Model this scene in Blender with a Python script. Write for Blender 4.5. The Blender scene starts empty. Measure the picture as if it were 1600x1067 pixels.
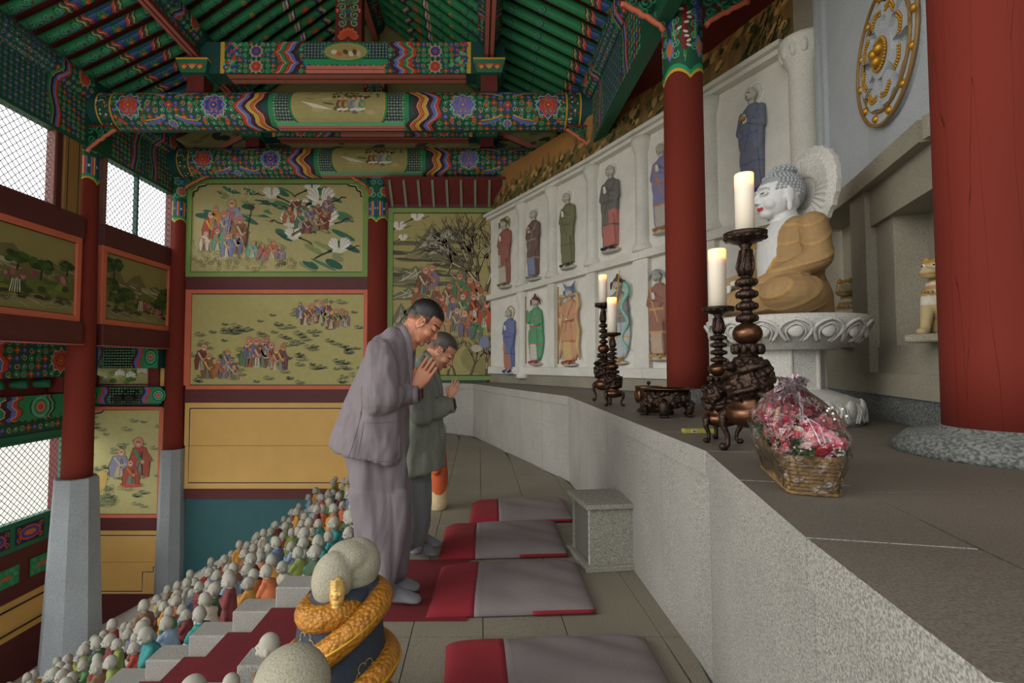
import bpy, bmesh, math, random
from mathutils import Vector, Matrix, Euler
PI = math.pi
R = random.Random(7)
SC = bpy.context.scene
COL = SC.collection

# ------------------------------------------------------------------ camera
CZ = 1.28
PITCH = math.atan((568 - 533.5) / 800)
cam_d = bpy.data.cameras.new('camera')
cam = bpy.data.objects.new('camera', cam_d)
COL.objects.link(cam)
cam.location = (0, 0, CZ)
cam.rotation_euler = (PI / 2 + PITCH, 0, 0)
cam_d.sensor_width = 36
cam_d.lens = 18
cam_d.shift_x = 52 / 1600
cam_d.clip_start = 0.05
SC.camera = cam
# ------------------------------------------------------------------ light
wd = bpy.data.worlds.new('world')
SC.world = wd
wd.use_nodes = True
bg = wd.node_tree.nodes['Background']
wn = wd.node_tree
tc = wn.nodes.new('ShaderNodeTexCoord')
sx = wn.nodes.new('ShaderNodeSeparateXYZ')
rp = wn.nodes.new('ShaderNodeValToRGB')
rp.color_ramp.elements[0].position = 0.44
rp.color_ramp.elements[0].color = (0.52, 0.50, 0.44, 1)
rp.color_ramp.elements[1].position = 0.56
rp.color_ramp.elements[1].color = (0.96, 0.97, 0.98, 1)
mr = wn.nodes.new('ShaderNodeMapRange')
mr.inputs[1].default_value = -1
mr.inputs[2].default_value = 1
wn.links.new(tc.outputs['Generated'], sx.inputs[0])
wn.links.new(sx.outputs[2], mr.inputs[0])
wn.links.new(mr.outputs[0], rp.inputs[0])
wn.links.new(rp.outputs[0], bg.inputs[0])
bg.inputs[1].default_value = 2.0
SC.view_settings.view_transform = 'Standard'
SC.view_settings.look = 'None'
SC.view_settings.gamma = 1
SC.view_settings.use_curve_mapping = False
SC.view_settings.exposure = 0.1
try:
    SC.cycles.max_bounces = 8
    SC.cycles.diffuse_bounces = 5
except Exception:
    pass
sun_d = bpy.data.lights.new('sun', 'SUN')
sun_d.energy = 1.3
sun_d.angle = 0.6
sun_d.color = (1.0, 0.96, 0.90)
sun = bpy.data.objects.new('sun', sun_d)
COL.objects.link(sun)
sun.rotation_euler = Vector((0.84, 0.40, -0.36)).to_track_quat('-Z', 'Y').to_euler()

# ------------------------------------------------------------------ projection maths (pixel of the 1600x1067 photo -> point on a plane)
def ray(px, py):
    u = (px - 748) / 800
    v = (533.5 - py) / 800
    return Vector((u, math.cos(PITCH) - v * math.sin(PITCH), math.sin(PITCH) + v * math.cos(PITCH)))
def onY(px, py, Y):
    r = ray(px, py); return Vector((0, 0, CZ)) + r * (Y / r.y)
def onZ(px, py, z):
    r = ray(px, py); return Vector((0, 0, CZ)) + r * ((z - CZ) / r.z)
def onX(px, py, x):
    r = ray(px, py); return Vector((0, 0, CZ)) + r * (x / r.x)

# ------------------------------------------------------------------ colours and materials
def lin(c):
    if isinstance(c, str):
        c = c.lstrip('#'); c = [int(c[i:i + 2], 16) / 255 for i in (0, 2, 4)]
    return tuple(((x / 12.92) if x <= 0.04045 else ((x + 0.055) / 1.055) ** 2.4) for x in c[:3]) + (1,)
MATS = {}
def nn(nt, t, **k):
    n = nt.nodes.new(t)
    for a, b in k.items(): setattr(n, a, b)
    return n
def mat(name, col, rough=0.6, metal=0.0, var=0.0, vscale=4.0, col2=None, speck=0.0, sscale=180, bump=0.0, bscale=60, vstretch=(1, 1, 1), cracks=False, **kw):
    if name in MATS: return MATS[name]
    m = bpy.data.materials.new(name); m.use_nodes = True
    nt = m.node_tree; L = nt.links; b = nt.nodes['Principled BSDF']
    b.inputs['Roughness'].default_value = rough
    b.inputs['Metallic'].default_value = metal
    for k, v in kw.items():
        b.inputs[k.replace('_', ' ')].default_value = v
    c = lin(col)
    b.inputs['Base Color'].default_value = c
    tcn = nn(nt, 'ShaderNodeTexCoord'); mp = nn(nt, 'ShaderNodeMapping')
    mp.inputs['Scale'].default_value = vstretch
    L.new(tcn.outputs['Object'], mp.inputs[0])
    out = None
    if var or col2:
        n = nn(nt, 'ShaderNodeTexNoise'); n.inputs['Scale'].default_value = vscale; n.inputs['Detail'].default_value = 6
        L.new(mp.outputs[0], n.inputs['Vector'])
        r = nn(nt, 'ShaderNodeValToRGB'); e = r.color_ramp.elements
        e[0].position = 0.3; e[1].position = 0.7
        c2 = lin(col2) if col2 else c
        k = var
        e[0].color = tuple(x * (1 - k) for x in c[:3]) + (1,)
        e[1].color = tuple(min(1, x * (1 + k)) for x in c2[:3]) + (1,)
        L.new(n.outputs['Fac'], r.inputs[0]); out = r.outputs[0]
    if speck:
        n = nn(nt, 'ShaderNodeTexNoise'); n.inputs['Scale'].default_value = sscale; n.inputs['Detail'].default_value = 2
        L.new(tcn.outputs['Object'], n.inputs['Vector'])
        r = nn(nt, 'ShaderNodeValToRGB'); e = r.color_ramp.elements
        e[0].position = 0.38; e[1].position = 0.60
        e[0].color = (1 - speck,) * 3 + (1,); e[1].color = (1 + speck * 0.35,) * 3 + (1,)
        L.new(n.outputs['Fac'], r.inputs[0])
        mx = nn(nt, 'ShaderNodeMix', data_type='RGBA', blend_type='MULTIPLY'); mx.inputs[0].default_value = 1
        if out: L.new(out, mx.inputs[6])
        else: mx.inputs[6].default_value = c
        L.new(r.outputs[0], mx.inputs[7]); out = mx.outputs[2]
    if cracks:
        mp2 = nn(nt, 'ShaderNodeMapping'); mp2.inputs['Scale'].default_value = (8, 8, 0.28)
        L.new(tcn.outputs['Object'], mp2.inputs[0])
        v = nn(nt, 'ShaderNodeTexVoronoi', feature='DISTANCE_TO_EDGE'); v.inputs['Scale'].default_value = 1.6
        ns = nn(nt, 'ShaderNodeTexNoise'); ns.inputs['Scale'].default_value = 3
        ad = nn(nt, 'ShaderNodeMix', data_type='RGBA', blend_type='LINEAR_LIGHT'); ad.inputs[0].default_value = 0.12
        L.new(mp2.outputs[0], ns.inputs['Vector']); L.new(mp2.outputs[0], ad.inputs[6]); L.new(ns.outputs['Color'], ad.inputs[7])
        L.new(ad.outputs[2], v.inputs['Vector'])
        r = nn(nt, 'ShaderNodeValToRGB'); e = r.color_ramp.elements
        e[0].position = 0.0; e[1].position = 0.007; e[0].color = (0.2, 0.15, 0.15, 1); e[1].color = (1, 1, 1, 1)
        L.new(v.outputs['Distance'], r.inputs[0])
        mx = nn(nt, 'ShaderNodeMix', data_type='RGBA', blend_type='MULTIPLY'); mx.inputs[0].default_value = 1
        if out: L.new(out, mx.inputs[6])
        else: mx.inputs[6].default_value = c
        L.new(r.outputs[0], mx.inputs[7]); out = mx.outputs[2]
    if out: L.new(out, b.inputs['Base Color'])
    if bump:
        n = nn(nt, 'ShaderNodeTexNoise'); n.inputs['Scale'].default_value = bscale; n.inputs['Detail'].default_value = 5
        L.new(mp.outputs[0], n.inputs['Vector'])
        bp = nn(nt, 'ShaderNodeBump'); bp.inputs['Strength'].default_value = bump; bp.inputs['Distance'].default_value = 0.01
        L.new(n.outputs['Fac'], bp.inputs['Height']); L.new(bp.outputs[0], b.inputs['Normal'])
    MATS[name] = m
    return m
def vcolmat(name='painted_ornament', rough=0.62, var=0.18, vscale=9):
    if name in MATS: return MATS[name]
    m = bpy.data.materials.new(name); m.use_nodes = True
    nt = m.node_tree; L = nt.links; b = nt.nodes['Principled BSDF']
    b.inputs['Roughness'].default_value = rough
    a = nn(nt, 'ShaderNodeVertexColor', layer_name='Col')
    n = nn(nt, 'ShaderNodeTexNoise'); n.inputs['Scale'].default_value = vscale; n.inputs['Detail'].default_value = 5
    t = nn(nt, 'ShaderNodeTexCoord'); L.new(t.outputs['Object'], n.inputs['Vector'])
    r = nn(nt, 'ShaderNodeMapRange'); r.inputs[3].default_value = 1 - var; r.inputs[4].default_value = 1 + var * 0.6
    L.new(n.outputs['Fac'], r.inputs[0])
    mx = nn(nt, 'ShaderNodeVectorMath', operation='SCALE')
    L.new(a.outputs['Color'], mx.inputs[0]); L.new(r.outputs[0], mx.inputs['Scale']); L.new(mx.outputs[0], b.inputs['Base Color'])
    MATS[name] = m
    return m

M_WALLST = mat('light_granite', '#dad8cd', 0.85, var=0.10, vscale=2.2, speck=0.22, sscale=170, bump=0.25, bscale=120)
M_RELST = mat('carved_granite', '#dfddd2', 0.85, var=0.06, vscale=6, speck=0.15, sscale=190, bump=0.25, bscale=110)
M_NICHE = mat('aged_granite', '#96917f', 0.85, var=0.16, vscale=2.0, speck=0.25, sscale=170, bump=0.25, bscale=120)
M_FLOOR = mat('floor_granite', '#807a6a', 0.62, var=0.10, vscale=1.5, speck=0.30, sscale=190, bump=0.12, bscale=140)
M_ALTTOP = mat('altar_top_granite', '#676156', 0.58, var=0.14, vscale=1.6, speck=0.30, sscale=210, bump=0.12, bscale=140)
M_ALTAR = mat('altar_granite', '#a09e96', 0.75, var=0.10, vscale=2.0, speck=0.45, sscale=210, bump=0.2, bscale=140)
M_DKST = mat('rough_dark_granite', '#6d706c', 0.9, var=0.1, vscale=3, speck=0.55, sscale=80, bump=0.9, bscale=60)
M_BASE = mat('plinth_granite', '#9aa0a4', 0.8, var=0.08, vscale=2, speck=0.25, sscale=100, bump=0.2, bscale=100)
M_RED = mat('red_column_paint', '#722a1e', 0.85, Specular_IOR_Level=0.25, var=0.10, vscale=2.5, vstretch=(1, 1, 0.3), bump=0.1, bscale=40)
M_REDCR = mat('cracked_red_column_paint', '#6c251a', 0.85, Specular_IOR_Level=0.25, var=0.10, vscale=2.5, vstretch=(1, 1, 0.3), cracks=True, bump=0.12, bscale=40)
M_MAROON = mat('maroon_paint', '#5a2424', 0.6, var=0.12, vscale=5, vstretch=(1, 1, 3))
M_DKRED = mat('dark_red_board_paint', '#6a1f1b', 0.65, var=0.15, vscale=6)
M_SALMON = mat('salmon_frame_paint', '#cf6a4c', 0.6, var=0.06)
M_PINK = mat('pink_edge_paint', '#b5655a', 0.6, var=0.06)
M_LIME = mat('lime_frame_paint', '#79964a', 0.6, var=0.06)
M_YEL = mat('ochre_panel_paint', '#deb062', 0.65, var=0.05, vscale=3)
M_TEAL = mat('teal_panel_paint', '#2f5f63', 0.65, var=0.05)
M_TEALD = mat('dark_teal_paint', '#1d4e48', 0.6, var=0.08)
M_GREEN = mat('green_frame_paint', '#1c6b4c', 0.55, var=0.05)
M_CREAM = mat('olive_cream_ground', '#b5ab74', 0.7, var=0.06, vscale=2.5)
M_BLACK = mat('black_line_paint', '#141412', 0.6)
M_OFFW = mat('pale_line_paint', '#d8d0b8', 0.6)
M_CARPET = mat('red_carpet_pile', '#6e0f1a', 0.95, var=0.12, vscale=12, bump=0.8, bscale=400)
M_GOLD = mat('gold_leaf_paint', '#b98a2c', 0.4, metal=0.55, var=0.15, vscale=20)
M_V = vcolmat()
M_VS = vcolmat('painted_stone', 0.8, 0.22, 30)

# ------------------------------------------------------------------ mesh building helpers
def fin(me, mats, smooth):
    for m in (mats if isinstance(mats, (list, tuple)) else [mats]):
        me.materials.append(m)
    if smooth:
        me.polygons.foreach_set('use_smooth', [True] * len(me.polygons))
    me.update()
def link(name, me, parent=None, loc=None):
    o = bpy.data.objects.new(name, me)
    COL.objects.link(o)
    if loc: o.location = loc
    if parent: o.parent = parent
    return o
def tag(o, label=None, cat=None, group=None, kind=None):
    if label: o['label'] = label
    if cat: o['category'] = cat
    if group: o['group'] = group
    if kind: o['kind'] = kind
    return o
def thing(name, label, cat, loc=(0, 0, 0), rz=0, group=None):
    o = bpy.data.objects.new(name, None); COL.objects.link(o)
    o.empty_display_size = 0.1
    o.location = loc; o.rotation_euler = (0, 0, rz)
    return tag(o, label, cat, group)
def copy_tree(o, parent=None):
    c = o.copy(); COL.objects.link(c)
    if parent: c.parent = parent
    for ch in list(o.children): copy_tree(ch, c)
    return c
def deselect(o, k):
    if k in o: del o[k]

class MB:
    def __init__(s): s.V = []; s.F = []; s.C = []; s.col = None
    def add(s, vs, fs):
        n = len(s.V); s.V += [tuple(v) for v in vs]; s.F += [tuple(i + n for i in f) for f in fs]
        s.C += [s.col] * len(vs)
        return s
    def box(s, x0, x1, y0, y1, z0, z1, b=0.0):
        if b:
            bm = bmesh.new(); bmesh.ops.create_cube(bm, size=1)
            for v in bm.verts: v.co = Vector(((x0 + x1) / 2 + v.co.x * (x1 - x0), (y0 + y1) / 2 + v.co.y * (y1 - y0), (z0 + z1) / 2 + v.co.z * (z1 - z0)))
            bmesh.ops.bevel(bm, geom=bm.edges[:], offset=b, segments=1, affect='EDGES')
            bm.verts.index_update()
            s.add([v.co[:] for v in bm.verts], [[v.index for v in f.verts] for f in bm.faces]); bm.free()
            return s
        return s.add([(x0, y0, z0), (x1, y0, z0), (x1, y1, z0), (x0, y1, z0), (x0, y0, z1), (x1, y0, z1), (x1, y1, z1), (x0, y1, z1)],
                     [(0, 3, 2, 1), (4, 5, 6, 7), (0, 1, 5, 4), (1, 2, 6, 5), (2, 3, 7, 6), (3, 0, 4, 7)])
    def obox(s, O, U, V, N, u0, u1, v0, v1, n0, n1):
        p = lambda u, v, n: O + U * u + V * v + N * n
        vs = [p(u0, v0, n0), p(u1, v0, n0), p(u1, v1, n0), p(u0, v1, n0), p(u0, v0, n1), p(u1, v0, n1), p(u1, v1, n1), p(u0, v1, n1)]
        return s.add(vs, [(0, 3, 2, 1), (4, 5, 6, 7), (0, 1, 5, 4), (1, 2, 6, 5), (2, 3, 7, 6), (3, 0, 4, 7)])
    def prism(s, pts, z0, z1, pts1=None):
        n = len(pts); q = pts1 or pts
        s.add([(p[0], p[1], z0) for p in pts] + [(p[0], p[1], z1) for p in q],
              [tuple(range(n))[::-1], tuple(range(n, 2 * n))] + [(i, (i + 1) % n, n + (i + 1) % n, n + i) for i in range(n)])
        return s
    def extr(s, pts, D, T=None):
        # closed outline pts (3D) pushed by vector D
        n = len(pts); D = Vector(D)
        s.add([Vector(p) for p in pts] + [Vector(p) + D for p in pts],
              [tuple(range(n))[::-1], tuple(range(n, 2 * n))] + [(i, (i + 1) % n, n + (i + 1) % n, n + i) for i in range(n)])
        return s
    def lathe(s, prof, n=24, c=(0, 0, 0), ax='z', a0=0.0):
        vs = []; m = len(prof)
        for r, z in prof:
            for i in range(n):
                a = a0 + 2 * PI * i / n; x, y = max(r, 1e-4) * math.cos(a), max(r, 1e-4) * math.sin(a)
                vs.append((c[0] + x, c[1] + y, c[2] + z) if ax == 'z' else ((c[0] + z, c[1] + x, c[2] + y) if ax == 'x' else (c[0] + x, c[1] + z, c[2] + y)))
        fs = []
        for j in range(m - 1):
            for i in range(n):
                fs.append((j * n + i, j * n + (i + 1) % n, (j + 1) * n + (i + 1) % n, (j + 1) * n + i))
        fs.append(tuple(range(n))[::-1]); fs.append(tuple(range((m - 1) * n, m * n)))
        return s.add(vs, fs)
    def tube(s, pts, r, n=8, cap=True):
        P = [Vector(p) for p in pts]; m = len(P)
        rr = r if isinstance(r, (list, tuple)) else [r] * m
        vs = []; up = None
        for i in range(m):
            d = (P[min(i + 1, m - 1)] - P[max(i - 1, 0)])
            d = d.normalized() if d.length > 1e-9 else Vector((0, 0, 1))
            if up is None:
                up = Vector((0, 0, 1)) if abs(d.z) < 0.9 else Vector((1, 0, 0))
            x = up - d * up.dot(d)
            x = x.normalized() if x.length > 1e-6 else d.orthogonal().normalized()
            up = x; y = d.cross(x)
            for k in range(n):
                a = 2 * PI * k / n
                vs.append(P[i] + (x * math.cos(a) + y * math.sin(a)) * rr[i])
        fs = []
        for j in range(m - 1):
            for k in range(n):
                fs.append((j * n + k, j * n + (k + 1) % n, (j + 1) * n + (k + 1) % n, (j + 1) * n + k))
        if cap: fs.append(tuple(range(n))[::-1]); fs.append(tuple(range((m - 1) * n, m * n)))
        return s.add(vs, fs)
    def cap(s, p0, p1, r0, r1, n=12):
        p0 = Vector(p0); p1 = Vector(p1); d = p1 - p0
        d = d.normalized() if d.length > 1e-9 else Vector((0, 0, 1))
        pts = []; rr = []
        for a in (-85, -60, -30, 0): a = math.radians(a); pts.append(p0 + d * r0 * math.sin(a)); rr.append(r0 * math.cos(a))
        for a in (0, 30, 60, 85): a = math.radians(a); pts.append(p1 + d * r1 * math.sin(a)); rr.append(r1 * math.cos(a))
        return s.tube(pts, rr, n)
    def ell(s, c, r, rot=(0, 0, 0), n=16, m=10):
        c = Vector(c); E = Euler(rot).to_matrix(); vs = []; fs = []
        r = r if isinstance(r, (list, tuple)) else (r, r, r)
        for j in range(m + 1):
            t = PI * (0.02 + 0.96 * j / m)
            for i in range(n):
                a = 2 * PI * i / n
                vs.append(c + E @ Vector((r[0] * math.sin(t) * math.cos(a), r[1] * math.sin(t) * math.sin(a), -r[2] * math.cos(t))))
        for j in range(m):
            for i in range(n): fs.append((j * n + i, j * n + (i + 1) % n, (j + 1) * n + (i + 1) % n, (j + 1) * n + i))
        fs.append(tuple(range(n))[::-1]); fs.append(tuple(range(m * n, (m + 1) * n)))
        return s.add(vs, fs)
    def loft(s, secs, n=20):
        # secs: (center, A half-axis vector, B half-axis vector[, power])
        vs = []; m = len(secs)
        for q in secs:
            c, A, B = Vector(q[0]), Vector(q[1]), Vector(q[2]); e = q[3] if len(q) > 3 else 1.0
            for i in range(n):
                a = 2 * PI * i / n; ca, sa = math.cos(a), math.sin(a)
                if e != 1.0: ca = math.copysign(abs(ca) ** e, ca); sa = math.copysign(abs(sa) ** e, sa)
                vs.append(c + A * ca + B * sa)
        fs = []
        for j in range(m - 1):
            for i in range(n): fs.append((j * n + i, j * n + (i + 1) % n, (j + 1) * n + (i + 1) % n, (j + 1) * n + i))
        fs.append(tuple(range(n))[::-1]); fs.append(tuple(range((m - 1) * n, m * n)))
        return s.add(vs, fs)
    def xf(s, M):
        s.V = [tuple(M @ Vector(v)) for v in s.V]; return s
    def mesh(s, name, m, smooth=False, colors=False):
        me = bpy.data.meshes.new(name); me.from_pydata(s.V, [], s.F)
        if colors:
            at = me.color_attributes.new('Col', 'FLOAT_COLOR', 'POINT')
            buf = []
            for c in s.C: buf += list(c or (0.5, 0.5, 0.5, 1))
            at.data.foreach_set('color', buf)
        fin(me, m, smooth); return me
    def build(s, name, m, parent=None, smooth=False, loc=None, colors=False):
        return link(name, s.mesh(name, m, smooth, colors), parent, loc)
def fixn(me):
    bm = bmesh.new(); bm.from_mesh(me); bmesh.ops.recalc_face_normals(bm, faces=bm.faces); bm.to_mesh(me); bm.free()
def remesh(mb, name, m, vox, parent=None, smooth_it=2, loc=None, fac=0.5):
    """weld a heap of overlapping closed shapes into one continuous skin"""
    me = mb.mesh(name + '_src', [], False); fixn(me)
    o = bpy.data.objects.new('tmp', me); COL.objects.link(o)
    md = o.modifiers.new('r', 'REMESH'); md.mode = 'VOXEL'; md.voxel_size = vox
    if smooth_it:
        sm = o.modifiers.new('s', 'SMOOTH'); sm.iterations = smooth_it; sm.factor = fac
    dg = bpy.context.evaluated_depsgraph_get()
    me2 = bpy.data.meshes.new_from_object(o.evaluated_get(dg), depsgraph=dg)
    bpy.data.objects.remove(o); bpy.data.meshes.remove(me)
    me2.name = name; me2.materials.clear()
    fin(me2, m, True)
    return link(name, me2, parent, loc)
def paint(o, fn, mt=None):
    """colour per vertex from its local position (regions of paint on one carved piece)"""
    me = o.data
    at = me.color_attributes.new('Col', 'FLOAT_COLOR', 'POINT')
    buf = []
    for v in me.vertices: buf += list(fn(v.co))
    at.data.foreach_set('color', buf)
    me.materials.clear(); me.materials.append(mt or M_VS)
def rumple(o, sc, amp, seed=0, keep=None):
    from mathutils import noise
    me = o.data; N_ = [v.normal.copy() for v in me.vertices]
    for v, n in zip(me.vertices, N_):
        p = Vector((v.co.x * sc[0] + seed, v.co.y * sc[1], v.co.z * sc[2]))
        d = noise.noise(p) + .45 * noise.noise(p * 2.1)
        d = (abs(d) ** .8) * (1 if d > 0 else -1)
        v.co += n * (d * amp * (keep(v.co) if keep else 1))
    me.update()
def slab(mb, a, b, c, d, z0, z1, gap=0.004):
    """paving slab between four plan points, pulled in by the joint"""
    P = [Vector((p[0], p[1])) for p in (a, b, c, d)]; cen = sum(P, Vector((0, 0))) / 4
    Q = []
    for p in P:
        v = cen - p; Q.append(p + v.normalized() * gap * 1.4)
    mb.prism(Q, z0, z1); return mb

# ------------------------------------------------------------------ painted ornament: coloured outlines laid on a surface
pal = {k: lin(v) for k, v in dict(gr='#2a8a58', gd='#17563a', gl='#63b58a', gb='#1f9a62', rd='#c4472a', dr='#7a1f1c', bl='#33459c', lb='#6672c0', mr='#4a1f22',
      ye='#d9a93a', pk='#d07868', wh='#ddd6c0', te='#174a46', bk='#12130f', ol='#a79c62', or_='#cf6a30', nv='#1d2547', ochre='#b98c48', brn='#6b4a2c', gy='#8a8a80', lime='#7f9a3c').items()}
def C(c): return pal[c] if c in pal else lin(c)
class Art:
    def __init__(s, f, lay=0.0012): s.f = f; s.V = []; s.F = []; s.C = []; s.lay = lay
    def poly(s, pts, col, l=1):
        n = len(s.V); c = C(col) if isinstance(col, str) else col
        for p in pts: s.V.append(tuple(s.f(p[0], p[1], l * s.lay))); s.C.append(c)
        s.F.append(tuple(range(n, n + len(pts))))
    def grid(s, u0, u1, v0, v1, col, l=0, nu=1, nv=1):
        for i in range(nu):
            for j in range(nv):
                a, b = u0 + (u1 - u0) * i / nu, u0 + (u1 - u0) * (i + 1) / nu
                c, d = v0 + (v1 - v0) * j / nv, v0 + (v1 - v0) * (j + 1) / nv
                s.poly([(a, c), (b, c), (b, d), (a, d)], col, l)
    def stroke(s, pts, w, col, l=2):
        m = len(pts)
        L_, R_ = [], []
        for i in range(m):
            a, b = pts[max(i - 1, 0)], pts[min(i + 1, m - 1)]
            dx, dy = b[0] - a[0], b[1] - a[1]; q = math.hypot(dx, dy) or 1
            ww = (w[i] if isinstance(w, (list, tuple)) else w) / 2
            L_.append((pts[i][0] - dy / q * ww, pts[i][1] + dx / q * ww)); R_.append((pts[i][0] + dy / q * ww, pts[i][1] - dx / q * ww))
        for i in range(m - 1): s.poly([L_[i], L_[i + 1], R_[i + 1], R_[i]], col, l)
    def disc(s, c, r, col, l=1, n=12, ry=None, rot=0):
        ry = ry or r; cr, sr = math.cos(rot), math.sin(rot)
        pts = []
        for i in range(n):
            x, y = r * math.cos(2 * PI * i / n), ry * math.sin(2 * PI * i / n)
            pts.append((c[0] + x * cr - y * sr, c[1] + x * sr + y * cr))
        s.poly(pts, col, l)
    def petal(s, c, a, r0, r1, w, col, l=1):
        ca, sa = math.cos(a), math.sin(a)
        pr = [(r0, 0), (r0 + (r1 - r0) * 0.35, w * 0.42), (r0 + (r1 - r0) * 0.7, w * 0.5), (r1, 0), (r0 + (r1 - r0) * 0.7, -w * 0.5), (r0 + (r1 - r0) * 0.35, -w * 0.42)]
        P = [(c[0] + x * ca - y * sa, c[1] + x * sa + y * ca) for x, y in pr]
        s.poly([P[0], P[1], P[2], P[3]], col, l); s.poly([P[0], P[3], P[4], P[5]], col, l)
    def lotus(s, c, r, c1, c2, l=1):
        for k in range(10): s.petal(c, k * PI / 5, r * 0.4, r * 1.35, r * 0.55, 'gd', l); s.petal(c, k * PI / 5 + 0.3, r * 0.4, r * 1.22, r * 0.3, 'gl', l + 0.4)
        for k in range(8): s.petal(c, k * PI / 4, r * 0.1, r * 1.08, r * 0.62, 'wh', l + 1); s.petal(c, k * PI / 4, r * 0.1, r * 1.02, r * 0.52, c2, l + 1.5)
        for k in range(8): s.petal(c, k * PI / 4 + 0.39, r * 0.05, r * 0.86, r * 0.56, 'pk', l + 2); s.petal(c, k * PI / 4 + 0.39, r * 0.05, r * 0.8, r * 0.47, c1, l + 2.5)
        s.disc(c, r * 0.36, 'pk', l + 3.2, 10); s.disc(c, r * 0.3, c1, l + 3.6, 10); s.disc(c, r * 0.1, 'ye', l + 4, 6)
    def zig(s, u, v0, v1, cols, w, amp, d=1, l=1, n=8, waves=1.0):
        """stack of wavy bands"""
        off = lambda t: amp * d * (0.5 + 0.5 * math.cos(2 * PI * t * waves)) + amp * 0.25 * math.cos(2 * PI * t * waves * 3)
        for k, c in enumerate(cols):
            for i in range(n):
                t0, t1 = i / n, (i + 1) / n
                a, b = u + k * w * d, u + (k + 1) * w * d
                s.poly([(a + off(t0), v0 + (v1 - v0) * t0), (b + off(t0), v0 + (v1 - v0) * t0), (b + off(t1), v0 + (v1 - v0) * t1), (a + off(t1), v0 + (v1 - v0) * t1)], c, l)
            e = u + k * w * d
            s.stroke([(e + off(i / n), v0 + (v1 - v0) * i / n) for i in range(n + 1)], w * 0.12, 'wh' if k % 2 else 'bk', l + 0.7)
    def lattice(s, u0, u1, v0, v1, c=0.05, l=1, base='nv', cols=('wh', 'gl', 'rd', 'ye')):
        s.grid(u0, u1, v0, v1, base, l, 1, 6)
        nu = max(1, round((u1 - u0) / c)); nv = max(1, round((v1 - v0) / c)); du = (u1 - u0) / nu; dv = (v1 - v0) / nv
        for i in range(nu):
            for j in range(nv):
                x, y = u0 + (i + 0.5) * du, v0 + (j + 0.5) * dv
                k = (i + j) % 2
                r = min(du, dv) * 0.48
                if k: s.petal((x, y), 0, -r, r, r * 0.7, cols[0], l + 0.6); s.petal((x, y), PI / 2, -r, r, r * 0.9, cols[1], l + 0.9); s.disc((x, y), r * 0.35, cols[2], l + 1.3, 6)
                else: s.disc((x, y), r * 0.85, cols[1], l + 0.6, 6); s.disc((x, y), r * 0.62, base, l + 0.9, 6); s.disc((x, y), r * 0.35, cols[3], l + 1.3, 5)
    def scroll(s, c, r, col, w, turns=1.3, a0=0.0, d=1, l=2, n=14):
        pts = [(c[0] + r * (1 - 0.8 * i / n) * math.cos(a0 + d * turns * 2 * PI * i / n), c[1] + r * (1 - 0.8 * i / n) * math.sin(a0 + d * turns * 2 * PI * i / n)) for i in range(n + 1)]
        s.stroke(pts, w, col, l)
    def speckle(s, u0, u1, v0, v1, n, cols, r, l=1, rnd=None):
        q = rnd or R
        for i in range(n): s.disc((q.uniform(u0, u1), q.uniform(v0, v1)), r * q.uniform(0.6, 1.3), cols[i % len(cols)], l + 0.02 * (i % 20), 6)
    def flowerfield(s, u0, u1, v0, v1, sz, l=1, rnd=None):
        """busy ornament: green ground, leaf curls, red/blue blossoms and diamonds"""
        q = rnd or R
        s.grid(u0, u1, v0, v1, 'gd', l, 1, 6)
        nu = max(1, round((u1 - u0) / sz)); nv = max(1, round((v1 - v0) / sz)); du = (u1 - u0) / nu; dv = (v1 - v0) / nv
        for i in range(nu):
            for j in range(nv):
                x, y = u0 + (i + 0.5) * du, v0 + (j + 0.5) * dv; r = min(du, dv) * 0.5
                k = (i * 2 + j * 3) % 5
                if k == 0:
                    for t in range(4): s.petal((x, y), t * PI / 2, r * 0.1, r, r * 0.7, 'rd', l + 0.8)
                    s.disc((x, y), r * 0.3, 'ye', l + 1.4, 6)
                elif k == 1: s.scroll((x, y), r * 0.9, 'gl', r * 0.22, 1.4, q.uniform(0, 6), 1, l + 0.8, 10); s.disc((x, y), r * 0.25, 'wh', l + 1.2, 5)
                elif k == 2:
                    s.poly([(x - r, y), (x, y - r), (x + r, y), (x, y + r)], 'bl', l + 0.8); s.poly([(x - r * .6, y), (x, y - r * .6), (x + r * .6, y), (x, y + r * .6)], 'lb', l + 1.1); s.disc((x, y), r * 0.28, 'or_', l + 1.5, 5)
                elif k == 3: s.disc((x, y), r * 0.85, 'gl', l + 0.8, 8); s.disc((x, y), r * 0.65, 'gr', l + 1.1, 8); s.disc((x, y), r * 0.35, 'rd', l + 1.4, 6)
                else: s.scroll((x, y), r * 0.9, 'wh', r * 0.14, 1.2, q.uniform(0, 6), -1, l + 0.8, 10); s.petal((x, y), q.uniform(0, 6), 0, r * 0.8, r * 0.5, 'or_', l + 0.9)
    def build(s, name, parent=None, m=None, loc=None, extra=None):
        V, F, Cc = list(s.V), list(s.F), list(s.C)
        if extra:
            n = len(V); V += extra.V; F += [tuple(i + n for i in f) for f in extra.F]; Cc += [c or (0.3, 0.3, 0.3, 1) for c in extra.C]
        me = bpy.data.meshes.new(name); me.from_pydata(V, [], F)
        at = me.color_attributes.new('Col', 'FLOAT_COLOR', 'POINT')
        buf = []
        for c in Cc: buf += list(c)
        at.data.foreach_set('color', buf)
        fin(me, m or M_V, False)
        return link(name, me, parent, loc)
def flat(O, U, V, N):
    O, U, V, N = Vector(O), Vector(U), Vector(V), Vector(N)
    return lambda u, v, h: O + U * u + V * v + N * h
# ================================================================== SETTING
YA, YB = 7.85, 10.0            # column rows (the far one is the end wall)
XL, XC, XR = -6.0, -2.05, 1.78  # side column line, ridge, altar side
ALT = 0.92
TS = 0.5536                    # slope of the terraces
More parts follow.
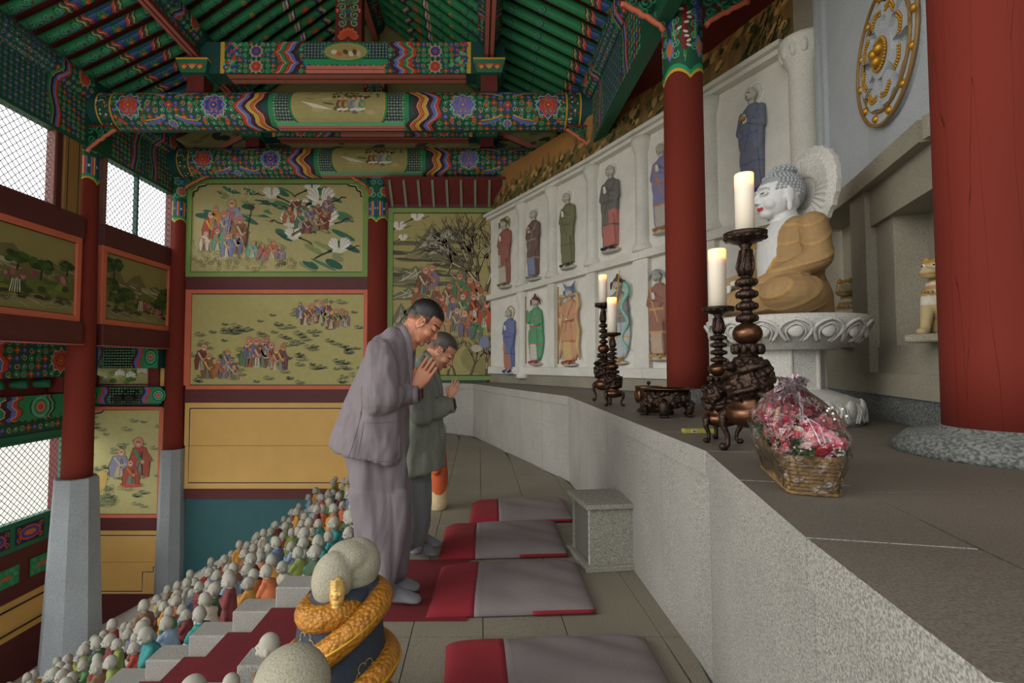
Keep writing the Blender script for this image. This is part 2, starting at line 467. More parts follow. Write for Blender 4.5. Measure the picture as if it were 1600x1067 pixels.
# ---- floor: slabs in rows
FX0 = -0.77
Fr = []
for a, b in (((717, 597.5), (704, 660)), ((783, 607), (783, 698)), ((888, 621), (888, 745))):
    p, q = onZ(a[0], a[1], ALT), onZ(b[0], b[1], 0); Fr.append(Vector(((p.x + q.x) / 2, (p.y + q.y) / 2)))
d_ = Fr[0] - Fr[1]; Fr[0] = Fr[1] + d_ * ((9.15 - Fr[1].y) / d_.y); Fr = [Vector((-1.25, 9.99))] + Fr
Fr.append(Vector((onZ(1105, 713, ALT).x * 0.6 + onZ(1107, 1023, 0).x * 0.4, onZ(1105, 713, ALT).y * 0.6 + onZ(1107, 1023, 0).y * 0.4)))
p = onZ(1260, 840, ALT); Fr.append(Vector((p.x, p.y)))
p = onZ(1555, 1067, ALT); Fr.append(Vector((p.x, p.y)))
Fr.append(Vector((0.42, -0.2))); Fr.append(Vector((0.1, -1.6)))
def front_x(Y):
    for a, b in zip(Fr, Fr[1:]):
        if (a.y - Y) * (b.y - Y) <= 0: t = (Y - a.y) / ((b.y - a.y) or 1); return a.x + (b.x - a.x) * t
    return 0.5
floor = tag(bpy.data.objects.new('floor', None), kind='structure'); COL.objects.link(floor)
fb = MB(); 
fb.prism([(FX0 + .002, -1.6), (0.3, -1.6), (1.3, 0), (1.6, 2.5), (1.6, 5.5), (0.6, 10.1), (FX0 + .002, 10.1)], -0.30, -0.012)
fb.build('floor_bed', mat('mortar', '#5c564a', 0.9, var=0.1), floor)
ys = [-1.6, -0.8, 0.0, 0.9, 1.62, 2.46, 3.3, 4.1, 5.0, 5.9, 6.8, 7.7, 8.6, 9.4, 10.0]
xs = [FX0, -0.32, 0.02, 0.42, 0.86, 2.4]
for j in range(len(ys) - 1):
    for i in range(len(xs) - 1):
        y0, y1 = ys[j], ys[j + 1]; x0, x1 = xs[i], xs[i + 1]
        f0, f1 = front_x(y0) + 0.03, front_x(y1) + 0.03
        if x0 > max(f0, f1): continue
        if max(f0, f1) < x0 + 0.08: continue
        a, b = (x0, y0), (min(x1, f0) if f0 > x0 else x0 + 0.01, y0)
        c, d = (min(x1, f1) if f1 > x0 else x0 + 0.01, y1), (x0, y1)
        m = MB(); slab(m, a, b, c, d, -0.03, R.uniform(-0.0015, 0)); m.build('floor_slab', M_FLOOR, floor)
M_KERB = mat('kerb_granite', '#94928a', .85, var=.08, vscale=3, speck=.35, sscale=190, bump=.3, bscale=120)
# ---- stairs going down to the left, with kerb blocks either side
TR, RI = 0.28, 0.155
stairs = tag(bpy.data.objects.new('stairs', None), kind='structure'); COL.objects.link(stairs)
for k in range(1, 17):
    m = MB(); m.box(FX0 - TR * k, FX0 - TR * (k - 1) + 0.02, 2.3, 3.5, -RI * k - 0.6, -RI * k); m.build('step', M_FLOOR, stairs)
for row, (y0, y1) in enumerate(((3.41, 3.60), (2.27, 2.42))):
    for k in range(1, 17):
        m = MB(); m.box(FX0 - TR * k + 0.003, FX0 - TR * (k - 1) - 0.003, y0, y1, -RI * k - 0.5, -RI * k + 0.13, 0.008)
        m.build('kerb_block', M_KERB, stairs)
# ---- terraces the little figures stand on
terr = tag(bpy.data.objects.new('terrace', None), kind='structure'); COL.objects.link(terr)
def tz(x): return TS * (x - FX0) + 0.10 if x < -5.2 else -RI * math.ceil((FX0 - x) / TR - 1e-6)
for k in range(1, 17):
    for (y0, y1) in ((3.62, 9.0 if k < 12 else 6.6), (-1.0, 2.26)):
        m = MB(); m.box(FX0 - TR * k, FX0 - TR * (k - 1) + 0.02, y0, y1, -RI * k - 0.8, -RI * k); m.build('terrace_step', M_WALLST, terr)
m = MB()
xz = lambda x: TS * (x - FX0) - 0.14
pts = [(-8.3, xz(-8.3)), (FX0, xz(FX0)), (FX0, -1.2), (-8.3, xz(-8.3) - 1.5)]
m.extr([(p[0], 6.6, p[1]) for p in pts], (0, 3.5, 0)); m.build('terrace_slope', M_WALLST, terr)
m = MB(); x1 = FX0 - TR * 16
pts = [(-8.3, xz(-8.3)), (x1, xz(x1)), (x1, xz(x1) - 2), (-8.3, xz(-8.3) - 1.5)]
m.extr([(p[0], -1.0, p[1]) for p in pts], (0, 7.6, 0)); m.build('terrace_slope', M_WALLST, terr)

# ---- altar: face slabs, coping stones, top slabs
altar = tag(bpy.data.objects.new('altar_platform', None), kind='structure'); COL.objects.link(altar)
def seg_pts(poly, n):
    L = [0]
    for a, b in zip(poly, poly[1:]): L.append(L[-1] + (b - a).length)
    out = []
    for i in range(n + 1):
        t = L[-1] * i / n
        for k in range(len(poly) - 1):
            if L[k + 1] >= t - 1e-6:
                out.append(poly[k].lerp(poly[k + 1], (t - L[k]) / (L[k + 1] - L[k]))); break
    return out
def inward(a, b): d = (b - a).normalized(); return Vector((-d.y, d.x)) * (1 if Vector((-d.y, d.x)).x > 0 else -1)
CH = 0.10
fpts = []; 
for i, (a, b) in enumerate(zip(Fr, Fr[1:])):
    n = max(1, round((b - a).length / 0.62)); fpts += [a.lerp(b, k / n) for k in range(n)]
fpts.append(Fr[-1])
norms = []
for i in range(len(fpts)):
    a, b = fpts[max(0, i - 1)], fpts[min(len(fpts) - 1, i + 1)]; norms.append(inward(a, b))
for i in range(len(fpts) - 1):
    a, b = fpts[i], fpts[i + 1]; d = (b - a).normalized() * 0.0025
    na, nb = norms[i] * 0.12, norms[i + 1] * 0.12
    s_ = norms[i] * 0.012
    m = MB(); m.prism([a + d + s_, b - d + s_, b - d + nb, a + d + na], -0.05, ALT - CH - 0.003); m.build('face_slab', M_ALTAR, altar)
    na, nb = norms[i] * 0.30, norms[i + 1] * 0.30
    m = MB(); m.prism([a + d, b - d, b - d + nb, a + d + na], ALT - CH, ALT); o = m.build('coping_stone', [M_ALTAR, M_ALTTOP], altar); o.data.polygons[1].material_index = 1
# wall line (plan) behind the altar, far to near
def wp(px, Y): return Vector(((px - 748) * (Y * 1.0) / 800, Y))
W = [wp(766, 10.0), wp(818, 9.1), wp(866, 8.35), wp(929, 7.5), wp(1008, 6.65), wp(1117, 5.75), wp(1250, 4.75), wp(1288, 4.45), Vector((2.72, 3.5)), Vector((2.42, 2.6)), Vector((2.36, 1.6)), Vector((2.3, -0.3)), Vector((2.1, -1.6))]
fi = seg_pts([fpts[i] + norms[i] * 0.30 for i in range(len(fpts))], 16); wi = seg_pts(W, 16)
rows = 3
for i in range(16):
    for j in range(rows):
        q = [fi[i].lerp(wi[i], j / rows), fi[i].lerp(wi[i], (j + 1) / rows), fi[i + 1].lerp(wi[i + 1], (j + 1) / rows), fi[i + 1].lerp(wi[i + 1], j / rows)]
        m = MB(); slab(m, *q, ALT - 0.08, ALT - R.uniform(0.0, 0.0015), gap=0.002); m.build('top_slab', M_ALTTOP, altar)
m = MB()
for i in range(16):
    m.prism([fi[i], wi[i], wi[i + 1], fi[i + 1]], ALT - 0.4, ALT - 0.085)
m.build('altar_core', mat('mortar', '#5c564a'), altar)

# ---- end wall (Y=10): panels
wall_far = tag(bpy.data.objects.new('wall_far', None), kind='structure'); COL.objects.link(wall_far)
def rect(px0, py0, px1, py1, Y=YB):
    a, b = onY(px0, py0, Y), onY(px1, py1, Y); return a.x, b.x, b.z, a.z
def bx(name, m_, px0, py0, px1, py1, d0, d1, par, Y=YB):
    x0, x1, z0, z1 = rect(px0, py0, px1, py1, Y); m = MB(); m.box(x0, x1, Y - d1, Y - d0, z0, z1); return m.build(name, m_, par)
m = MB(); m.box(-6.12, 4.5, YB + 0.1, YB + 0.3, 1.5, 9); m.box(-8.4, 4.5, YB + 0.1, YB + 0.3, -5, 1.5); m.build('wall_backing', M_DKRED, wall_far)
for (a, b, c, d, mt, nm) in ((290, 432, 575, 453, M_MAROON, 'rail'), (290, 607, 575, 629, M_MAROON, 'rail'), (290, 763, 700, 779, M_MAROON, 'rail'), (290, 779, 760, 1010, M_TEAL, 'teal_board'),
                             (100, 806, 262, 828, M_MAROON, 'rail'), (100, 927, 262, 1020, M_MAROON, 'rail'), (605, 593, 760, 780, M_TEAL, 'teal_board'), (575, 607, 605, 780, M_TEAL, 'teal_board')):
    bx(nm, mt, a, b, c, d, -0.1, 0.03 if nm == 'rail' else 0.0, wall_far)

def pmap(px0, py0, px1, py1, Y, off):
    """photo-pixel coordinates of a flat panel on the plane Y -> its surface"""
    a, b = onY(px0, py0, Y), onY(px1, py1, Y)
    return lambda u, v, h: (a.x + (b.x - a.x) * (u - px0) / (px1 - px0), Y - off - h, a.z + (b.z - a.z) * (v - py0) / (py1 - py0))
def framed(name, label, cat, box, frame_m, fw, notch=None, Y=YB, ground='ol', field=None, n_boards=0, line=True):
    """a painted wall panel: frame, field, black line; notch = list of corners cut in steps"""
    x0, y0, x1, y1 = box
    t = thing(name, label, cat, (0, 0, 0))
    for q in ((x0, y0, x1, y0 + fw), (x0, y1 - fw, x1, y1), (x0, y0 + fw, x0 + fw, y1 - fw), (x1 - fw, y0 + fw, x1, y1 - fw)):
        bx('frame', frame_m, *q, -0.09, 0.045, t, Y)
    bx('board', field or M_CREAM, x0 + fw * .6, y0 + fw * .6, x1 - fw * .6, y1 - fw * .6, -0.09, 0.015, t, Y)
    return t
# ---- left upper wall (plane x = XL)
wall_left = tag(bpy.data.objects.new('wall_left', None), kind='structure'); COL.objects.link(wall_left)
def lx(px, py, x=XL): p = onX(px, py, x); return p.y, p.z
Zm = dict(wt=4.64, wb=3.49, pt=3.16, pb=1.90, bot=1.57)
bays = [(2.4, 5.15), (5.3, YA - 0.2), (YA + 0.2, YB - 0.12)]
for (y0, y1) in bays:
    for z0, z1, dd, nm in ((Zm['pt'], Zm['wb'], 0.06, 'rail'), (Zm['bot'], Zm['pb'], 0.08, 'rail')):
        m = MB(); m.box(XL - 0.1, XL + dd, y0, y1, z0, z1, 0.006); m.build(nm, M_MAROON, wall_left)
    m = MB(); m.box(XL - 0.12, XL + 0.1, y0, y1, Zm['bot'] - 0.012, Zm['bot'] - 0.001); m.build('rail_edge', M_PINK, wall_left)
# window frames, lattice
def window(n, y0, y1, z0, z1, x, mull, par_m, bar_m, step=0.075, inner=None):
    w = tag(bpy.data.objects.new('window_%d' % n, None), kind='structure'); COL.objects.link(w)
    fw = 0.05
    for q in ((y0, y0 + fw, z0, z1), (y1 - fw, y1, z0, z1), (y0 + fw, y1 - fw, z1 - fw, z1), (y0 + fw, y1 - fw, z0, z0 + 0.02)):
        m = MB(); m.box(x - 0.08, x + 0.05, *q, 0.006); m.build('window_frame', par_m, w)
    for q in mull:
        m = MB(); m.box(x - 0.05, x + 0.02, q - 0.022, q + 0.022, z0, z1); m.build('mullion', bar_m, w)
    # wire lattice, crossing diagonals in two planes
    a0, a1, b0, b1 = y0 + fw, y1 - fw, z0, z1 - fw; m = MB(); th = 0.0045
    W_, H_ = a1 - a0, b1 - b0
    for d in (1, -1):
        c = -H_
        while c < W_:
            # line y = c + t, z = t  (or mirrored)
            t0, t1 = max(0, -c), min(H_, W_ - c)
            if t1 > t0:
                A = (a0 + c + t0, t0); B = (a0 + c + t1, t1)
                if d < 0: A = (a0 + a1 - A[0], A[1]); B = (a0 + a1 - B[0], B[1])
                xx = x - 0.02 + 0.005 * d
                m.add([(xx, A[0] - th, b0 + A[1]), (xx, A[0] + th, b0 + A[1]), (xx, B[0] + th, b0 + B[1]), (xx, B[0] - th, b0 + B[1]),
                       (xx + .007, A[0] - th, b0 + A[1]), (xx + .007, A[0] + th, b0 + A[1]), (xx + .007, B[0] + th, b0 + B[1]), (xx + .007, B[0] - th, b0 + B[1])],
                      [(0, 1, 2, 3), (7, 6, 5, 4), (0, 3, 7, 4), (1, 5, 6, 2), (0, 4, 5, 1), (3, 2, 6, 7)])
            c += step * 1.414
    l = m.build('wire_lattice', mat('dark_wire', '#3a3c40', 0.5), w); l['kind'] = 'stuff'
    return w
window(1, 5.45, 7.12, Zm['wb'], Zm['wt'], XL, [], mat('brown_window_frame', '#7a4a40', 0.6, var=0.08), M_TEALD)
window(2, YA + 0.19, YB - 0.14, Zm['wb'], Zm['wt'], XL, [8.87], mat('brown_window_frame', '#7a4a40'), M_TEALD)
m = MB(); m.box(XL - 0.1, XL + 0.03, 5.3, 5.46, Zm['wb'], Zm['wt']); m.box(XL - 0.1, XL + 0.02, 7.12, 7.25, Zm['wb'], Zm['wt']); m.build('window_post', M_MAROON, wall_left)
m = MB(); m.box(XL - 0.1, XL + 0.05, 7.24, 7.56, Zm['wb'] - 0.18, Zm['wt'] + 0.1, 0.005); o = m.build('narrow_board', mat('brown_ochre_board', '#96703c', 0.65), wall_left)
a = Art(flat((XL + 0.05, 7.24, Zm['wb'] - 0.18), (0, 1, 0), (0, 0, 1), (1, 0, 0)))
for e in ([(0.06, 0.1), (0.26, 0.1), (0.26, 1.3), (0.06, 1.3), (0.06, 0.1)],): a.stroke(e, 0.014, 'bk', 1)
a.build('painted_line', wall_left)
# ---- lower outer wall (plane x = XO) : windows, painted dado
XO = -7.7
window(3, 6.2, 7.95, -1.36, -0.02, XO, [], M_GREEN, M_GREEN, 0.08)
window(4, 7.95, 9.6, -1.36, -0.02, XO, [], M_GREEN, M_GREEN, 0.08)
window(5, 4.3, 6.2, -1.36, -0.02, XO, [], M_GREEN, M_GREEN, 0.08)
wall_out = tag(bpy.data.objects.new('wall_lower_left', None), kind='structure'); COL.objects.link(wall_out)
for z0, z1, mt, dd, nm in ((-4.3, -3.25, M_MAROON, 0.02, 'rail'), (-3.25, -2.62, M_YEL, 0.0, 'ochre_board'), (-2.62, -1.82, M_MAROON, 0.02, 'rail'), (-1.82, -1.36, M_GREEN, 0.03, 'green_board'), (-0.02, 0.08, M_GREEN, 0.04, 'rail'), (0.08, 0.9, M_TEALD, 0.02, 'lintel_board')):
    m = MB(); m.box(XO - 0.1, XO + dd, 4.0, YB, z0, z1); m.build(nm, mt, wall_out)
a = Art(flat((XO + 0.035, 0, 0), (0, 1, 0), (0, 0, 1), (1, 0, 0)), 0.0015)
q = random.Random(3)
for i in range(7):
    y = 5.3 + i * 0.66
    a.grid(y, y + 0.56, -1.74, -1.43, 'nv', 1)
    a.disc((y + 0.28, -1.585), 0.22, 'rd', 2, 14, 0.12); a.disc((y + 0.28, -1.585), 0.18, 'bl', 3, 14, 0.09); a.disc((y + 0.28, -1.585), 0.12, 'or_', 4, 10, 0.05)
    for c in ((y + 0.06, -1.5), (y + 0.5, -1.5), (y + 0.06, -1.67), (y + 0.5, -1.67)): a.scroll(c, 0.05, 'or_', 0.014, 1.2, q.uniform(0, 6), 1, 2, 8)
for i in range(7):
    y = 5.4 + i * 0.7
    a.grid(y, y + 0.5, -2.36, -2.06, 'gr', 1)
    for k in range(14): a.scroll((q.uniform(y + .04, y + .46), q.uniform(-2.33, -2.09)), 0.035, 'gl', 0.01, 1.2, q.uniform(0, 6), 1, 2, 7)
    for k in (-1, 0, 1): a.petal((y + 0.25 + k * 0.06, -2.21), PI / 4, -0.05, 0.05, 0.04, 'rd', 3); a.petal((y + 0.25 + k * .06, -2.21), -PI / 4, -0.05, 0.05, 0.03, 'or_', 3.3)
a.lattice(4.2, 7.0, .12, .42, .1, 1, 'gd', ('gr', 'lb', 'dr', 'ye')); a.zig(7.15, .12, .42, ['mr', 'lb', 'rd'], .09, .08, 1, 1, 8); a.flowerfield(7.5, 9.8, .12, .42, .12, .5)
for z in (-2.74, -3.12): a.stroke([(4.2, z), (9.9, z)], 0.03, 'bk', 1)
o = a.build('painted_ornament', wall_out)
o.location.x = 0
# ================================================================== TIMBER FRAME
def column(label, x, y, z0, z1, r0, r1, capz, base=None, m=None, lean=0.0, big=False):
    t = thing('timber_column', label, 'column', (x, y, 0))
    b = MB(); n = 16
    b.lathe([(r0 + (r1 - r0) * (i / n) ** 1.2, z0 + (z1 - z0) * i / n) for i in range(n + 1)], 40)
    b.build('shaft', m or M_RED, t, True)
    rr = r0 + (r1 - r0) * ((capz - z0) / (z1 - z0)) + 0.004
    f = lambda u, v, h: ((rr + h) * math.cos(u / rr), (rr + h) * math.sin(u / rr), v)
    a = Art(f, 0.002); per = 2 * PI * rr; k = 8; H = z1 - capz
    n = 32
    for i in range(n):   # lappets along the bottom edge
        u0, u1 = per * i / n, per * (i + 1) / n
        e = lambda u: capz + 0.10 * rr / 0.2 * abs(math.sin(PI * u / per * 4)) ** 0.8
        a.poly([(u0, e(u0)), (u1, e(u1)), (u1, z1), (u0, z1)], 'gd', 0)
        a.poly([(u0, e(u0)), (u1, e(u1)), (u1, e(u1) + 0.03), (u0, e(u0) + 0.03)], 'ye', 1); a.poly([(u0, e(u0) + .03), (u1, e(u1) + .03), (u1, e(u1) + 0.075), (u0, e(u0) + 0.075)], 'gb', 1)
    if not big:
        for c in range(4):
            uc = per * (c + 0.5) / 4; w = per / 4
            for q, (cc, z) in enumerate((('lb', 0.16), ('rd', 0.22), ('ye', 0.28), ('bl', 0.34))):
                for s_ in (-1, 1): a.poly([(uc + s_ * w * 0.08 * q + s_ * w * 0.08, capz + 0.14), (uc + s_ * w * (0.08 * q + 0.16), capz + 0.14), (uc + s_ * w * (0.08 * q + 0.16), capz + 0.42), (uc + s_ * w * (0.08 * q + 0.08), capz + 0.42)], cc, 1.5)
            a.grid(uc - w * 0.45, uc + w * 0.45, capz + 0.26, capz + 0.30, 'wh', 2, 2, 1)
            a.lotus((uc, capz + 0.62), 0.09, 'rd', 'gl', 1.5)
            a.lotus((uc + w / 2, capz + 0.95), 0.09, 'or_', 'bl', 1.5)
            for s_ in (-1, 1):
                for z in (0.55, 0.8, 1.05): a.scroll((uc + s_ * w * 0.3, capz + z), 0.07, 'gl', 0.018, 1.4, 1.5, s_, 1.6, 12)
                a.petal((uc + s_ * w * 0.2, capz + 0.75), 1.5, 0, 0.14, 0.06, 'bl', 1.7)
    else:
        for c in range(4):
            uc = per * (c + 0.5) / 4 + 0.1; w = per / 4
            a.petal((uc, capz + 0.50), PI / 2, -0.34, 0.34, w * 0.98, 'gb', 1); a.petal((uc, capz + 0.50), PI / 2, -0.30, 0.30, w * 0.82, 'ye', 1.3)
            a.petal((uc, capz + 0.50), PI / 2, -0.29, 0.29, w * 0.76, 'gr', 1.6); a.petal((uc, capz + 0.50), PI / 2, -0.24, 0.24, w * 0.6, 'dr', 2)
            for i in range(9): a.disc((uc + R.uniform(-.05, .05), capz + 0.5 + (i - 4) * 0.045), 0.025, 'wh', 2.4 + i * .02, 7, 0.014, R.uniform(-.6, .6))
            a.petal((uc + w / 2, capz + 0.62), PI / 2, -0.26, 0.20, w * 0.6, 'nv', 1.2); a.petal((uc + w / 2, capz + 0.66), PI / 2, -0.16, 0.14, w * 0.42, 'bl', 1.4)
            for i in range(14): a.disc((uc + w / 2 + R.uniform(-.06, .06), capz + R.uniform(0.5, 0.78)), 0.011, 'rd' if i % 2 else 'lb', 1.7, 5)
            for i in range(10): a.scroll((uc + w / 2 * (1 if i % 2 else -1) * 0.62, capz + 0.25 + 0.055 * i), 0.04, 'gl', 0.010, 1.4, 1, 1 if i % 2 else -1, 2.2, 10)
            a.lotus((uc + w / 2, capz + 0.96), 0.08, 'pk', 'gr', 2)
            for z in (0.86, 0.9, 1.1, 1.14): a.grid(uc - w / 2, uc + w / 2, capz + z, capz + z + 0.016, 'ye' if z in (.86, 1.1) else 'lb', 3, 5, 1)
            a.petal((uc + w / 2, capz + 0.32), PI / 2, -0.12, 0.12, w * 0.34, 'lb', 1.8); a.petal((uc + w / 2, capz + 0.32), PI / 2, -0.09, 0.08, w * 0.22, 'or_', 2.1)
    o = a.build('painted_capital', t)
    if base == 'octagon':
        zb = tz(x) if x > -5.2 else xz(x); zb -= 0.15
        q = MB(); R0, R1 = (r0 * 2.0, r0 * 1.42) if y < 9 else (r0 * 1.5, r0 * 1.2)
        q.lathe([(R0, zb), (R1, z0 - 0.012), (R1 - 0.012, z0)], 8, a0=PI / 8)
        q.build('stone_base', M_BASE, t)
    elif base == 'round':
        q = MB(); q.lathe([(r0 * 1.85, ALT - 0.003), (r0 * 1.85, ALT + 0.03), (r0 * 1.60, z0 - 0.03), (r0 * 1.12, z0 - 0.012), (r0 * 1.08, z0)], 48)
        q.build('stone_plinth', M_DKST, t, True)
    return t
pz = lambda px, py, Y: onY(px, py, Y).z
px_ = lambda px, py, Y: onY(px, py, Y).x
column('red timber column on tapering octagonal stone base, between the two lattice window bays', px_(125, 600, YA), YA, pz(120, 745, YA), 5.35, 0.200, 0.145, pz(135, 290, YA), 'octagon')
column('red timber column on octagonal stone base in the far left corner of the hall', px_(273, 600, YB - .05), YB - 0.05, pz(270, 700, YB), 5.35, 0.175, 0.13, pz(280, 352, YB), 'octagon')
column('slim red timber column between the crane mural and the bare-tree mural', onY(591, 400, YB).x, YB - 0.02, -2.0, onY(591, 278, YB).z, 0.205, 0.19, pz(591, 352, YB))
YM = 4.9
o = column('red timber column with painted green capital standing on the altar beside the incense burner', onY(1075, 600, YM).x, YM, pz(1080, 606, YM), 5.6, 0.190, 0.172, pz(1062, 138, YM), 'round', big=True)
YN = 2.02
o = column('thick cracked red column on round stone plinth at the right edge of the altar', onY(1573, 690, YN).x, YN, ALT + 0.11, 5.6, 0.190, 0.180, 4.2, 'round', M_REDCR, big=True)

# ---- beams
def beam_art(L, Rr, name):
    """round cross beam, painted round its front; local x along the beam"""
    half = PI * Rr
    f = lambda u, v, h: (u, -(Rr + h) * math.sin(v / Rr), (Rr + h) * math.cos(v / Rr))   # v=0 top, v=half bottom
    a = Art(f, 0.0016); e = MB(); e.col = C('te')
    e.lathe([(Rr * 0.985, 0), (Rr * 0.985, L)], 32, ax='x')
    v0, v1 = half * 0.10, half * 0.98
    S = L / 7.62
    for sgn in (0, 1):
        m_ = (lambda u: u * S) if sgn == 0 else (lambda u: L - u * S)
        def G(u0, u1, *k, **kw):
            a_, b_ = sorted((m_(u0), m_(u1))); return a_, b_
        u0, u1 = G(0.38, 0.60); a.grid(u0, u1, v0, v1, 'gd', 0.5, 1, 12); a.speckle(u0 + .03, u1 - .03, v0, v1, 90, ('lb', 'rd', 'wh', 'mr'), 0.014, 1)
        for uu in (0.39, 0.585): a.grid(*sorted((m_(uu), m_(uu + 0.022))), v0, v1, 'ye', 1.5, 1, 12)
        u0, u1 = G(0.6, 2.45); a.grid(u0, u1, v0, v1, 'gd', 0.5, 6, 12)
        a.flowerfield(min(u0, u1), max(u0, u1), v0, v1, 0.105, 0.7)
        vm = half * 0.52
        a.lotus((m_(0.86), vm), 0.185, 'rd', 'bl', 3)
        a.lotus((m_(2.06), vm), 0.185, 'bl' if sgn == 0 else 'lb', 'lb', 3)
        for uu, c in ((1.43, 'bl'),):
            c0 = m_(uu)
            a.poly([(c0 - .13, vm), (c0, vm - .17), (c0 + .13, vm), (c0, vm + .17)], 'lb', 3); a.poly([(c0 - .1, vm), (c0, vm - .13), (c0 + .1, vm), (c0, vm + .13)], 'bl', 3.4)
            for k in range(4): a.petal((c0, vm), k * PI / 2, 0, 0.07, 0.05, 'rd', 4)
            a.disc((c0, vm), 0.02, 'ye', 4.5, 6)
            for s_ in (-1, 1):
                a.petal((c0 + s_ * 0.21, vm), PI / 2, -0.12, 0.12, 0.10, 'rd', 3.2); a.petal((c0 + s_ * 0.33, vm), PI / 2, -0.10, 0.10, 0.09, 'gl', 3.2); a.disc((c0 + s_ * 0.33, vm), 0.03, 'or_', 3.6, 6)
                for q in (-1, 1): a.stroke([(c0 + s_ * 0.08, vm + q * 0.17), (c0 + s_ * 0.22, vm + q * 0.24), (c0 + s_ * 0.40, vm + q * 0.27)], 0.05, 'lb', 3.2); a.stroke([(c0 + s_ * 0.08, vm + q * 0.14), (c0 + s_ * 0.24, vm + q * 0.20), (c0 + s_ * 0.40, vm + q * 0.22)], 0.02, 'ye', 3.6)
            for q in (-1, 1): a.lotus((c0, vm + q * 0.27), 0.07, 'lb', 'gl', 3)
        for q in (-1, 1):
            for uu in (0.86, 2.06): 
                for s_ in (-1, 1): a.disc((m_(uu + s_ * .16), vm + q * 0.22), 0.035, 'or_', 3, 7); a.disc((m_(uu + s_ * .16), vm + q * 0.22), 0.02, 'rd', 3.5, 6)
        d = 1 if sgn == 0 else -1
        a.zig(m_(2.36), v0, v1, ['rd', 'lb', 'mr', 'ye', 'or_', 'mr'], 0.062 * S, 0.16, d, 3, 14, 1.0)
        a.grid(*sorted((m_(2.82), m_(2.92))), v0, v1, 'gr', 1.2, 1, 14)
    a.lattice(2.88 * S, L - 2.88 * S, v0, half * 0.80, 0.044, 1.2, 'nv', ('wh', 'gl', 'or_', 'ye'))
    a.grid(2.9 * S, L - 2.9 * S, half * 0.78, half * 0.86, 'gl', 3, 8, 2)
    a.grid(2.9 * S, L - 2.9 * S, half * 0.86, half * 0.98, 'pk', 3, 8, 2); a.grid(2.9 * S, L - 2.9 * S, half * 0.915, half * 0.925, 'bk', 4, 8, 1)
    # cartouche
    uc = L / 2; w = 0.70 * S; N_ = 20; vm = half * 0.47; vh = half * 0.33
    def oval(k, col, l):
        for j in range(10):
            t0, t1 = -1 + 2 * j / 10, -1 + 2 * (j + 1) / 10
            w0, w1 = [(w - 0.09 * abs(t) ** 3) * k for t in (t0, t1)]
            a.poly([(uc - w0, vm + vh * t0 * k ** .3), (uc + w0, vm + vh * t0 * k ** .3), (uc + w1, vm + vh * t1 * k ** .3), (uc - w1, vm + vh * t1 * k ** .3)], col, l)
    oval(1.0, 'bk', 4); oval(0.985, 'gr', 4.5); oval(0.94, 'ye', 5); oval(0.925, 'ol', 5.5)
    q = random.Random(5)
    for i in range(16): a.disc((uc + q.uniform(-.5, .5), vm + q.uniform(-.16, .2)), q.uniform(0.05, 0.11), ('#6f6a40', '#8d8452', '#b7aa74', '#5b5a34')[i % 4], 6 + i * 0.05, 9, q.uniform(0.012, 0.035), q.uniform(-.3, .3))
    for i in range(26): a.disc((uc + q.uniform(-.1, .6), vm - 0.15 + q.uniform(-.05, .08)), 0.025, ('#4a4d22', '#70702e', '#3b3a20')[i % 3], 7 + i * .01, 6)
    for i, (dx, cc) in enumerate(((0.02, '#7a3a2a'), (0.10, '#8a4a34'), (0.22, '#6f7aa8'), (0.30, '#b8b0a0'), (0.36, '#4f8a5a'))):
        a.disc((uc + dx, vm + 0.06), 0.055, cc, 8 + i * 0.2, 9, 0.09); a.disc((uc + dx + 0.01, vm - 0.05), 0.026, '#d9a07c', 8.5 + i * .2, 8); a.stroke([(uc + dx - .04, vm + .12), (uc + dx + .05, vm + .1)], 0.03, 'wh', 8.6 + i * .2)
    for i in range(5): a.stroke([(uc - 0.55 + i * .04, vm + 0.02 * i), (uc - 0.3 + i * 0.05, vm + 0.05 + 0.015 * i)], 0.012, 'wh', 8)
    return a.build(name, None, None, None, e)
L1 = px_(910, 165, YA) - px_(128, 165, YA)
yb = lambda Y, a, b: (pz(500, a, Y) + pz(500, b, Y)) / 2
RB = (pz(500, 138, YA - .27) - pz(500, 196, YA - .27)) / 2
mb_ = beam_art(L1 + 0.35, RB, 'round_crossbeam')
mb_.location = (px_(128, 165, YA), YA, yb(YA - .2, 138, 195))
tag(mb_, 'nearer round painted crossbeam with lotus ornament and a landscape cartouche', 'beam', 'round crossbeams')
b2 = mb_.copy(); COL.objects.link(b2); b2.location = (mb_.location.x + 0.05, YB - 0.16, mb_.location.z - 0.02)
b2['label'] = 'farther round painted crossbeam directly above the crane mural'
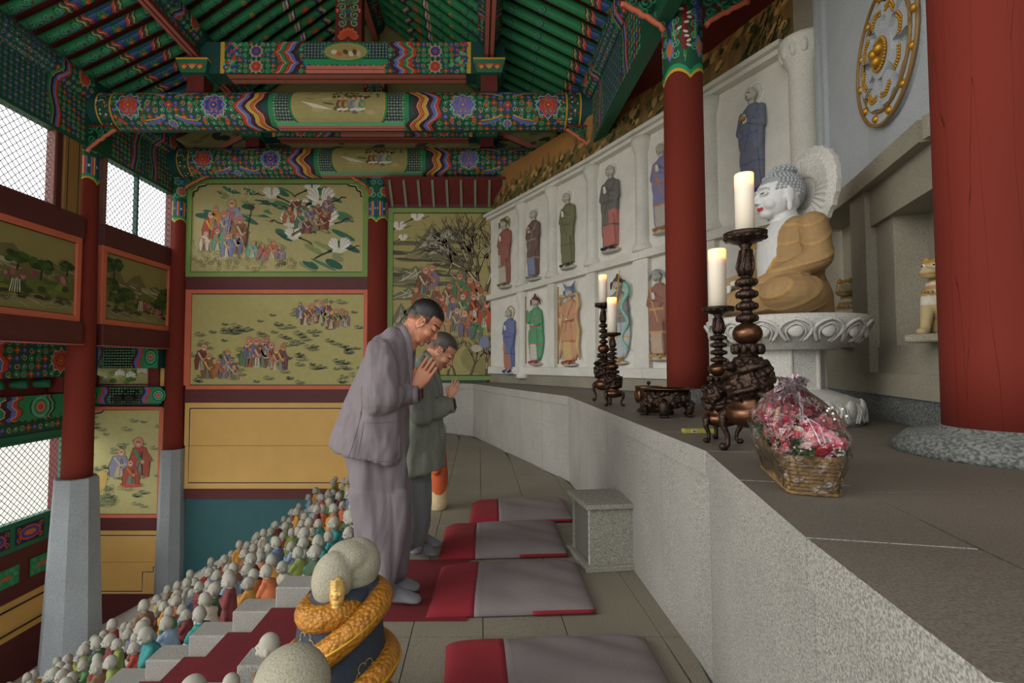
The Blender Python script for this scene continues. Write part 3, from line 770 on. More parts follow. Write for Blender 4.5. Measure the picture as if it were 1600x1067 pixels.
# tie beams (box) on short posts
def tie_beam():
    L = 4.9; H = 0.50; D = 0.30
    a = Art(flat((0, -D / 2, H), (1, 0, 0), (0, 0, -1), (0, -1, 0)), 0.0015)
    e = MB(); e.col = C('te'); e.box(0, L, -D / 2, D / 2, 0, H)
    P0 = 0.52
    a.flowerfield(P0, L - P0, 0, H, 0.085, 1)
    for d, u in ((1, P0), (-1, L - P0)):
        a.grid(*sorted((u, u + d * 0.06)), 0, H, 'ye', 3); a.speckle(*sorted((u + d * .06, u + d * .3)), 0.02, H - .02, 30, ('rd', 'gl', 'bl'), 0.03, 3)
        for v in (H * 0.3, H * 0.78): a.lotus((u + d * 0.55, v), 0.10, 'bl' if v < .2 else 'rd', 'pk', 3)
        for k in range(6): a.scroll((u + d * (0.38 + 0.34 * (k % 2)), 0.06 + k * 0.08), 0.05, 'gb', 0.016, 1.4, k, 1, 3.2, 10)
        a.zig(u + d * 0.82, 0, H, ['rd', 'gr', 'rd', 'lb', 'mr'], 0.07, 0.10, d, 4, 12, 1.5)
    w0, w1 = P0 + 1.28, L - P0 - 1.28
    a.lattice(w0, w1, 0.02, H * 0.52, 0.05, 4, 'nv', ('lb', 'gl', 'rd', 'ye')); a.grid(w0, w1, H * 0.54, H * 0.72, 'gb', 5); a.grid(w0, w1, H * .53, H * .545, 'bk', 6)
    a.grid(w0 + .05, w1 - .05, H * 0.76, H * 1.0, 'pk', 5); a.grid(w0 + .05, w1 - .05, H * 0.87, H * 0.885, 'bk', 6)
    a.disc((L / 2, H * 0.32), 0.37, 'gr', 7, 14, 0.16); a.disc((L / 2, H * 0.32), 0.33, 'ye', 7.5, 14, 0.135); a.disc((L / 2, H * 0.32), 0.32, 'ol', 8, 14, 0.125)
    for i, (dx, cc) in enumerate(((-.18, 'wh'), (-.1, 'or_'), (0, '#7a3a2a'), (.08, 'wh'), (.14, '#7a3a2a'), (.2, '#c9bfa0'))): a.disc((L / 2 + dx, H * .33 + .03 * (i % 2)), 0.05, cc, 8.5 + i * .2, 8, 0.035, .3 * i)
    a2 = Art(flat((0, -D / 2, 0), (1, 0, 0), (0, 1, 0), (0, 0, -1)), 0.0015); a2.grid(0.6, L - .6, 0.02, D - 0.02, 'pk', 1); a2.grid(.6, L - .6, D / 2 - .01, D / 2 + .01, 'bk', 2)
    n = len(a.V); a.V += a2.V; a.C += a2.C; a.F += [tuple(i + n for i in f) for f in a2.F]
    return a.build('tie_beam', None, None, None, e)
tb = tie_beam(); z_tb = pz(540, 115, YA - .15)
tb.location = (XC - 2.45, YA, z_tb); tag(tb, 'nearer upper tie beam with green band and small oval cartouche, on two short posts', 'beam', 'upper tie beams')
tb2 = tb.copy(); COL.objects.link(tb2); z_tb2 = pz(540, 214, YB - .31); tb2.location = (XC - 2.45, YB - 0.16, z_tb2); tb2['label'] = 'farther upper tie beam just above the landscape strip of the end gable'
XP = [px_(314, 110, YA), px_(764, 110, YA)]
for (Y, nm) in ((YA, 'nearer'), (YB - 0.16, 'farther')):
    for i, x in enumerate(XP):
        t = thing('short_post', '%s short maroon post under the %s roof purlin, on the %s crossbeam' % (nm, ('left', 'right')[i], nm), 'post', (x, Y, mb_.location.z + RB - 0.03))
        h = (z_tb if nm == 'nearer' else z_tb2) - (mb_.location.z + RB - 0.03)
        m = MB(); m.box(-0.13, 0.13, -0.15, 0.15, 0, h + 0.02, 0.005); m.build('post', M_DKRED, t)
        m = MB(); m.prism([(-.19, -.22), (.19, -.22), (.19, .22), (-.19, .22)], h - 0.02, h + 0.16, [(-.24, -.26), (.24, -.26), (.24, .26), (-.24, .26)]); m.build('bearing_block', M_GREEN, t)
        m = MB(); m.box(-.245, .245, -.265, .265, h + 0.16, h + 0.185); m.build('block_edge', mat('ornament_yellow', '#d9a93a', 0.6), t)
        a = Art(flat((-.22, -.245, h + .145), (1, 0, 0), (0, 0, -1), (0, -1, 0)), .002)
        for k in range(3): a.petal((0.10 + .12 * k, 0.13), -PI / 2, 0, 0.11, 0.12, ('rd', 'pk', 'rd')[k], 1); a.petal((0.10 + .12 * k, 0.13), -PI / 2, 0, 0.07, 0.07, 'ye', 2)
        a.build('painted_petals', t)
# king posts
for (Y, nm) in ((YA, 'nearer'), (YB - 0.16, 'farther')):
    t = thing('king_post', '%s red king post with a painted lotus, standing on the %s upper tie beam' % (nm, nm), 'post', (XC + 0.02, Y, (z_tb if nm == 'nearer' else z_tb2) + 0.5))
    m = MB(); m.box(-0.21, 0.21, -0.10, 0.10, 0, 1.35, 0.01); m.build('post', M_DKRED, t)
    a = Art(flat((0, -0.10, 0), (1, 0, 0), (0, 0, 1), (0, -1, 0)), .002)
    for k in range(7): a.petal((0, 0.10), PI * (0.05 + 0.15 * k), 0.02, 0.17, 0.10, 'or_', 1 + .1 * k); a.petal((0, 0.10), PI * (0.05 + 0.15 * k), 0.02, 0.14, 0.06, 'rd', 2 + .1 * k)
    for s_ in (-1, 1):
        for k in range(4): a.scroll((s_ * 0.10, 0.33 + 0.13 * k), 0.07, 'gl', 0.02, 1.3, 1 + k, s_, 1, 12); a.scroll((s_ * 0.04, 0.40 + 0.13 * k), 0.045, 'gr', 0.018, 1.2, 2 + k, -s_, 2, 10)
        a.petal((s_ * 0.17, 0.52), PI / 2, -0.03, 0.05, 0.05, 'pk', 3)
    a.disc((0, 0.50), 0.035, 'bl', 3, 8); a.stroke([(0, 0), (0, 0.06)], 0.012, 'or_', 1)
    a.build('painted_lotus', t)

# ---- purlins along the hall
def purlin_mesh(L, Rr, H, name, strip=True, wide=0.14):
    """log with a plank under it; pattern repeats every bay. local y along; centre of log at 0"""
    e = MB(); e.col = C('te'); e.lathe([(Rr, 0), (Rr, L)], 24, ax='y')
    e.col = C('gd'); e.box(-wide / 2, wide / 2, 0, L, -Rr - H, -Rr * 0.8)
    arts = []
    for side in (1, -1):
        f = lambda u, v, h, s=side: (s * (Rr + h) * math.sin(v / Rr), u, (Rr + h) * math.cos(v / Rr))
        a = Art(f, .0016); f2 = flat((side * wide / 2, 0, -Rr * 0.8), (0, 1, 0), (0, 0, -1), (side, 0, 0)); b = Art(f2, .0016)
        for (y0, y1) in ((YA - 2.6 - 1.0, YA - 1.0 - .28), (YA - 1.0 + .28, YB - 1.0 - .25)):
            y1 = min(y1, L)
            for A_, v0, v1 in ((a, PI * Rr * 0.12, PI * Rr * 0.86), (b, 0, H + Rr * .2 - .04)):
                nv = 8 if A_ is a else 1
                A_.flowerfield(y0, y1, v0, v1, 0.09, 0.6)
                for d, u in ((1, y0), (-1, y1)):
                    if A_ is a: A_.lotus((u + d * 0.22, (v0 + v1) / 2), 0.11, 'rd', 'or_', 3)
                    A_.zig(u + d * 0.45, v0, v1, ['rd', 'lb', 'mr', 'gr'], 0.045, 0.07, d, 3, 8, 1.0 if A_ is a else .5)
                A_.lattice(y0 + 0.72, y1 - 0.72, v0, v1, 0.08, 3, 'gd', ('gr', 'lb', 'dr', 'ye'))
        arts += [a, b]
    A0 = arts[0]
    for q in arts[1:]:
        n = len(A0.V); A0.V += q.V; A0.C += q.C; A0.F += [tuple(i + n for i in f) for f in q.F]
    o = A0.build(name, None, None, None, e)
    return o
ZE = pz(118, 135, YA - .3)        # eave log centre
for x, lab, zz in ((XL, 'painted eave log running along the top of the left window wall', ZE), (XR, 'painted eave log running above the altar side of the hall', ZE + 0.0)):
    o = purlin_mesh(9.1, 0.21, 0.68, 'eave_log'); o.location = (x, 1.0, zz); tag(o, lab, 'beam', 'eave logs')
ZP = pz(312, 102, YA) + 0.04
for x, lab in ((XP[0], 'left'), (XP[1], 'right')):
    t = thing('purlin', 'painted %s purlin with pink and black striped plank under it' % lab, 'beam', (0, 0, 0), 0, 'middle purlins')
    o = purlin_mesh(9.1, 0.17, 0.14, 'log', wide=.12); o.location = (x, 1.0, ZP + .14 + .17); o.parent = t
    for k, (a_, b_, mt) in enumerate(((-.07, -.012, M_PINK), (-.012, .012, M_BLACK), (.012, .07, M_PINK))):
        m = MB(); m.box(x + a_, x + b_, 1.0, 10.0, ZP - .015, ZP + 0.012); m.build('stripe', mt, t)
    for s_ in (-1, 1): m = MB(); m.box(x + s_ * .071 - .003, x + s_ * .071 + .003, 1.0, 10.0, ZP - .015, ZP + 0.05); m.build('stripe', mat('deep_red_edge', '#7a2c28', 0.6), t)
ZR = pz(584, 65, YB) - 0.02
t = thing('ridge_log', 'ridge log with pink striped plank at the top of the roof', 'beam', (0, 0, 0))
o = purlin_mesh(9.1, 0.17, 0.14, 'log', wide=.12); o.location = (XC, 1.0, ZR + .31); o.parent = t
m = MB(); m.box(XC - .06, XC + .06, 1.0, 10, ZR - .02, ZR); m.build('stripe', M_PINK, t)

# ---- rafters and boards
def rafter(L, kind):
    Rr = 0.072; f = lambda u, v, h: (u, (Rr + h) * math.sin(v / Rr), -(Rr + h) * math.cos(v / Rr))
    a = Art(f, .0012); e = MB(); e.col = C('gr'); e.lathe([(Rr, 0), (Rr, L)], 12, ax='x'); V1 = PI / 2 * Rr
    q = random.Random(kind)
    def curls(u0, u1, n):
        for i in range(n):
            u = u0 + (u1 - u0) * (i + 0.5) / n
            for s_ in (-1, 1): a.scroll((u, s_ * V1 * 0.45), 0.05, 'gd', 0.020, 1.2, q.uniform(0, 6), s_, 1, 9); a.scroll((u + .02, s_ * V1 * 0.45), 0.045, 'gl', 0.008, 1.3, q.uniform(0, 6), s_, 2, 9)
            a.petal((u + .05, 0), q.uniform(-.6, .6), 0, 0.07, 0.03, 'dr', 2.5); a.stroke([(u - .08, -.02), (u, 0.01), (u + .07, -.015)], 0.009, 'lb', 2.2)
    def bands(uc, w):
        a.grid(uc - w, uc + w, -V1 * 1.1, V1 * 1.1, 'bl', 1, 2, 6)
        for s_ in (-1, 1):
            a.zig(uc + s_ * w * 0.62, -V1 * 1.1, V1 * 1.1, ['rd', 'dr'], w * 0.22, w * 0.28, s_, 2, 10, 1.0)
            a.zig(uc + s_ * w * 1.12, -V1 * 1.1, V1 * 1.1, ['gl', 'ye', 'bk'], w * 0.07, w * 0.28, s_, 2.5, 10, 1.0)
            a.disc((uc + s_ * w * 0.92, 0), 0.022, 'nv', 4, 7); a.disc((uc + s_ * w * 0.92, 0), 0.006, 'wh', 5, 5)
        for k in range(6): a.petal((uc, 0), k * PI / 3, 0.02, 0.095, 0.085, 'gd', 3); a.petal((uc, 0), k * PI / 3, 0.02, 0.08, 0.05, 'gr', 3.5)
        a.petal((uc, 0), 0, -.05, .05, .07, 'rd', 5); a.disc((uc, 0), 0.026, 'ye', 6, 6); a.disc((uc, 0), 0.012, 'or_', 6.5, 5)
    if kind == 1:
        curls(0.15, L * 0.36, 3); bands(L * 0.52, 0.22); curls(L * 0.70, L * 0.96, 2)
    else:
        curls(0.1, L * 0.2, 2); a.disc((L * 0.27, 0), 0.045, 'ye', 3, 8); a.disc((L * 0.27, 0), 0.02, 'or_', 4, 6); curls(L * .31, L * .42, 1)
        a.zig(L * 0.44, -V1, V1, ['ye', 'lb', 'wh', 'mr'], 0.035, 0.05, 1, 2, 8)
        for k in range(5): a.petal((L * 0.56, 0), k * 1.256, 0, 0.09, 0.08, 'rd', 3); a.petal((L * 0.56, 0), k * 1.256, 0, 0.06, 0.04, 'or_', 4)
        a.zig(L * 0.68, -V1, V1, ['ye', 'lb', 'mr'], 0.04, 0.05, -1, 2, 8); a.disc((L * .76, 0), .045, 'ye', 3, 8); a.disc((L * .83, 0), .04, 'bl', 3, 8); curls(L * 0.87, L, 1)
    return a.build('rafter', None, None, None, e)
slopes = []
zE0 = ZE + 0.21 + 0.06; zM = ZP + .48 + .07; zRr = ZR + .48 + .07
SL = [((XL - 0.12, zE0 - 0.12 * (zM - zE0) / (XP[0] - XL)), (XP[0], zM), 1, 'ceiling_1'), ((XP[0] - .02, zM + .02), (XC, zRr), 2, 'ceiling_2'),
      ((XR + 1.6, zE0 - 1.6 * (zM - zE0) / (XR - XP[1])), (XP[1], zM), 1, 'ceiling_3'), ((XP[1] + .02, zM + .02), (XC, zRr), 2, 'ceiling_4')]
for (A_, B_, kind, nm) in SL:
    cl = tag(bpy.data.objects.new(nm, None), kind='structure'); COL.objects.link(cl)
    A2, B2 = Vector((A_[0], 0, A_[1])), Vector((B_[0], 0, B_[1])); d = B2 - A2; L = d.length; ang = math.atan2(d.z, d.x)
    rf = rafter(L, kind)
    y = 4.3 if kind == 1 else 5.3; first = True
    while y < 9.9:
        o = rf if first else rf.copy()
        if not first: COL.objects.link(o)
        first = False; o.parent = cl
        if d.x > 0: o.rotation_euler = (0, -ang, 0)
        else: o.rotation_euler = (0, ang - PI, PI)
        o.location = (A_[0], y, A_[1]); y += 0.285
    up = Vector((-d.z, 0, d.x)).normalized(); up = up if up.z > 0 else -up
    m = MB(); q = [A2 + up * .075, B2 + up * .075, B2 + up * .12, A2 + up * .12]
    m.extr([(p.x, -1.6, p.z) for p in q], (0, 11.8, 0)); m.build('roof_boards', M_DKRED, cl)
# soffit board outside the right wall, over the mural
m = MB(); m.extr([(XR + .05, 0, 4.88), (5.0, 0, 4.88), (5.0, 0, 4.98), (XR + .05, 0, 4.98)], (0, 10.0, 0)); o = m.build('ceiling_5', M_DKRED); tag(o, kind='structure')
# gable infill with a dim painted landscape
g = Art(flat((0, YB - 0.03, 0), (1, 0, 0), (0, 0, 1), (0, -1, 0)), .0015)
zt = mb_.location.z - .3
g.poly([(XL, zt), (3.2, zt), (3.2, zE0 - .6), (XR, zE0), (XP[1], zM), (XC, zRr), (XP[0], zM), (XL, zE0)], '#8f8452', 0)
q = random.Random(11)
for i in range(260):
    x, z = q.uniform(XL + .3, XR + .6), q.uniform(zt + .3, zM - .1)
    if abs(x - XC) > (zM + .2 - z) * 1.9 + 1.9: continue
    g.disc((x, z), q.uniform(0.05, 0.16), ('#4c4f26', '#6d6a38', '#3a3b20', '#a39a63', '#7b743f', '#2f3320')[i % 6], 1 + i * .01, 8, q.uniform(0.02, 0.07), q.uniform(-.5, .5))
for s_, a_, b_ in ((-1, (XL + .4, zE0 - .45), (XP[0] + .1, zM - .55)), (1, (XR - .1, zE0 - .45), (XP[1] - .1, zM - .55))): g.stroke([a_, b_], 0.10, 'pk', 8); g.stroke([(a_[0], a_[1] - .06), (b_[0], b_[1] - .06)], 0.02, 'bk', 9)
o = g.build('wall_gable'); tag(o, kind='structure')

# ---- small carved openwork brackets under the beam ends
def bracket(loc, sx_, sz_, label, rz=0):
    t = thing('carved_bracket', label, 'bracket', loc, rz)
    m = MB(); q = random.Random(2)
    for (cx, cz, r, d) in ((0.05, -.06, .07, 1), (0.19, -.05, .075, -1), (0.33, -.04, .06, 1), (.08, -.20, .07, -1), (.22, -.16, .055, 1), (.05, -.32, .05, 1)):
        pts = [(sx_ * (cx + r * (1 - .75 * i / 12) * math.cos(d * 1.4 * 2 * PI * i / 12)), 0, sz_ * (cz + r * (1 - .75 * i / 12) * math.sin(d * 1.4 * 2 * PI * i / 12))) for i in range(13)]
        m.tube(pts, 0.017, 6)
    m.build('openwork_scroll', M_GREEN, t, True)
    m = MB(); pts = [(sx_ * (.02 + .42 * i / 10), 0, sz_ * (-.40 + .34 * (i / 10) ** .8 + .025 * abs(math.sin(i * PI / 2.5)))) for i in range(11)]
    m.tube(pts, 0.026, 7); m.build('scalloped_edge', M_SALMON, t, True)
    m = MB(); m.box(*sorted((0, sx_ * .44)), -.02, .02, -.02, .01); m.build('backing', M_DKRED, t)
    return t
zb1 = mb_.location.z - RB
bracket((px_(152, 195, YA), YA - .2, zb1 - .02), 1, 1, 'carved scroll bracket at the left end of the nearer crossbeam')
bracket((px_(925, 195, YA), YA - .2, zb1 - .02), -1, 1, 'carved scroll bracket at the right end of the nearer crossbeam')
bracket((px_(578, 275, YB), YB - .2, pz(578, 274, YB)), -1, .8, 'carved scroll bracket on the left of the slim red column')
bracket((px_(606, 275, YB), YB - .2, pz(606, 274, YB)), 1, .8, 'carved scroll bracket on the right of the slim red column')
bracket((px_(298, 278, YB), YB - .2, pz(298, 278, YB)), 1, .7, 'carved scroll bracket above the top left corner of the crane mural')
bracket((px_(1035, 26, YM), YM - .1, pz(1035, 10, YM)), -1, .8, 'carved scroll bracket on the left of the altar column capital')
bracket((px_(1092, 22, YM), YM - .1, pz(1092, 8, YM)), 1, .7, 'carved scroll bracket on the right of the altar column capital')
# ================================================================== PAINTED PANELS
SKIN = '#c98f6a'
def arhat(a, x, y, h, robe, l, q, sash='wh', sit=False, under=None):
    """tiny painted monk; pixel units, y grows downwards; (x,y) = feet"""
    w = h * (0.34 if sit else 0.25)
    hb = h * 0.80
    pts = [(x - w * .9, y), (x + w * .9, y), (x + w * 1.0, y - hb * .45), (x + w * .62, y - hb * .92), (x, y - hb), (x - w * .62, y - hb * .92), (x - w * 1.05, y - hb * .45)]
    a.poly([(p[0] + (p[0] - x) * .08, p[1]) for p in pts], '#2c2a20', l); a.poly(pts, robe, l + .3)
    a.poly([(x - w * .5, y), (x + w * .4, y), (x + w * .25, y - hb * .4), (x - w * .2, y - hb * .5)], under or q.choice(['#b9ad8c', '#8f8a78', '#a06a48', '#77806a', '#c9c0a4']), l + .6)
    for k in range(3): a.stroke([(x + w * q.uniform(-.7, .7), y - hb * .05), (x + w * q.uniform(-.4, .4), y - hb * .8)], h * 0.02, '#2c2a20', l + .7)
    a.stroke([(x - w * .5, y - hb * .85), (x + w * .1, y - hb * .5), (x + w * .7, y - hb * .55)], h * 0.07, '#c2b696' if sash == 'wh' else sash, l + .9)
    a.stroke([(x + w * .5, y - hb * .8), (x + w * 1.1, y - hb * .55), (x + w * .3, y - hb * .45)], h * 0.11, robe, l + 1.0)
    a.disc((x + w * .3, y - hb * .47), h * .05, SKIN, l + 1.2, 6)
    hx = x + q.uniform(-.05, .1) * h
    a.disc((hx, y - hb * 1.08), h * .125, '#3a2a1c', l + 1.3, 10, h * .145); a.disc((hx, y - hb * 1.08), h * .115, q.choice([SKIN, '#d9a17e', '#bd7f5e', '#d08a70']), l + 1.5, 10, h * .135)
    a.stroke([(hx - h * .05, y - hb * 1.1), (hx + h * .05, y - hb * 1.1)], h * .02, '#3a2a1c', l + 1.8); a.stroke([(hx - h * .03, y - hb * 1.01), (hx + h * .03, y - hb * 1.01)], h * .025, 'wh', l + 1.8)
def crane(a, x, y, s, d, l):
    P = lambda u, v: (x + d * u * s, y + v * s)
    a.poly([P(-.5, .05), P(-.1, -.12), (P(.45, -.05)), P(.1, .14)], 'wh', l)
    for k in range(7):
        an = -(1.75 + .14 * k) if d > 0 else -(PI - 1.75 - .14 * k); a.petal(P(-.06, -.02), an, 0, s * (.66 - .03 * abs(k - 2)), s * .13, ('#f0ece0', '#d2cebe')[k % 2], l + .2 + k * .02)
    for k in range(7):
        an = -(1.45 - .14 * k) if d > 0 else -(PI - 1.45 + .14 * k); a.petal(P(.08, -.02), an, 0, s * (.70 - .03 * abs(k - 3)), s * .13, ('#f0ece0', '#cbc7b6')[k % 2], l + .4 + k * .02)
    a.stroke([P(.4, -.04), P(.65, -.10), P(.8, -.22), P(.98, -.2)], s * .05, 'bk', l + .6); a.stroke([P(.98, -.2), P(1.15, -.17)], s * .03, 'ye', l + .6)
    a.disc(P(.95, -.21), s * .035, 'rd', l + .8, 6)
    a.stroke([P(-.45, .05), P(-.8, .18), P(-1.1, .35)], s * .04, 'bk', l + .6); a.stroke([P(-.45, .08), P(-.82, .24), P(-1.12, .42)], s * .03, 'bk', l + .6)
    a.stroke([P(-.3, .0), P(-.5, .06)], s * .12, 'bk', l + .5)
def btree(a, x, y, ang, L, w, q, l, depth, col='#4a3a26', snow=True):
    x2, y2 = x + L * math.cos(ang), y - L * math.sin(ang)
    mx, my = (x + x2) / 2 + q.uniform(-.1, .1) * L, (y + y2) / 2
    a.stroke([(x, y), (mx, my), (x2, y2)], [w, w * .85, w * .7], '#2b2115' if depth > 3 else col, l + depth * .05)
    if depth > 3: a.stroke([(x - w * .1, y), (mx - w * .12, my), (x2 - w * .08, y2)], [w * .55, w * .45, w * .35], '#75603c', l + .8 + depth * .05)
    if snow and depth > 1 and q.random() < .5: a.stroke([(mx, my - w * .4), (x2, y2 - w * .3)], w * .3, '#cfc8ac', l + 1.6)
    if depth <= 0: return
    for k in range(2 if depth < 4 else 3):
        btree(a, x2, y2, ang + q.uniform(-.65, .65) + (0.15 if ang < PI / 2 else -.1) * 0, L * q.uniform(.62, .82), w * .62, q, l, depth - 1, col, snow)
def curl(a, x, y, r, q, col, l, w):
    for k in range(3):
        rr = r * (1 - .28 * k); a.stroke([(x + rr * 1.7 * math.cos(t), y + rr * .62 * math.sin(t)) for t in [q.uniform(0, .4) + i * .62 for i in range(8)]], w, col, l)
def wash(a, n, box, cols, rx, ry, q, l, rot=.2):
    for i in range(n): a.disc((q.uniform(box[0], box[2]), q.uniform(box[1], box[3])), q.uniform(*rx), cols[i % len(cols)], l + .004 * i, 12, q.uniform(*ry), q.uniform(-rot, rot))
def clip_rects(a, x0, y0, x1, y1, fw, frm, l, notch, nw=None):
    """steps cut from the field's corners: frame colour wedge + black line"""
    px = 1.4
    P = {'tl': (x0, y0, 1, 1), 'tr': (x1, y0, -1, 1), 'bl': (x0, y1, 1, -1), 'br': (x1, y1, -1, -1)}
    cs = {}
    for k, (cx, cy, sx_, sy_) in P.items():
        if k in notch:
            n = notch[k]
            st = [(0, 1.0), (.18, .95), (.2, .62), (.42, .5), (.5, .22), (.9, .14), (1.0, 0)]
            pts = [(cx + sx_ * n * u, cy + sy_ * n * v * .8) for u, v in st]
            a.poly([(cx - sx_ * 2, cy - sy_ * 2)] + [pts[0]] + pts[1:], frm, l)
            cs[k] = pts
        else: cs[k] = [(cx, cy)]
    loop = cs['tl'] + cs['tr'][::-1] + cs['br'] + cs['bl'][::-1]
    loop.append(loop[0])
    a.stroke(loop, 1.7 * px, 'bk', l + 1); 
    cx, cy = (x0 + x1) / 2, (y0 + y1) / 2
    a.stroke([(p[0] + (1.8 if p[0] < cx else -1.8) * -1, p[1] + (1.8 if p[1] < cy else -1.8) * -1) for p in loop], .9, 'wh', l + 1)
ROB = ['#7a3a2a', '#5f7a50', '#6a6f94', '#8a5a3a', '#9a4a34', '#7d6b7c', '#b06a3c', '#4f7a62', '#a08a5c', '#73484a']
# --- mural with cranes
t = framed('wall_mural', 'wall mural of figures riding white cranes over green mist, lime frame', 'mural', (292, 281, 575, 433), M_LIME, 7)
q = random.Random(21); a = Art(pmap(292, 281, 575, 433, YB, .015), .0012)
a.grid(299, 568, 288, 426, '#b3a970', 1)
for i in range(95):
    x, y = q.uniform(325, 545), q.uniform(296, 418)
    if y > 300 + (x - 315) * .75 and y > 395: continue
    if x < 440 and y > 350: continue
    a.disc((x, y), q.uniform(10, 22), ('#1f5a48', '#2d6a50', '#4d7a54', '#86915c', '#b3a970')[i % 5], 2 + i * .01, 12, q.uniform(2.5, 6), .45)
for i in range(26): a.disc((q.uniform(306, 420), q.uniform(300, 345) + 0), q.uniform(10, 20), ('#b3a874', '#b3a970', '#1f5a48')[i % 3 if i < 12 else i % 2], 3.2 + i * .01, 12, q.uniform(2, 5), .1)
for i in range(40): x = q.uniform(303, 440); a.disc((x, q.uniform(372, 420) - (0 if x < 420 else -10)), q.uniform(5, 13), ('#b8ad78', '#aaa069')[i % 2], 3.8 + i * .01, 10, q.uniform(3, 7))
for i in range(130): x = q.uniform(303, 470 - 20 * q.random()); y = q.uniform(375 if x < 440 else 405, 421); a.scroll((x, y), q.uniform(3, 5), '#6d6236', .7, 1.2, q.uniform(0, 6), 1, 4.5, 7)
for i in range(60): a.disc((q.uniform(355, 420), q.uniform(292, 312)), .9, 'wh', 4.6, 5)
for i, (x, y, h) in enumerate(((350, 372, 42), (366, 366, 54), (330, 375, 44), (378, 385, 46), (343, 392, 34), (357, 402, 36), (372, 398, 34), (322, 392, 30), (338, 356, 34), (396, 403, 26), (412, 407, 26), (427, 404, 28), (440, 406, 22))): arhat(a, x, y, h, ['#8a8296', '#a39aac', '#b0442e', '#8a5a34', '#5d9a78', '#7a82a4', '#6a6f94', '#d0c8b4', '#c8823c', '#6fa890', '#a86a5c', '#b5705c', '#8f7a8c'][i], 5 + i * .1, q, ('wh', 'or_', 'ye')[i % 3], i > 8)
a.stroke([(386, 388), (390, 350), (394, 330)], 2, '#3a2a1c', 6.5); a.disc((394, 325), 5, '#4a3a2a', 6.6, 8)
for (x, y, s, d) in ((425, 308, 26, -1), (500, 318, 42, 1), (505, 352, 44, 1), (530, 392, 34, 1), (457, 352, 34, -1), (487, 298, 24, 1), (470, 330, 32, -1), (460, 372, 26, -1)): crane(a, x, y, s, d, 6.5)
for i, (x, y) in enumerate(((462, 335), (474, 342), (484, 350), (497, 345), (508, 345), (512, 333), (452, 350), (470, 358), (495, 362), (480, 366), (505, 360))): arhat(a, x, y, 26, ROB[i % 10], 8.5 + i * .08, q, 'wh', True)
clip_rects(a, 299, 288, 568, 426, 7, '#79964a', 10, {'tl': 26, 'tr': 26})
a.build('crane_painting', t)
# --- mural with two crowds on swirling water
t = framed('wall_mural', 'wall mural of two monk groups on swirling water, salmon frame, below the crane mural', 'mural', (292, 453, 575, 608), M_SALMON, 6)
q = random.Random(22); a = Art(pmap(292, 453, 575, 608, YB, .015), .0012)
a.grid(298, 569, 459, 602, '#b6ac6c', 1)
for i in range(150):
    x, y = q.uniform(302, 564), q.uniform(470, 598)
    if y < 520 - (x - 300) * .25 or (y < 490 and x < 460): continue
    curl(a, x, y, q.uniform(3, 6.5), q, ('#5a5a3c', '#4a5a48', '#6d6a44')[i % 3], 2, .8); a.disc((x + 3, y), 3.5, ('#6a7a64', '#5f6f60')[i % 2], 1.5 + .01 * i, 8, 1.0)
for i, (x, y, h) in enumerate(((318, 578, 40), (328, 592, 40), (346, 590, 30), (364, 592, 32), (357, 580, 34), (352, 592, 22), (369, 594, 24), (386, 572, 38), (395, 574, 46), (404, 574, 46), (413, 573, 44), (424, 575, 40), (433, 578, 34), (441, 578, 40), (391, 560, 34), (418, 560, 34))): arhat(a, x, y, h, ROB[(i * 3) % 10], 4 + i * .12, q, ('wh', 'ye', 'or_')[i % 3], i in (2, 3, 5, 6))
for i, (x, y, h) in enumerate(((470, 498, 26), (478, 508, 32), (487, 506, 32), (494, 502, 30), (502, 505, 34), (509, 510, 28), (517, 514, 30), (525, 512, 30), (533, 512, 30), (540, 510, 24), (499, 492, 24), (512, 494, 22))): arhat(a, x, y, h, ROB[(i * 7 + 2) % 10], 6 + i * .1, q, ('wh', 'ye')[i % 2])
clip_rects(a, 298, 459, 569, 602, 6, '#cf6a4c', 10, {})
a.build('monk_painting', t)
# --- ochre panels
for (x0, y0, x1, y1, lab) in ((290, 629, 700, 763, 'plain ochre wall panel of two boards under the monk mural'), (150, 828, 254, 927, 'plain ochre wall panel low at the far left, below the seated-monk mural')):
    t = thing('ochre_panel', lab, 'panel')
    bx('board', M_YEL, x0, y0, x1, (y0 + y1) / 2 - .3, -0.09, 0.02, t); bx('board', M_YEL, x0, (y0 + y1) / 2 + .3, x1, y1, -0.09, 0.02, t)
    a = Art(pmap(x0, y0, x1, y1, YB, .02), .0012)
    L_ = [(x0 + 8, y0 + 9), (x1 - 9, y0 + 9), (x1 - 9, y1 - 9), (x0 + 8, y1 - 9), (x0 + 8, y0 + 9)]
    if x0 < 200: L_ = [(x0 - 8, y0 + 8), (245, y0 + 8), (245, 885), (240, 885), (240, 893), (224, 893), (224, y1 - 4), (x0 - 8, y1 - 4), (x0 - 8, y0 + 8)]
    a.stroke(L_, 1.7, 'bk', 1); a.stroke([(p[0] + 1.6, p[1] + 1.6) for p in L_], .8, 'wh', 1)
    a.build('painted_line', t)
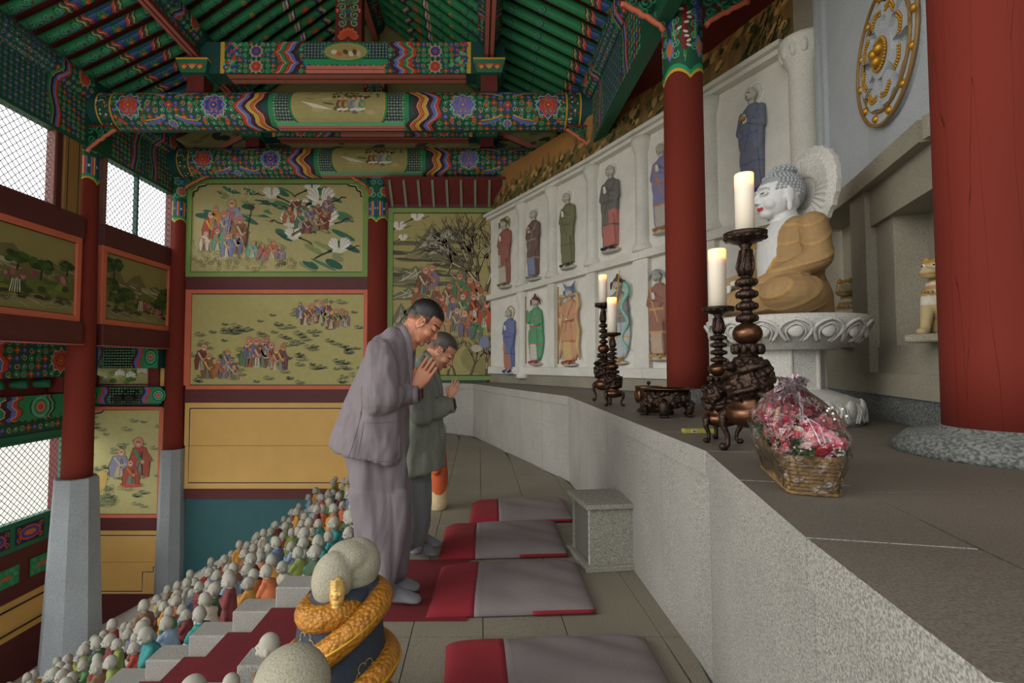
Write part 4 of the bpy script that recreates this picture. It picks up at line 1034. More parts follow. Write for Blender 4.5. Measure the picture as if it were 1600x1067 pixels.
# small eave of thin rafters above the right-hand mural
x0, x1, z0, z1 = rect(606, 279, 850, 326)
t = thing('inner_eave', 'small maroon soffit with thin grey-green rafters above the bare-tree mural', 'eave')
zf = pz(700, 280, YB - .42)
m = MB(); m.extr([(x0, YB + .05, z0 + .02), (x0, YB - .42, zf), (x0, YB - .42, zf + .05), (x0, YB + .05, z0 + .12)], (x1 - x0, 0, 0)); m.build('soffit_board', M_DKRED, t)
for k in range(12):
    xx = x0 + .08 + (x1 - x0 - .1) * k / 11
    m = MB(); m.extr([(xx, YB + .04, z0 - .03), (xx, YB - .41, zf - .05), (xx, YB - .41, zf + .01), (xx, YB + .04, z0 + .03)], (.045, 0, 0)); m.build('thin_rafter', mat('grey_green_paint', '#7f8a74', .7), t)
m = MB(); m.box(x0, x1, YB - .02, YB + .1, z0 - .04, z0 + .10); m.build('rail', M_MAROON, t)
# --- right mural with bare tree
t = framed('wall_mural', 'wall mural of robed crowd under bare snowy trees, lime frame, behind the two monks', 'mural', (606, 326, 786, 594), M_LIME, 7)
q = random.Random(23); a = Art(pmap(606, 326, 786, 594, YB, .015), .0012)
a.grid(613, 779, 333, 587, '#a89c60', 1)
for i in range(60): a.disc((q.uniform(613, 735), q.uniform(375, 450)), q.uniform(12, 30), ('#5d5b38', '#6b6842', '#8a8152', '#454a30')[i % 4], 1.6 + .005 * i, 10, q.uniform(1.5, 4), .06)
for (x, y, w, h) in ((675, 372, 30, 22), (700, 366, 36, 14), (690, 385, 30, 18), (650, 430, 40, 14), (640, 460, 40, 10), (628, 500, 30, 26), (660, 480, 36, 14), (720, 440, 30, 20)):
    a.poly([(x - w, y + h), (x - w * .4, y - h * .2), (x, y - h), (x + w * .5, y - h * .1), (x + w, y + h)], '#6f6c4c', 2.2); a.poly([(x - w * .7, y + h * .8), (x - w * .1, y - h * .2), (x, y - h * .8), (x + w * .15, y + h * .2), (x + w * .6, y + h * .9), (x, y + h * .5)], '#a9a488', 2.4)
    for k in range(8): a.stroke([(x + q.uniform(-.5, .5) * w, y - h * q.uniform(-.2, .6)), (x + q.uniform(-.7, .7) * w, y + h * .7)], 1.0, ('#4a4830', '#c6c2ac')[k % 2], 2.6)
for (x, y, s, d) in ((652, 343, 20, 1), (624, 358, 20, 1), (630, 375, 14, 1)): crane(a, x, y, s, d, 3)
qq = random.Random(5)
btree(a, 768, 520, 1.75, 56, 11, qq, 3, 6); btree(a, 748, 470, 1.62, 40, 7, qq, 3.2, 6); btree(a, 778, 480, 1.5, 40, 5, qq, 3.1, 5); btree(a, 700, 430, 1.2, 18, 3, qq, 3, 4); btree(a, 730, 440, 1.7, 16, 3, qq, 3, 4)
cw = [(662, 462, 44), (676, 455, 40), (652, 480, 30), (700, 478, 34), (718, 470, 42), (735, 474, 40), (748, 478, 38), (690, 500, 38), (706, 500, 34), (722, 498, 38), (742, 500, 40), (757, 512, 40), (712, 520, 38), (728, 528, 42), (745, 532, 36), (696, 522, 34), (756, 486, 30), (682, 478, 30), (665, 495, 30), (735, 512, 26)]
for i, (x, y, h) in enumerate(cw): arhat(a, x, y, h, ['#7a4a2c', '#7d6b7c', '#a8582c', '#8a5a34', '#4d7a52', '#b5552f', '#9a6a3c', '#b0643a', '#7a6c84', '#4f7a4c', '#7f3a30', '#c04a2c', '#8a7a64', '#6f6a82', '#5a7a50', '#b88a4c', '#6a7f5c', '#9a4a34', '#5f7a6a', '#b07a4c'][i], 5 + i * .1, q, ('wh', 'or_', 'gr')[i % 3])
a.disc((760, 560), 40, '#8f864e', 4, 14, 26)
for (x, ang) in ((735, 1.2), (712, 1.9), (760, 1.5), (775, 1.7), (700, 1.3)): btree(a, x, 588, ang, 20, 4, qq, 4.4, 5)
a.disc((745, 545), 9, '#b5b09a', 5, 8, 6); a.disc((757, 535), 8, '#7a86a0', 7, 8, 10)
clip_rects(a, 613, 333, 779, 587, 7, '#79964a', 12, {'tr': 12, 'bl': 12, 'br': 10})
a.stroke([(779, 455), (772, 455), (772, 470), (779, 478)], 2, 'bk', 13)
a.build('tree_painting', t)
# --- lower left mural
t = framed('wall_mural', 'narrow mural of standing and seated monks on curled waves, low in far left corner', 'mural', (118, 635, 256, 808), M_SALMON, 5)
q = random.Random(24); a = Art(pmap(118, 635, 256, 808, YB, .015), .0012)
a.grid(123, 251, 640, 803, '#bcb478', 1)
for i in range(70): x, y = q.uniform(135, 247), q.uniform(650, 798); curl(a, x, y, q.uniform(3, 6), q, '#7a7f5a', 2, .8); a.disc((x + 3, y), 3.5, '#7f8a6c', 1.5 + .01 * i, 8, 1.0)
for i in range(30): a.scroll((q.uniform(150, 190), q.uniform(760, 790)), 5, '#6d7a50', .8, 1.3, q.uniform(0, 6), 1, 3, 8)
arhat(a, 218, 745, 62, '#a5452f', 4, q, 'gr'); arhat(a, 188, 745, 44, '#8b86a2', 5, q, 'wh', True); arhat(a, 206, 757, 38, '#9a4630', 5.5, q, 'or_', True); a.disc((206, 757), 17, '#c8482e', 5.4, 12, 5)
a.disc((163, 745), 8, '#d9b04a', 4, 10, 10); a.disc((163, 750), 7, '#c9a85c', 4.4, 10, 16)
clip_rects(a, 123, 640, 251, 803, 5, '#cf6a4c', 10, {'tl': 40})
a.build('monk_painting', t)
# --- beams and lotus panel above it (far wall, left aisle)
def aisle_band(O, U, V, N, L, kind, e):
    a = Art(flat(O, U, V, N), .0015)
    return a
t = thing('aisle_beam', 'low painted beam with two black lamps on it, above the seated-monk mural', 'beam')
x0, x1, z0, z1 = rect(96, 603, 259, 631); e = MB(); e.col = C('te'); e.box(x0, x1, YB - .22, YB - 0.05, z0, z1)
a = Art(pmap(96, 603, 259, 631, YB - .22, 0), .0015)
def frontart(a, x0, x1, y0, y1, cx, w, l=1):
    a.grid(x0, x1, y0, y1, 'gr', l); h = y1 - y0
    a.lattice(cx - w, cx + w, y0, y1, 4.5, l, 'nv', ('wh', 'gl', 'gd', 'ye'))
    for d in (-1, 1):
        for k, c in enumerate(('mr', 'lb', 'rd')):
            off = lambda t: 3 * math.sin(t * 2 * PI)
            for i in range(8):
                ta, tb_ = i / 8, (i + 1) / 8; xa = cx + d * (w + k * 4.5)
                a.poly([(xa + off(ta), y0 + h * ta), (xa + d * 4.5 + off(ta), y0 + h * ta), (xa + d * 4.5 + off(tb_), y0 + h * tb_), (xa + off(tb_), y0 + h * tb_)], c, l + 1)
        c = (cx + d * (w + 27), (y0 + y1) / 2)
        for r_, cc in ((12, 'gb'), (10, 'gd'), (8, 'gl'), (6, 'gr'), (4, 'pk'), (2, 'rd')): a.disc(c, r_, cc, l + 1 + (12 - r_) * .1, 10, r_ * h / 26)
    return a
frontart(a, 96, 252, 605, 630, 195, 25); a.build('painted_beam', t, None, None, e)
t = thing('aisle_beam', 'dark round painted beam above the white lotus panel, left of the crane mural', 'beam')
x0, x1, z0, z1 = rect(96, 541, 254, 575); e = MB(); e.col = C('te'); e.box(x0, x1 + .1, YB - .3, YB, z0, z1)
a = Art(pmap(96, 541, 254, 575, YB - .3, 0), .0015); frontart(a, 96, 246, 541, 575, 184, 24); a.build('painted_beam', t, None, None, e)
t = thing('flower_painting', 'small panel of white lotus flowers between two painted beams', 'panel')
bx('board', M_CREAM, 96, 575, 237, 603, -.05, .05, t); bx('post', M_DKRED, 237, 560, 252, 605, -.05, .10, t); bx('side_strip', M_YEL, 252, 540, 258, 606, -.05, .04, t)
q = random.Random(9); a = Art(pmap(96, 575, 237, 603, YB, .05), .0015)
for i in range(16): a.disc((q.uniform(172, 228), q.uniform(578, 597)), 6, ('#7a8f2e', '#4f7a2c', '#9aa64a')[i % 3], 1 + .02 * i, 10, 4)
for (x, y) in ((207, 588), (224, 581), (190, 585), (168, 591)):
    for k in range(7): a.petal((x, y), PI + PI * k / 6, 0, 9 if x > 180 else 4, 4.5, ('wh', '#f0eee6')[k % 2], 3 + k * .05)
a.stroke([(96, 600.5), (235, 600.5), (235, 575)], 1.6, 'bk', 4); a.stroke([(96, 602), (237, 602), (237, 575)], 1.8, 'pk', 4.2)
a.build('lotus_painting', t)
for i, x in enumerate((188, 205)):
    p = onY(x, 622, YB - .42); t = thing('spot_lamp', 'small black spot lamp, %s of two clipped to the low painted beam' % ('left', 'right')[i], 'lamp', p)
    m = MB(); m.lathe([(.02, .1), (.06, .08), (.075, 0), (.078, -.09), (.06, -.09)], 14, ax='y'); m.build('lamp_housing', M_BLACK, t, True)
    m = MB(); m.tube([(0, .05, .05), (0, .12, .12), (0, .2, .14)], .012, 6); m.build('arm', M_BLACK, t)
# --- aisle beams running along the left (plane x = -7.3)
XA = -7.3
t = thing('aisle_beam', 'long painted beam low on the left, just above the lower lattice windows', 'beam')
e = MB(); e.col = C('te'); y0_, y1_ = 4.0, 9.55; zA, zB = lx(40, 618, XA)[1], lx(40, 655, XA)[1]
e.box(XA - .15, XA + .1, y0_, y1_, zB, zA)
a = Art(flat((XA + .1, 0, zB), (0, 1, 0), (0, 0, 1), (1, 0, 0)), .0015); H_ = zA - zB
a.grid(y0_, 9.2, 0, H_, 'gr', 1); a.grid(9.2, 9.24, 0, H_, 'ye', 2)
a.zig(8.75, 0, H_, ['gd', 'rd', 'gl'], .06, .08, -1, 3, 8, 1)
for r_, cc in ((.26, 'gb'), (.22, 'gd'), (.18, 'gl'), (.13, 'gr'), (.09, 'pk'), (.05, 'rd')): a.disc((8.45, H_ / 2), r_, cc, 3 + (.3 - r_) * 5, 12, min(r_, H_ * .48))
a.zig(8.12, 0, H_, ['rd', 'lb', 'mr', 'gr'], .10, .10, -1, 4, 10, 1.5)
a.lattice(4.2, 7.6, 0, H_, .09, 4, 'nv', ('wh', 'gl', 'gd', 'ye')); a.build('painted_beam', t, None, None, e)
t = thing('aisle_beam', 'round-edged painted beam at the far left under the maroon rail, with red rail and green rafters below', 'beam')
e = MB(); e.col = C('te'); zA, zC = lx(40, 530, XA)[1], lx(40, 590, XA)[1]; e.box(XA - .15, XA + .2, y0_, y1_, zC, zA)
a = Art(flat((XA + .2, 0, zC), (0, 1, 0), (0, 0, 1), (1, 0, 0)), .0015); H_ = zA - zC
a.flowerfield(4.2, 9.1, 0, H_, .13, 1); a.zig(7.75, 0, H_, ['rd', 'lb', 'mr'], .1, .12, -1, 3, 10, 1.5); a.lotus((8.7, H_ * .45), .2, 'rd', 'rd', 3); a.build('painted_beam', t, None, None, e)
m = MB(); m.box(XA + .0, XA + .25, 8.7, 9.15, lx(60, 614, XA)[1], zC); m.build('post', M_DKRED, t)
m = MB(); m.box(XA - .3, XA - .02, 4, 9.9, lx(40, 618, XA)[1] - .02, zC); m.build('back_board', M_DKRED, t)
for i in range(9): m = MB(); m.tube([(XA - .35, 5.0 + i * .42, zC - .12), (XA + .15, 5.2 + i * .42, zC - .10)], .07, 10); m.build('rafter_end', M_GREEN, t, True)
# upper lintel that closes the wall between the rail and the outer aisle
m = MB(); m.box(XO - .4, XL - .1, 3.9, YB, Zm['bot'] + .1, Zm['bot'] + .2); o = m.build('ceiling_7', M_DKRED); tag(o, kind='structure')

# --- landscape panels of the upper left wall
def landscape(y0, y1, label, seed, pines):
    z0, z1 = Zm['pb'], Zm['pt']; t = thing('landscape_panel', label, 'panel'); fw = .09
    for q_ in ((y0, y1, z1 - fw, z1), (y0, y1, z0, z0 + fw), (y0, y0 + fw, z0 + fw, z1 - fw), (y1 - fw, y1, z0 + fw, z1 - fw)):
        m = MB(); m.box(XL - .08, XL + .05, *q_, .004); m.build('frame', M_PINK if False else M_SALMON, t)
    m = MB(); m.box(XL - .08, XL + .01, y0 + fw * .5, y1 - fw * .5, z0 + fw * .5, z1 - fw * .5); m.build('board', mat('olive_ground', '#8f8550', 0.7, var=.05), t)
    H_ = z1 - z0; L_ = y1 - y0; q = random.Random(seed)
    a = Art(flat((XL + .01, y0, z0), (0, 1, 0), (0, 0, 1), (1, 0, 0)), .0014)
    f = lambda u, v: (fw + u * (L_ - 2 * fw), fw + v * (H_ - 2 * fw))
    def hill(pts, c, l): a.poly([f(*p) for p in pts], c, l)
    hill([(0, .5), (.1, .72), (.2, .78), (.3, .6), (.42, .74), (.52, .78), (.64, .58), (.8, .66), (1, .55), (1, .4), (0, .4)], '#6c6640', 2)
    for i in range(50): a.disc(f(q.uniform(.02, .98), q.uniform(.4, .62)), q.uniform(.06, .16), ('#9a956f', '#857f56', '#b0ab88')[i % 3], 3 + i * .01, 10, q.uniform(.008, .02), q.uniform(-.3, 0))
    hill([(0, .36), (.2, .44), (.4, .4), (.6, .5), (.8, .42), (1, .5), (1, .2), (.7, .22), (.4, .16), (0, .3)], '#5c6a2c', 4)
    for i in range(40): a.disc(f(q.uniform(.03, .95), q.uniform(.22, .46)), q.uniform(.04, .10), ('#4a5a24', '#6f7a30', '#36431e')[i % 3], 4.4 + i * .01, 9, q.uniform(.02, .05))
    for i in range(45): u = q.uniform(.05, .95); a.disc(f(u, .34 + .12 * u + q.uniform(-.05, .05) if seed % 2 else .55 - .4 * u + q.uniform(-.05, .05)), q.uniform(.02, .05), ('#9a5a60', '#84484f', '#b0747a')[i % 3], 5.2 + i * .01, 8)
    for (u, v, s_) in pines:
        a.stroke([f(u, v - .16 * s_), f(u + .01, v)], .03, '#2e2414', 6)
        for k in range(14): a.disc(tuple(c + d for c, d in zip(f(u, v), (q.uniform(-.16, .16) * s_, q.uniform(-.04, .12) * s_))), .075 * s_, ('#2f4a1a', '#3f5c20', '#25391a')[k % 3], 6.4 + k * .02, 9, .045 * s_)
    for i in range(30): a.disc(f(q.uniform(.05, .95), q.uniform(.13, .22)), q.uniform(.04, .09), ('#4a4428', '#2f2c1c', '#6d6840')[i % 3], 7 + i * .01, 8, q.uniform(.01, .04))
    for i in range(26): u = q.uniform(.02, .9); a.stroke([f(u, q.uniform(.03, .16)), f(u + .1, q.uniform(.03, .16))], .01, ('#7d8a70', '#a5a888')[i % 2], 7.5)
    for k in range(5): a.stroke([f(.52 + .012 * k, .36), f(.50 + .018 * k, .20)], .014, ('wh', '#b8b49a')[k % 2], 8)
    for e in ([(0, 0), (1, 0), (1, 1), (0, 1), (0, 0)],): a.stroke([f(*p) for p in e], .022, 'bk', 9)
    a.build('landscape_painting', t)
landscape(5.35, YA - .23, 'landscape panel of a waterfall, pink blossom and one green pine, nearer on the left wall', 31, [(.72, .55, 1), (.55, .6, .8), (.93, .62, .7)])
landscape(YA + .2, YB - .14, 'landscape panel of dark pines over a stream, farther on the left wall', 30, [(.12, .78, 1.2), (.08, .5, 1.0), (.3, .36, 1.2), (.92, .36, 1.2), (.95, .55, .8)])
# ================================================================== CARVED STONE WALL BEHIND THE ALTAR
wr = tag(bpy.data.objects.new('wall_right', None), kind='structure'); COL.objects.link(wr)
def yc(px): return 332 - .551 * (px - 770) if px < 956 else 229.5 - .63 * (px - 956)
def yl(px): return 460 - .2915 * (px - 770)
def bayframe(i):
    A, B = W[i], W[i + 1]; u = (B - A).normalized(); n = Vector((-u.y, u.x))
    if n.x > 0: n = -n
    return A, B, u, n
def onBay(i, px, py, off=0.0):
    A, B, u, n = bayframe(i); r = ray(px, py); A2 = A + n * off
    # (t*r.xy - A2).n = 0
    t = A2.dot(n) / (r.x * n.x + r.y * n.y); p = Vector((0, 0, CZ)) + r * t
    return (Vector((p.x, p.y)) - A).dot(u), p.z
pxW = [770, 818, 866, 929, 1008, 1117, 1250]
zc = []; zl = []
for k in range(7):
    i = min(k, 5)
    zc.append(onBay(i, pxW[k], yc(pxW[k]), .1)[1]); zl.append(onBay(i, pxW[k], yl(pxW[k]), .08)[1])
print('cornice z', zc, 'ledge z', zl)
ZT = 4.62
def hexa(a, b, n, n0, n1, za0, za1, zb0, zb1, name, m_, par, ga=0.002, off2=None):
    u = (b - a).normalized(); a = a + u * ga; b = b - u * ga; nb = off2 or n
    P = [a + n * n0, b + nb * n0, b + nb * n1, a + n * n1]
    vs = [(P[0].x, P[0].y, za0), (P[1].x, P[1].y, zb0), (P[2].x, P[2].y, zb0), (P[3].x, P[3].y, za0), (P[0].x, P[0].y, za1), (P[1].x, P[1].y, zb1), (P[2].x, P[2].y, zb1), (P[3].x, P[3].y, za1)]
    m = MB(); m.add(vs, [(0, 3, 2, 1), (4, 5, 6, 7), (0, 1, 5, 4), (1, 2, 6, 5), (2, 3, 7, 6), (3, 0, 4, 7)]); return m.build(name, m_, par)
RAIL = ALT + .30
for i in range(6):
    A, B, u, n = bayframe(i)
    hexa(A, B, n, -.30, .10, zl[i] - .10, zl[i], zl[i + 1] - .10, zl[i + 1], 'ledge_stone', M_WALLST, wr)
    hexa(A, B, n, -.30, .10, zc[i] - .10, zc[i] - .05, zc[i + 1] - .10, zc[i + 1] - .05, 'cornice_stone', M_WALLST, wr)
    hexa(A, B, n, -.30, .16, zc[i] - .05, zc[i], zc[i + 1] - .05, zc[i + 1], 'cornice_stone', M_WALLST, wr)
    hexa(A, B, n, -.30, .06, RAIL - .13, RAIL, RAIL - .13, RAIL, 'rail_stone', M_WALLST, wr)
    hexa(A, B, n, -.30, .02, ALT - .02, RAIL - .13, ALT - .02, RAIL - .13, 'base_course', M_NICHE, wr)
    # mural strip above the cornice
    hexa(A, B, n, -.34, -.02, zc[i] - .1, ZT + .4, zc[i + 1] - .1, ZT + .4, 'mural_board', mat('mural_ochre', '#a87840', .7, var=.06), wr)
q = random.Random(41)
for i in range(6):
    A, B, u, n = bayframe(i); L = (B - A).length; N3 = Vector((n.x, n.y, 0)); U3 = Vector((u.x, u.y, 0))
    a = Art(lambda s_, z, h, A=A, i=i, L=L: Vector((A.x, A.y, 0)) + U3 * s_ + N3 * (-.02 + h) + Vector((0, 0, zc[i] + (zc[i + 1] - zc[i]) * s_ / L + z)), .0015)
    Ht = 1.2
    pts = [(0, 0)] + [(L * k / 12, .12 + .35 * abs(math.sin(k * 1.3 + i)) + q.uniform(0, .15)) for k in range(13)] + [(L, 0)]
    for k in range(12): x0, x1 = L * k / 12, L * (k + 1) / 12; a.poly([(x0, 0), (x1, 0), pts[k + 2], pts[k + 1]], ('#86683c', '#7b5f36')[k % 2], 1)
    for k in range(70):
        x = q.uniform(0.05, L - .05); z = q.uniform(0, .55) * (1 if i > 3 else .7)
        a.disc((x, z), q.uniform(.03, .08), ('#5a5a2a', '#3c3f1e', '#7d6a3a', '#c09a5c')[k % 4], 2 + .01 * k, 8, q.uniform(.015, .05), .6)
    if i == 5:
        for k in range(120): a.stroke([(L * .55 + q.uniform(0, L * .4), q.uniform(0, .9)) for _ in (0,)] + [(L * .58 + q.uniform(0, L * .4), q.uniform(0.1, .9)) for _ in (0,)] if False else [(x := L * .45 + q.uniform(0, L * .5), z := q.uniform(0, 1) * (x / L) ** 2), (x + .05, z + .07)], .02, ('#4a4520', '#2c2a16', '#8d7a3c')[k % 3], 4)
    a.stroke([(0, .06), (L, .06)], .012, 'bk', 6)
    a.build('mural_painting', wr)
# thin maroon band between mural and soffit
# ---- half columns and pilasters
def halfcol(c, z0, z1, r, par):
    m = MB(); h = z1 - z0
    m.lathe([(r * 1.45, 0), (r * 1.45, .05), (r * 1.15, .10), (r, .13), (r * .92, h - .22), (r * .98, h - .20), (r * 1.25, h - .13), (r * 1.42, h - .07), (r * 1.42, h)], 24, (c.x, c.y, z0))
    m.build('half_column', M_WALLST, par, True)
for k in range(1, 6):
    A, B, u, n = bayframe(k); halfcol(W[k] + n * .0, zl[k], zc[k] - .09, .10, wr)
for k, wd_ in ((1, .0), (2, .09), (3, .10), (4, .13), (5, .10)):
    A, B, u, n = bayframe(k); c = W[k]
    if wd_ == 0: halfcol(c, RAIL - .2, zl[k] - .1, .09, wr)
    else: hexa(c - u * wd_, c + u * wd_, n, -.2, .07, RAIL, zl[k] - .10, RAIL, zl[k] - .10, 'pilaster', M_WALLST, wr)
# ---- relief panels: slab + carved figure
def relief(i, row, px, ytop, ybot, label, robe, under, trim, halo=None, hat=None, pose=0, seed=0, extra=None, sc=1.0):
    A, B, u, n = bayframe(i); L = (B - A).length
    s_, zb_ = onBay(i, px, ybot, .0); _, zt_ = onBay(i, px, ytop, .0); H = zt_ - zb_
    t = thing('relief_panel', label, 'relief', (A.x, A.y, 0), 0, None)
    m = MB()
    z0, z1 = (zl[i], zc[i] - .1) if row else (RAIL, zl[i] - .1); z0b, z1b = (zl[i + 1], zc[i + 1] - .1) if row else (RAIL, zl[i + 1] - .1)
    o = hexa(Vector((0, 0)), B - A, n, -.25, -.0, z0 + .002, z1 - .002, z0b + .002, z1b - .002, 'slab', M_RELST, t)
    q = random.Random(seed)
    # figure in local frame: X along wall (towards camera end = +u), Y out of wall (n), Z up
    K = H
    P = lambda x, y, z: (x * K, y * K, z * K)
    def E(mb, x, y, z, rx, ry, rz, ro=0): mb.ell(P(x, y, z), (rx * K, ry * K, rz * K), (0, ro, 0), 14, 10)
    fl = pose % 2 and -1 or 1
    b = MB(); D = .07
    b.loft([(P(0, .02, .05), P(.10, 0, 0), P(0, D * .7, 0)), (P(.0, .02, .25), P(.105, 0, 0), P(0, D * .9, 0)), (P(fl * .01, .02, .48), P(.10, 0, 0), P(0, D, 0)), (P(0, .02, .66), P(.115, 0, 0), P(0, D * 1.1, 0)), (P(0, .02, .78), P(.10, 0, 0), P(0, D * .9, 0)), (P(0, .02, .83), P(.045, 0, 0), P(0, D * .5, 0))], 20)
    # arms and hanging sleeves
    if pose in (0, 1):
        for s2 in (-1, 1): b.cap(P(s2 * .10, .03, .76), P(s2 * .125, .05, .60), .035 * K, .032 * K); b.cap(P(s2 * .125, .05, .60), P(s2 * .02, .10, .66), .032 * K, .024 * K); E(b, s2 * .10, .05, .50, .028, .03, .12, s2 * .1)
    elif pose == 2:
        b.cap(P(-.10, .03, .76), P(-.16, .05, .62), .035 * K, .03 * K); b.cap(P(-.16, .05, .62), P(-.17, .07, .78), .03 * K, .022 * K); b.cap(P(.10, .03, .76), P(.15, .05, .60), .035 * K, .03 * K); b.cap(P(.15, .05, .6), P(.04, .09, .56), .03 * K, .022 * K); E(b, .13, .04, .42, .04, .03, .16, .2)
        E(b, -.12, .03, .30, .05, .03, .22, -.15); E(b, .12, .03, .25, .06, .03, .2, .2)
    for k in range(9):
        x = -.09 + .0225 * k; x2 = x * .8 + q.uniform(-.03, .03)
        b.tube([P(x2 * .7, .02 + D * 1.0, .60), P(x, .02 + D * .92, .35), P(x * 1.05, .02 + D * .6, .06)], .008 * K, 6)
    b.V = [tuple((u.x * v[0] + n.x * v[1] + u.x * s_, u.y * v[0] + n.y * v[1] + u.y * s_, v[2] + zb_)) for v in b.V]
    o = remesh(b, 'robe', M_VS, .011 * max(K, .9), t, 1)
    inv = lambda co: ((Vector((co.x, co.y)).dot(u) - s_) / K, Vector((co.x, co.y)).dot(n) / K, (co.z - zb_) / K)
    gmix = lambda c_: tuple(a_ * .78 + b_ * .22 for a_, b_ in zip(C(c_), C('#a8a498'))); cr, cu, ct = gmix(robe), gmix(under), gmix(trim)
    def pf(co):
        x, y, z = inv(co)
        if z < .28 and abs(x) < .075: return cu
        if abs(x - (z - .5) * .35 * fl) < .010 and z > .4: return ct
        if abs(z - .285) < .012: return ct
        if abs(z - .54) < .012 and abs(x) < .1: return ct
        if seed % 3 == 1 and z < .45 and x * fl > .03: return cu
        return cr
    paint(o, pf)
    h = MB(); hd = MB(); ft = MB(); hx = .012 * fl
    E(h, hx, .05, .91, .046, .05, .062); E(h, hx, .098, .905, .010, .014, .014); E(h, hx, .085, .872, .026, .022, .022)
    for s2 in (-1, 1): E(h, hx + s2 * .046, .045, .90, .010, .014, .026); E(h, hx + s2 * .018, .090, .925, .012, .010, .006)
    h.cap(P(0, .03, .80), P(hx, .04, .88), .028 * K, .024 * K)
    if pose in (0, 1):
        for s2 in (-1, 1): hd.cap(P(s2 * .012, .11, .655), P(s2 * .006, .125, .71), .014 * K, .009 * K)
    else: hd.cap(P(-.17, .07, .78), P(-.165, .08, .82), .017 * K, .012 * K); hd.cap(P(.04, .09, .56), P(.01, .10, .565), .016 * K, .012 * K)
    for s2 in (-1, 1): ft.cap(P(s2 * .045, .04, .035), P(s2 * .065, .11, .018), .022 * K, .02 * K)
    E(ft, 0, .03, -.005, .15, .07, .03)
    tr = lambda mb: setattr(mb, 'V', [tuple((u.x * v[0] + n.x * v[1] + u.x * s_, u.y * v[0] + n.y * v[1] + u.y * s_, v[2] + zb_)) for v in mb.V])
    tr(h); tr(hd); tr(ft); o2 = remesh(h, 'head', M_VS, .008 * max(K, .9), t, 1); o3 = remesh(ft, 'feet_on_cloud_base', M_VS, .010 * max(K, .9), t, 1); o4 = tag(hd.build('hands', M_RELST, t, True), kind='stuff')
    sk, dk, lip = C('#bab6aa'), C('#2c2a28'), C('#a8443a')
    def ph(co):
        x, y, z = inv(co); x -= hx
        if y > .075 and abs(abs(x) - .018) < .009 and abs(z - .912) < .004: return dk
        if y > .085 and abs(x) < .012 and abs(z - .873) < .005: return lip
        if .0 < z < .05 and abs(x) > .02 and abs(x) < .1 and y > .05: return C(trim)
        return sk
    paint(o2, ph); paint(o3, ph)
    if hat:
        g = MB(); E(g, hx, .045, .945, .055, .055, .04)
        if hat[1] == 'flame': g.tube([P(hx, .05, .95), P(hx, .05, 1.03)], [.04 * K, .006 * K], 8)
        if hat[1] == 'horn':
            for s2 in (-1, 1): g.tube([P(hx + s2 * .04, .05, .96), P(hx + s2 * .09, .05, 1.0), P(hx + s2 * .12, .05, 1.04)], [.018 * K, .014 * K, .004 * K], 8)
        for s2 in (-1, 1): g.tube([P(hx + s2 * .05, .05, .95), P(hx + s2 * .10, .05, .93), P(hx + s2 * .12, .04, .86)], [.010 * K, .016 * K, .006 * K], 6)
        tr(g); g.build('headdress', mat('hat_' + hat[0].strip('#'), hat[0], .7, var=.1), t, True)
    if halo:
        g = MB(); N_ = 32; rr = .098 * K; pts = [(hx * K + rr * math.cos(2 * PI * k / N_), .006 * K, .915 * K + rr * math.sin(2 * PI * k / N_)) for k in range(N_ + 1)]
        g.tube(pts, .008 * K, 6); tr(g); g.build('halo', mat('halo_' + halo.strip('#'), halo, .7), t, True)
    for kind, cc in (extra or []):
        g = MB()
        if kind == 'staff': g.tube([P(-.17, .09, .0), P(-.165, .09, 1.0)], .009 * K, 8)
        if kind == 'sword': g.tube([P(.02, .10, .56), P(.10, .10, 1.05)], [.010 * K, .006 * K], 6); g.tube([P(-.02, .10, .60), P(.06, .10, .56)], .008 * K, 6)
        if kind == 'scarf':
            for s2 in (-1, 1): g.tube([P(s2 * .05, .06, .86), P(s2 * .16, .05, .88), P(s2 * .19, .05, .74), P(s2 * .13, .05, .60), P(s2 * .19, .05, .42), P(s2 * .15, .04, .22), P(s2 * .20, .04, .06)], [.015 * K, .022 * K, .025 * K, .022 * K, .025 * K, .03 * K, .008 * K], 8)
        if kind == 'serpent': g.tube([P(.14 + .05 * math.sin(k * .8), .07, .9 - .045 * k) for k in range(18)], [.028 * K * (1 - .03 * k) for k in range(18)], 8)
        if kind == 'bowl': E(g, .0, .14, .68, .03, .025, .022)
        tr(g); g.build(kind, mat('relief_' + cc.strip('#'), cc, .7, var=.1), t, True)
    return t
relief(0, 1, 792, 340, 448, 'carved guardian in red armour and gold halo, upper row at far corner', '#9a4438', '#c4beb0', '#7a6a3a', '#a58a3c', ('#6a6a3a', 'round'), 1, 1)
relief(1, 1, 837, 326, 436, 'carved monk in dark brown robe over blue skirt, upper row of stone wall', '#5f2f2a', '#6f7fb0', '#8a8272', '#efeee6', None, 0, 2, [('bowl', '#a8803c')])
relief(2, 1, 891, 298, 418, 'carved monk wrapped in plain olive green robe, upper row of stone wall', '#66683a', '#66683a', '#4a4c28', '#efeee6', None, 1, 3)
relief(3, 1, 958, 256, 392, 'carved monk in charcoal robe over coral pink skirt, upper row of stone wall', '#5a5a58', '#c0625a', '#3a3836', '#efeee6', None, 0, 4)
relief(4, 1, 1040, 220, 362, 'carved figure with violet sleeve mostly hidden behind the altar column, upper row', '#7a78b0', '#b9b6ac', '#c07a3a', '#efeee6', None, 1, 5)
relief(5, 1, 1182, 132, 306, 'large carved monk in slate blue robe with white halo, above and left of the Buddha', '#5a6480', '#5a6480', '#3a4a88', '#efeee6', None, 0, 6, [('bowl', '#a8803c')])
relief(0, 0, 799, 480, 582, 'carved guardian in blue and orange dress with gold halo, lower row nearest the far corner', '#5a68a8', '#b86a44', '#3a4a88', '#a58a3c', None, 1, 7)
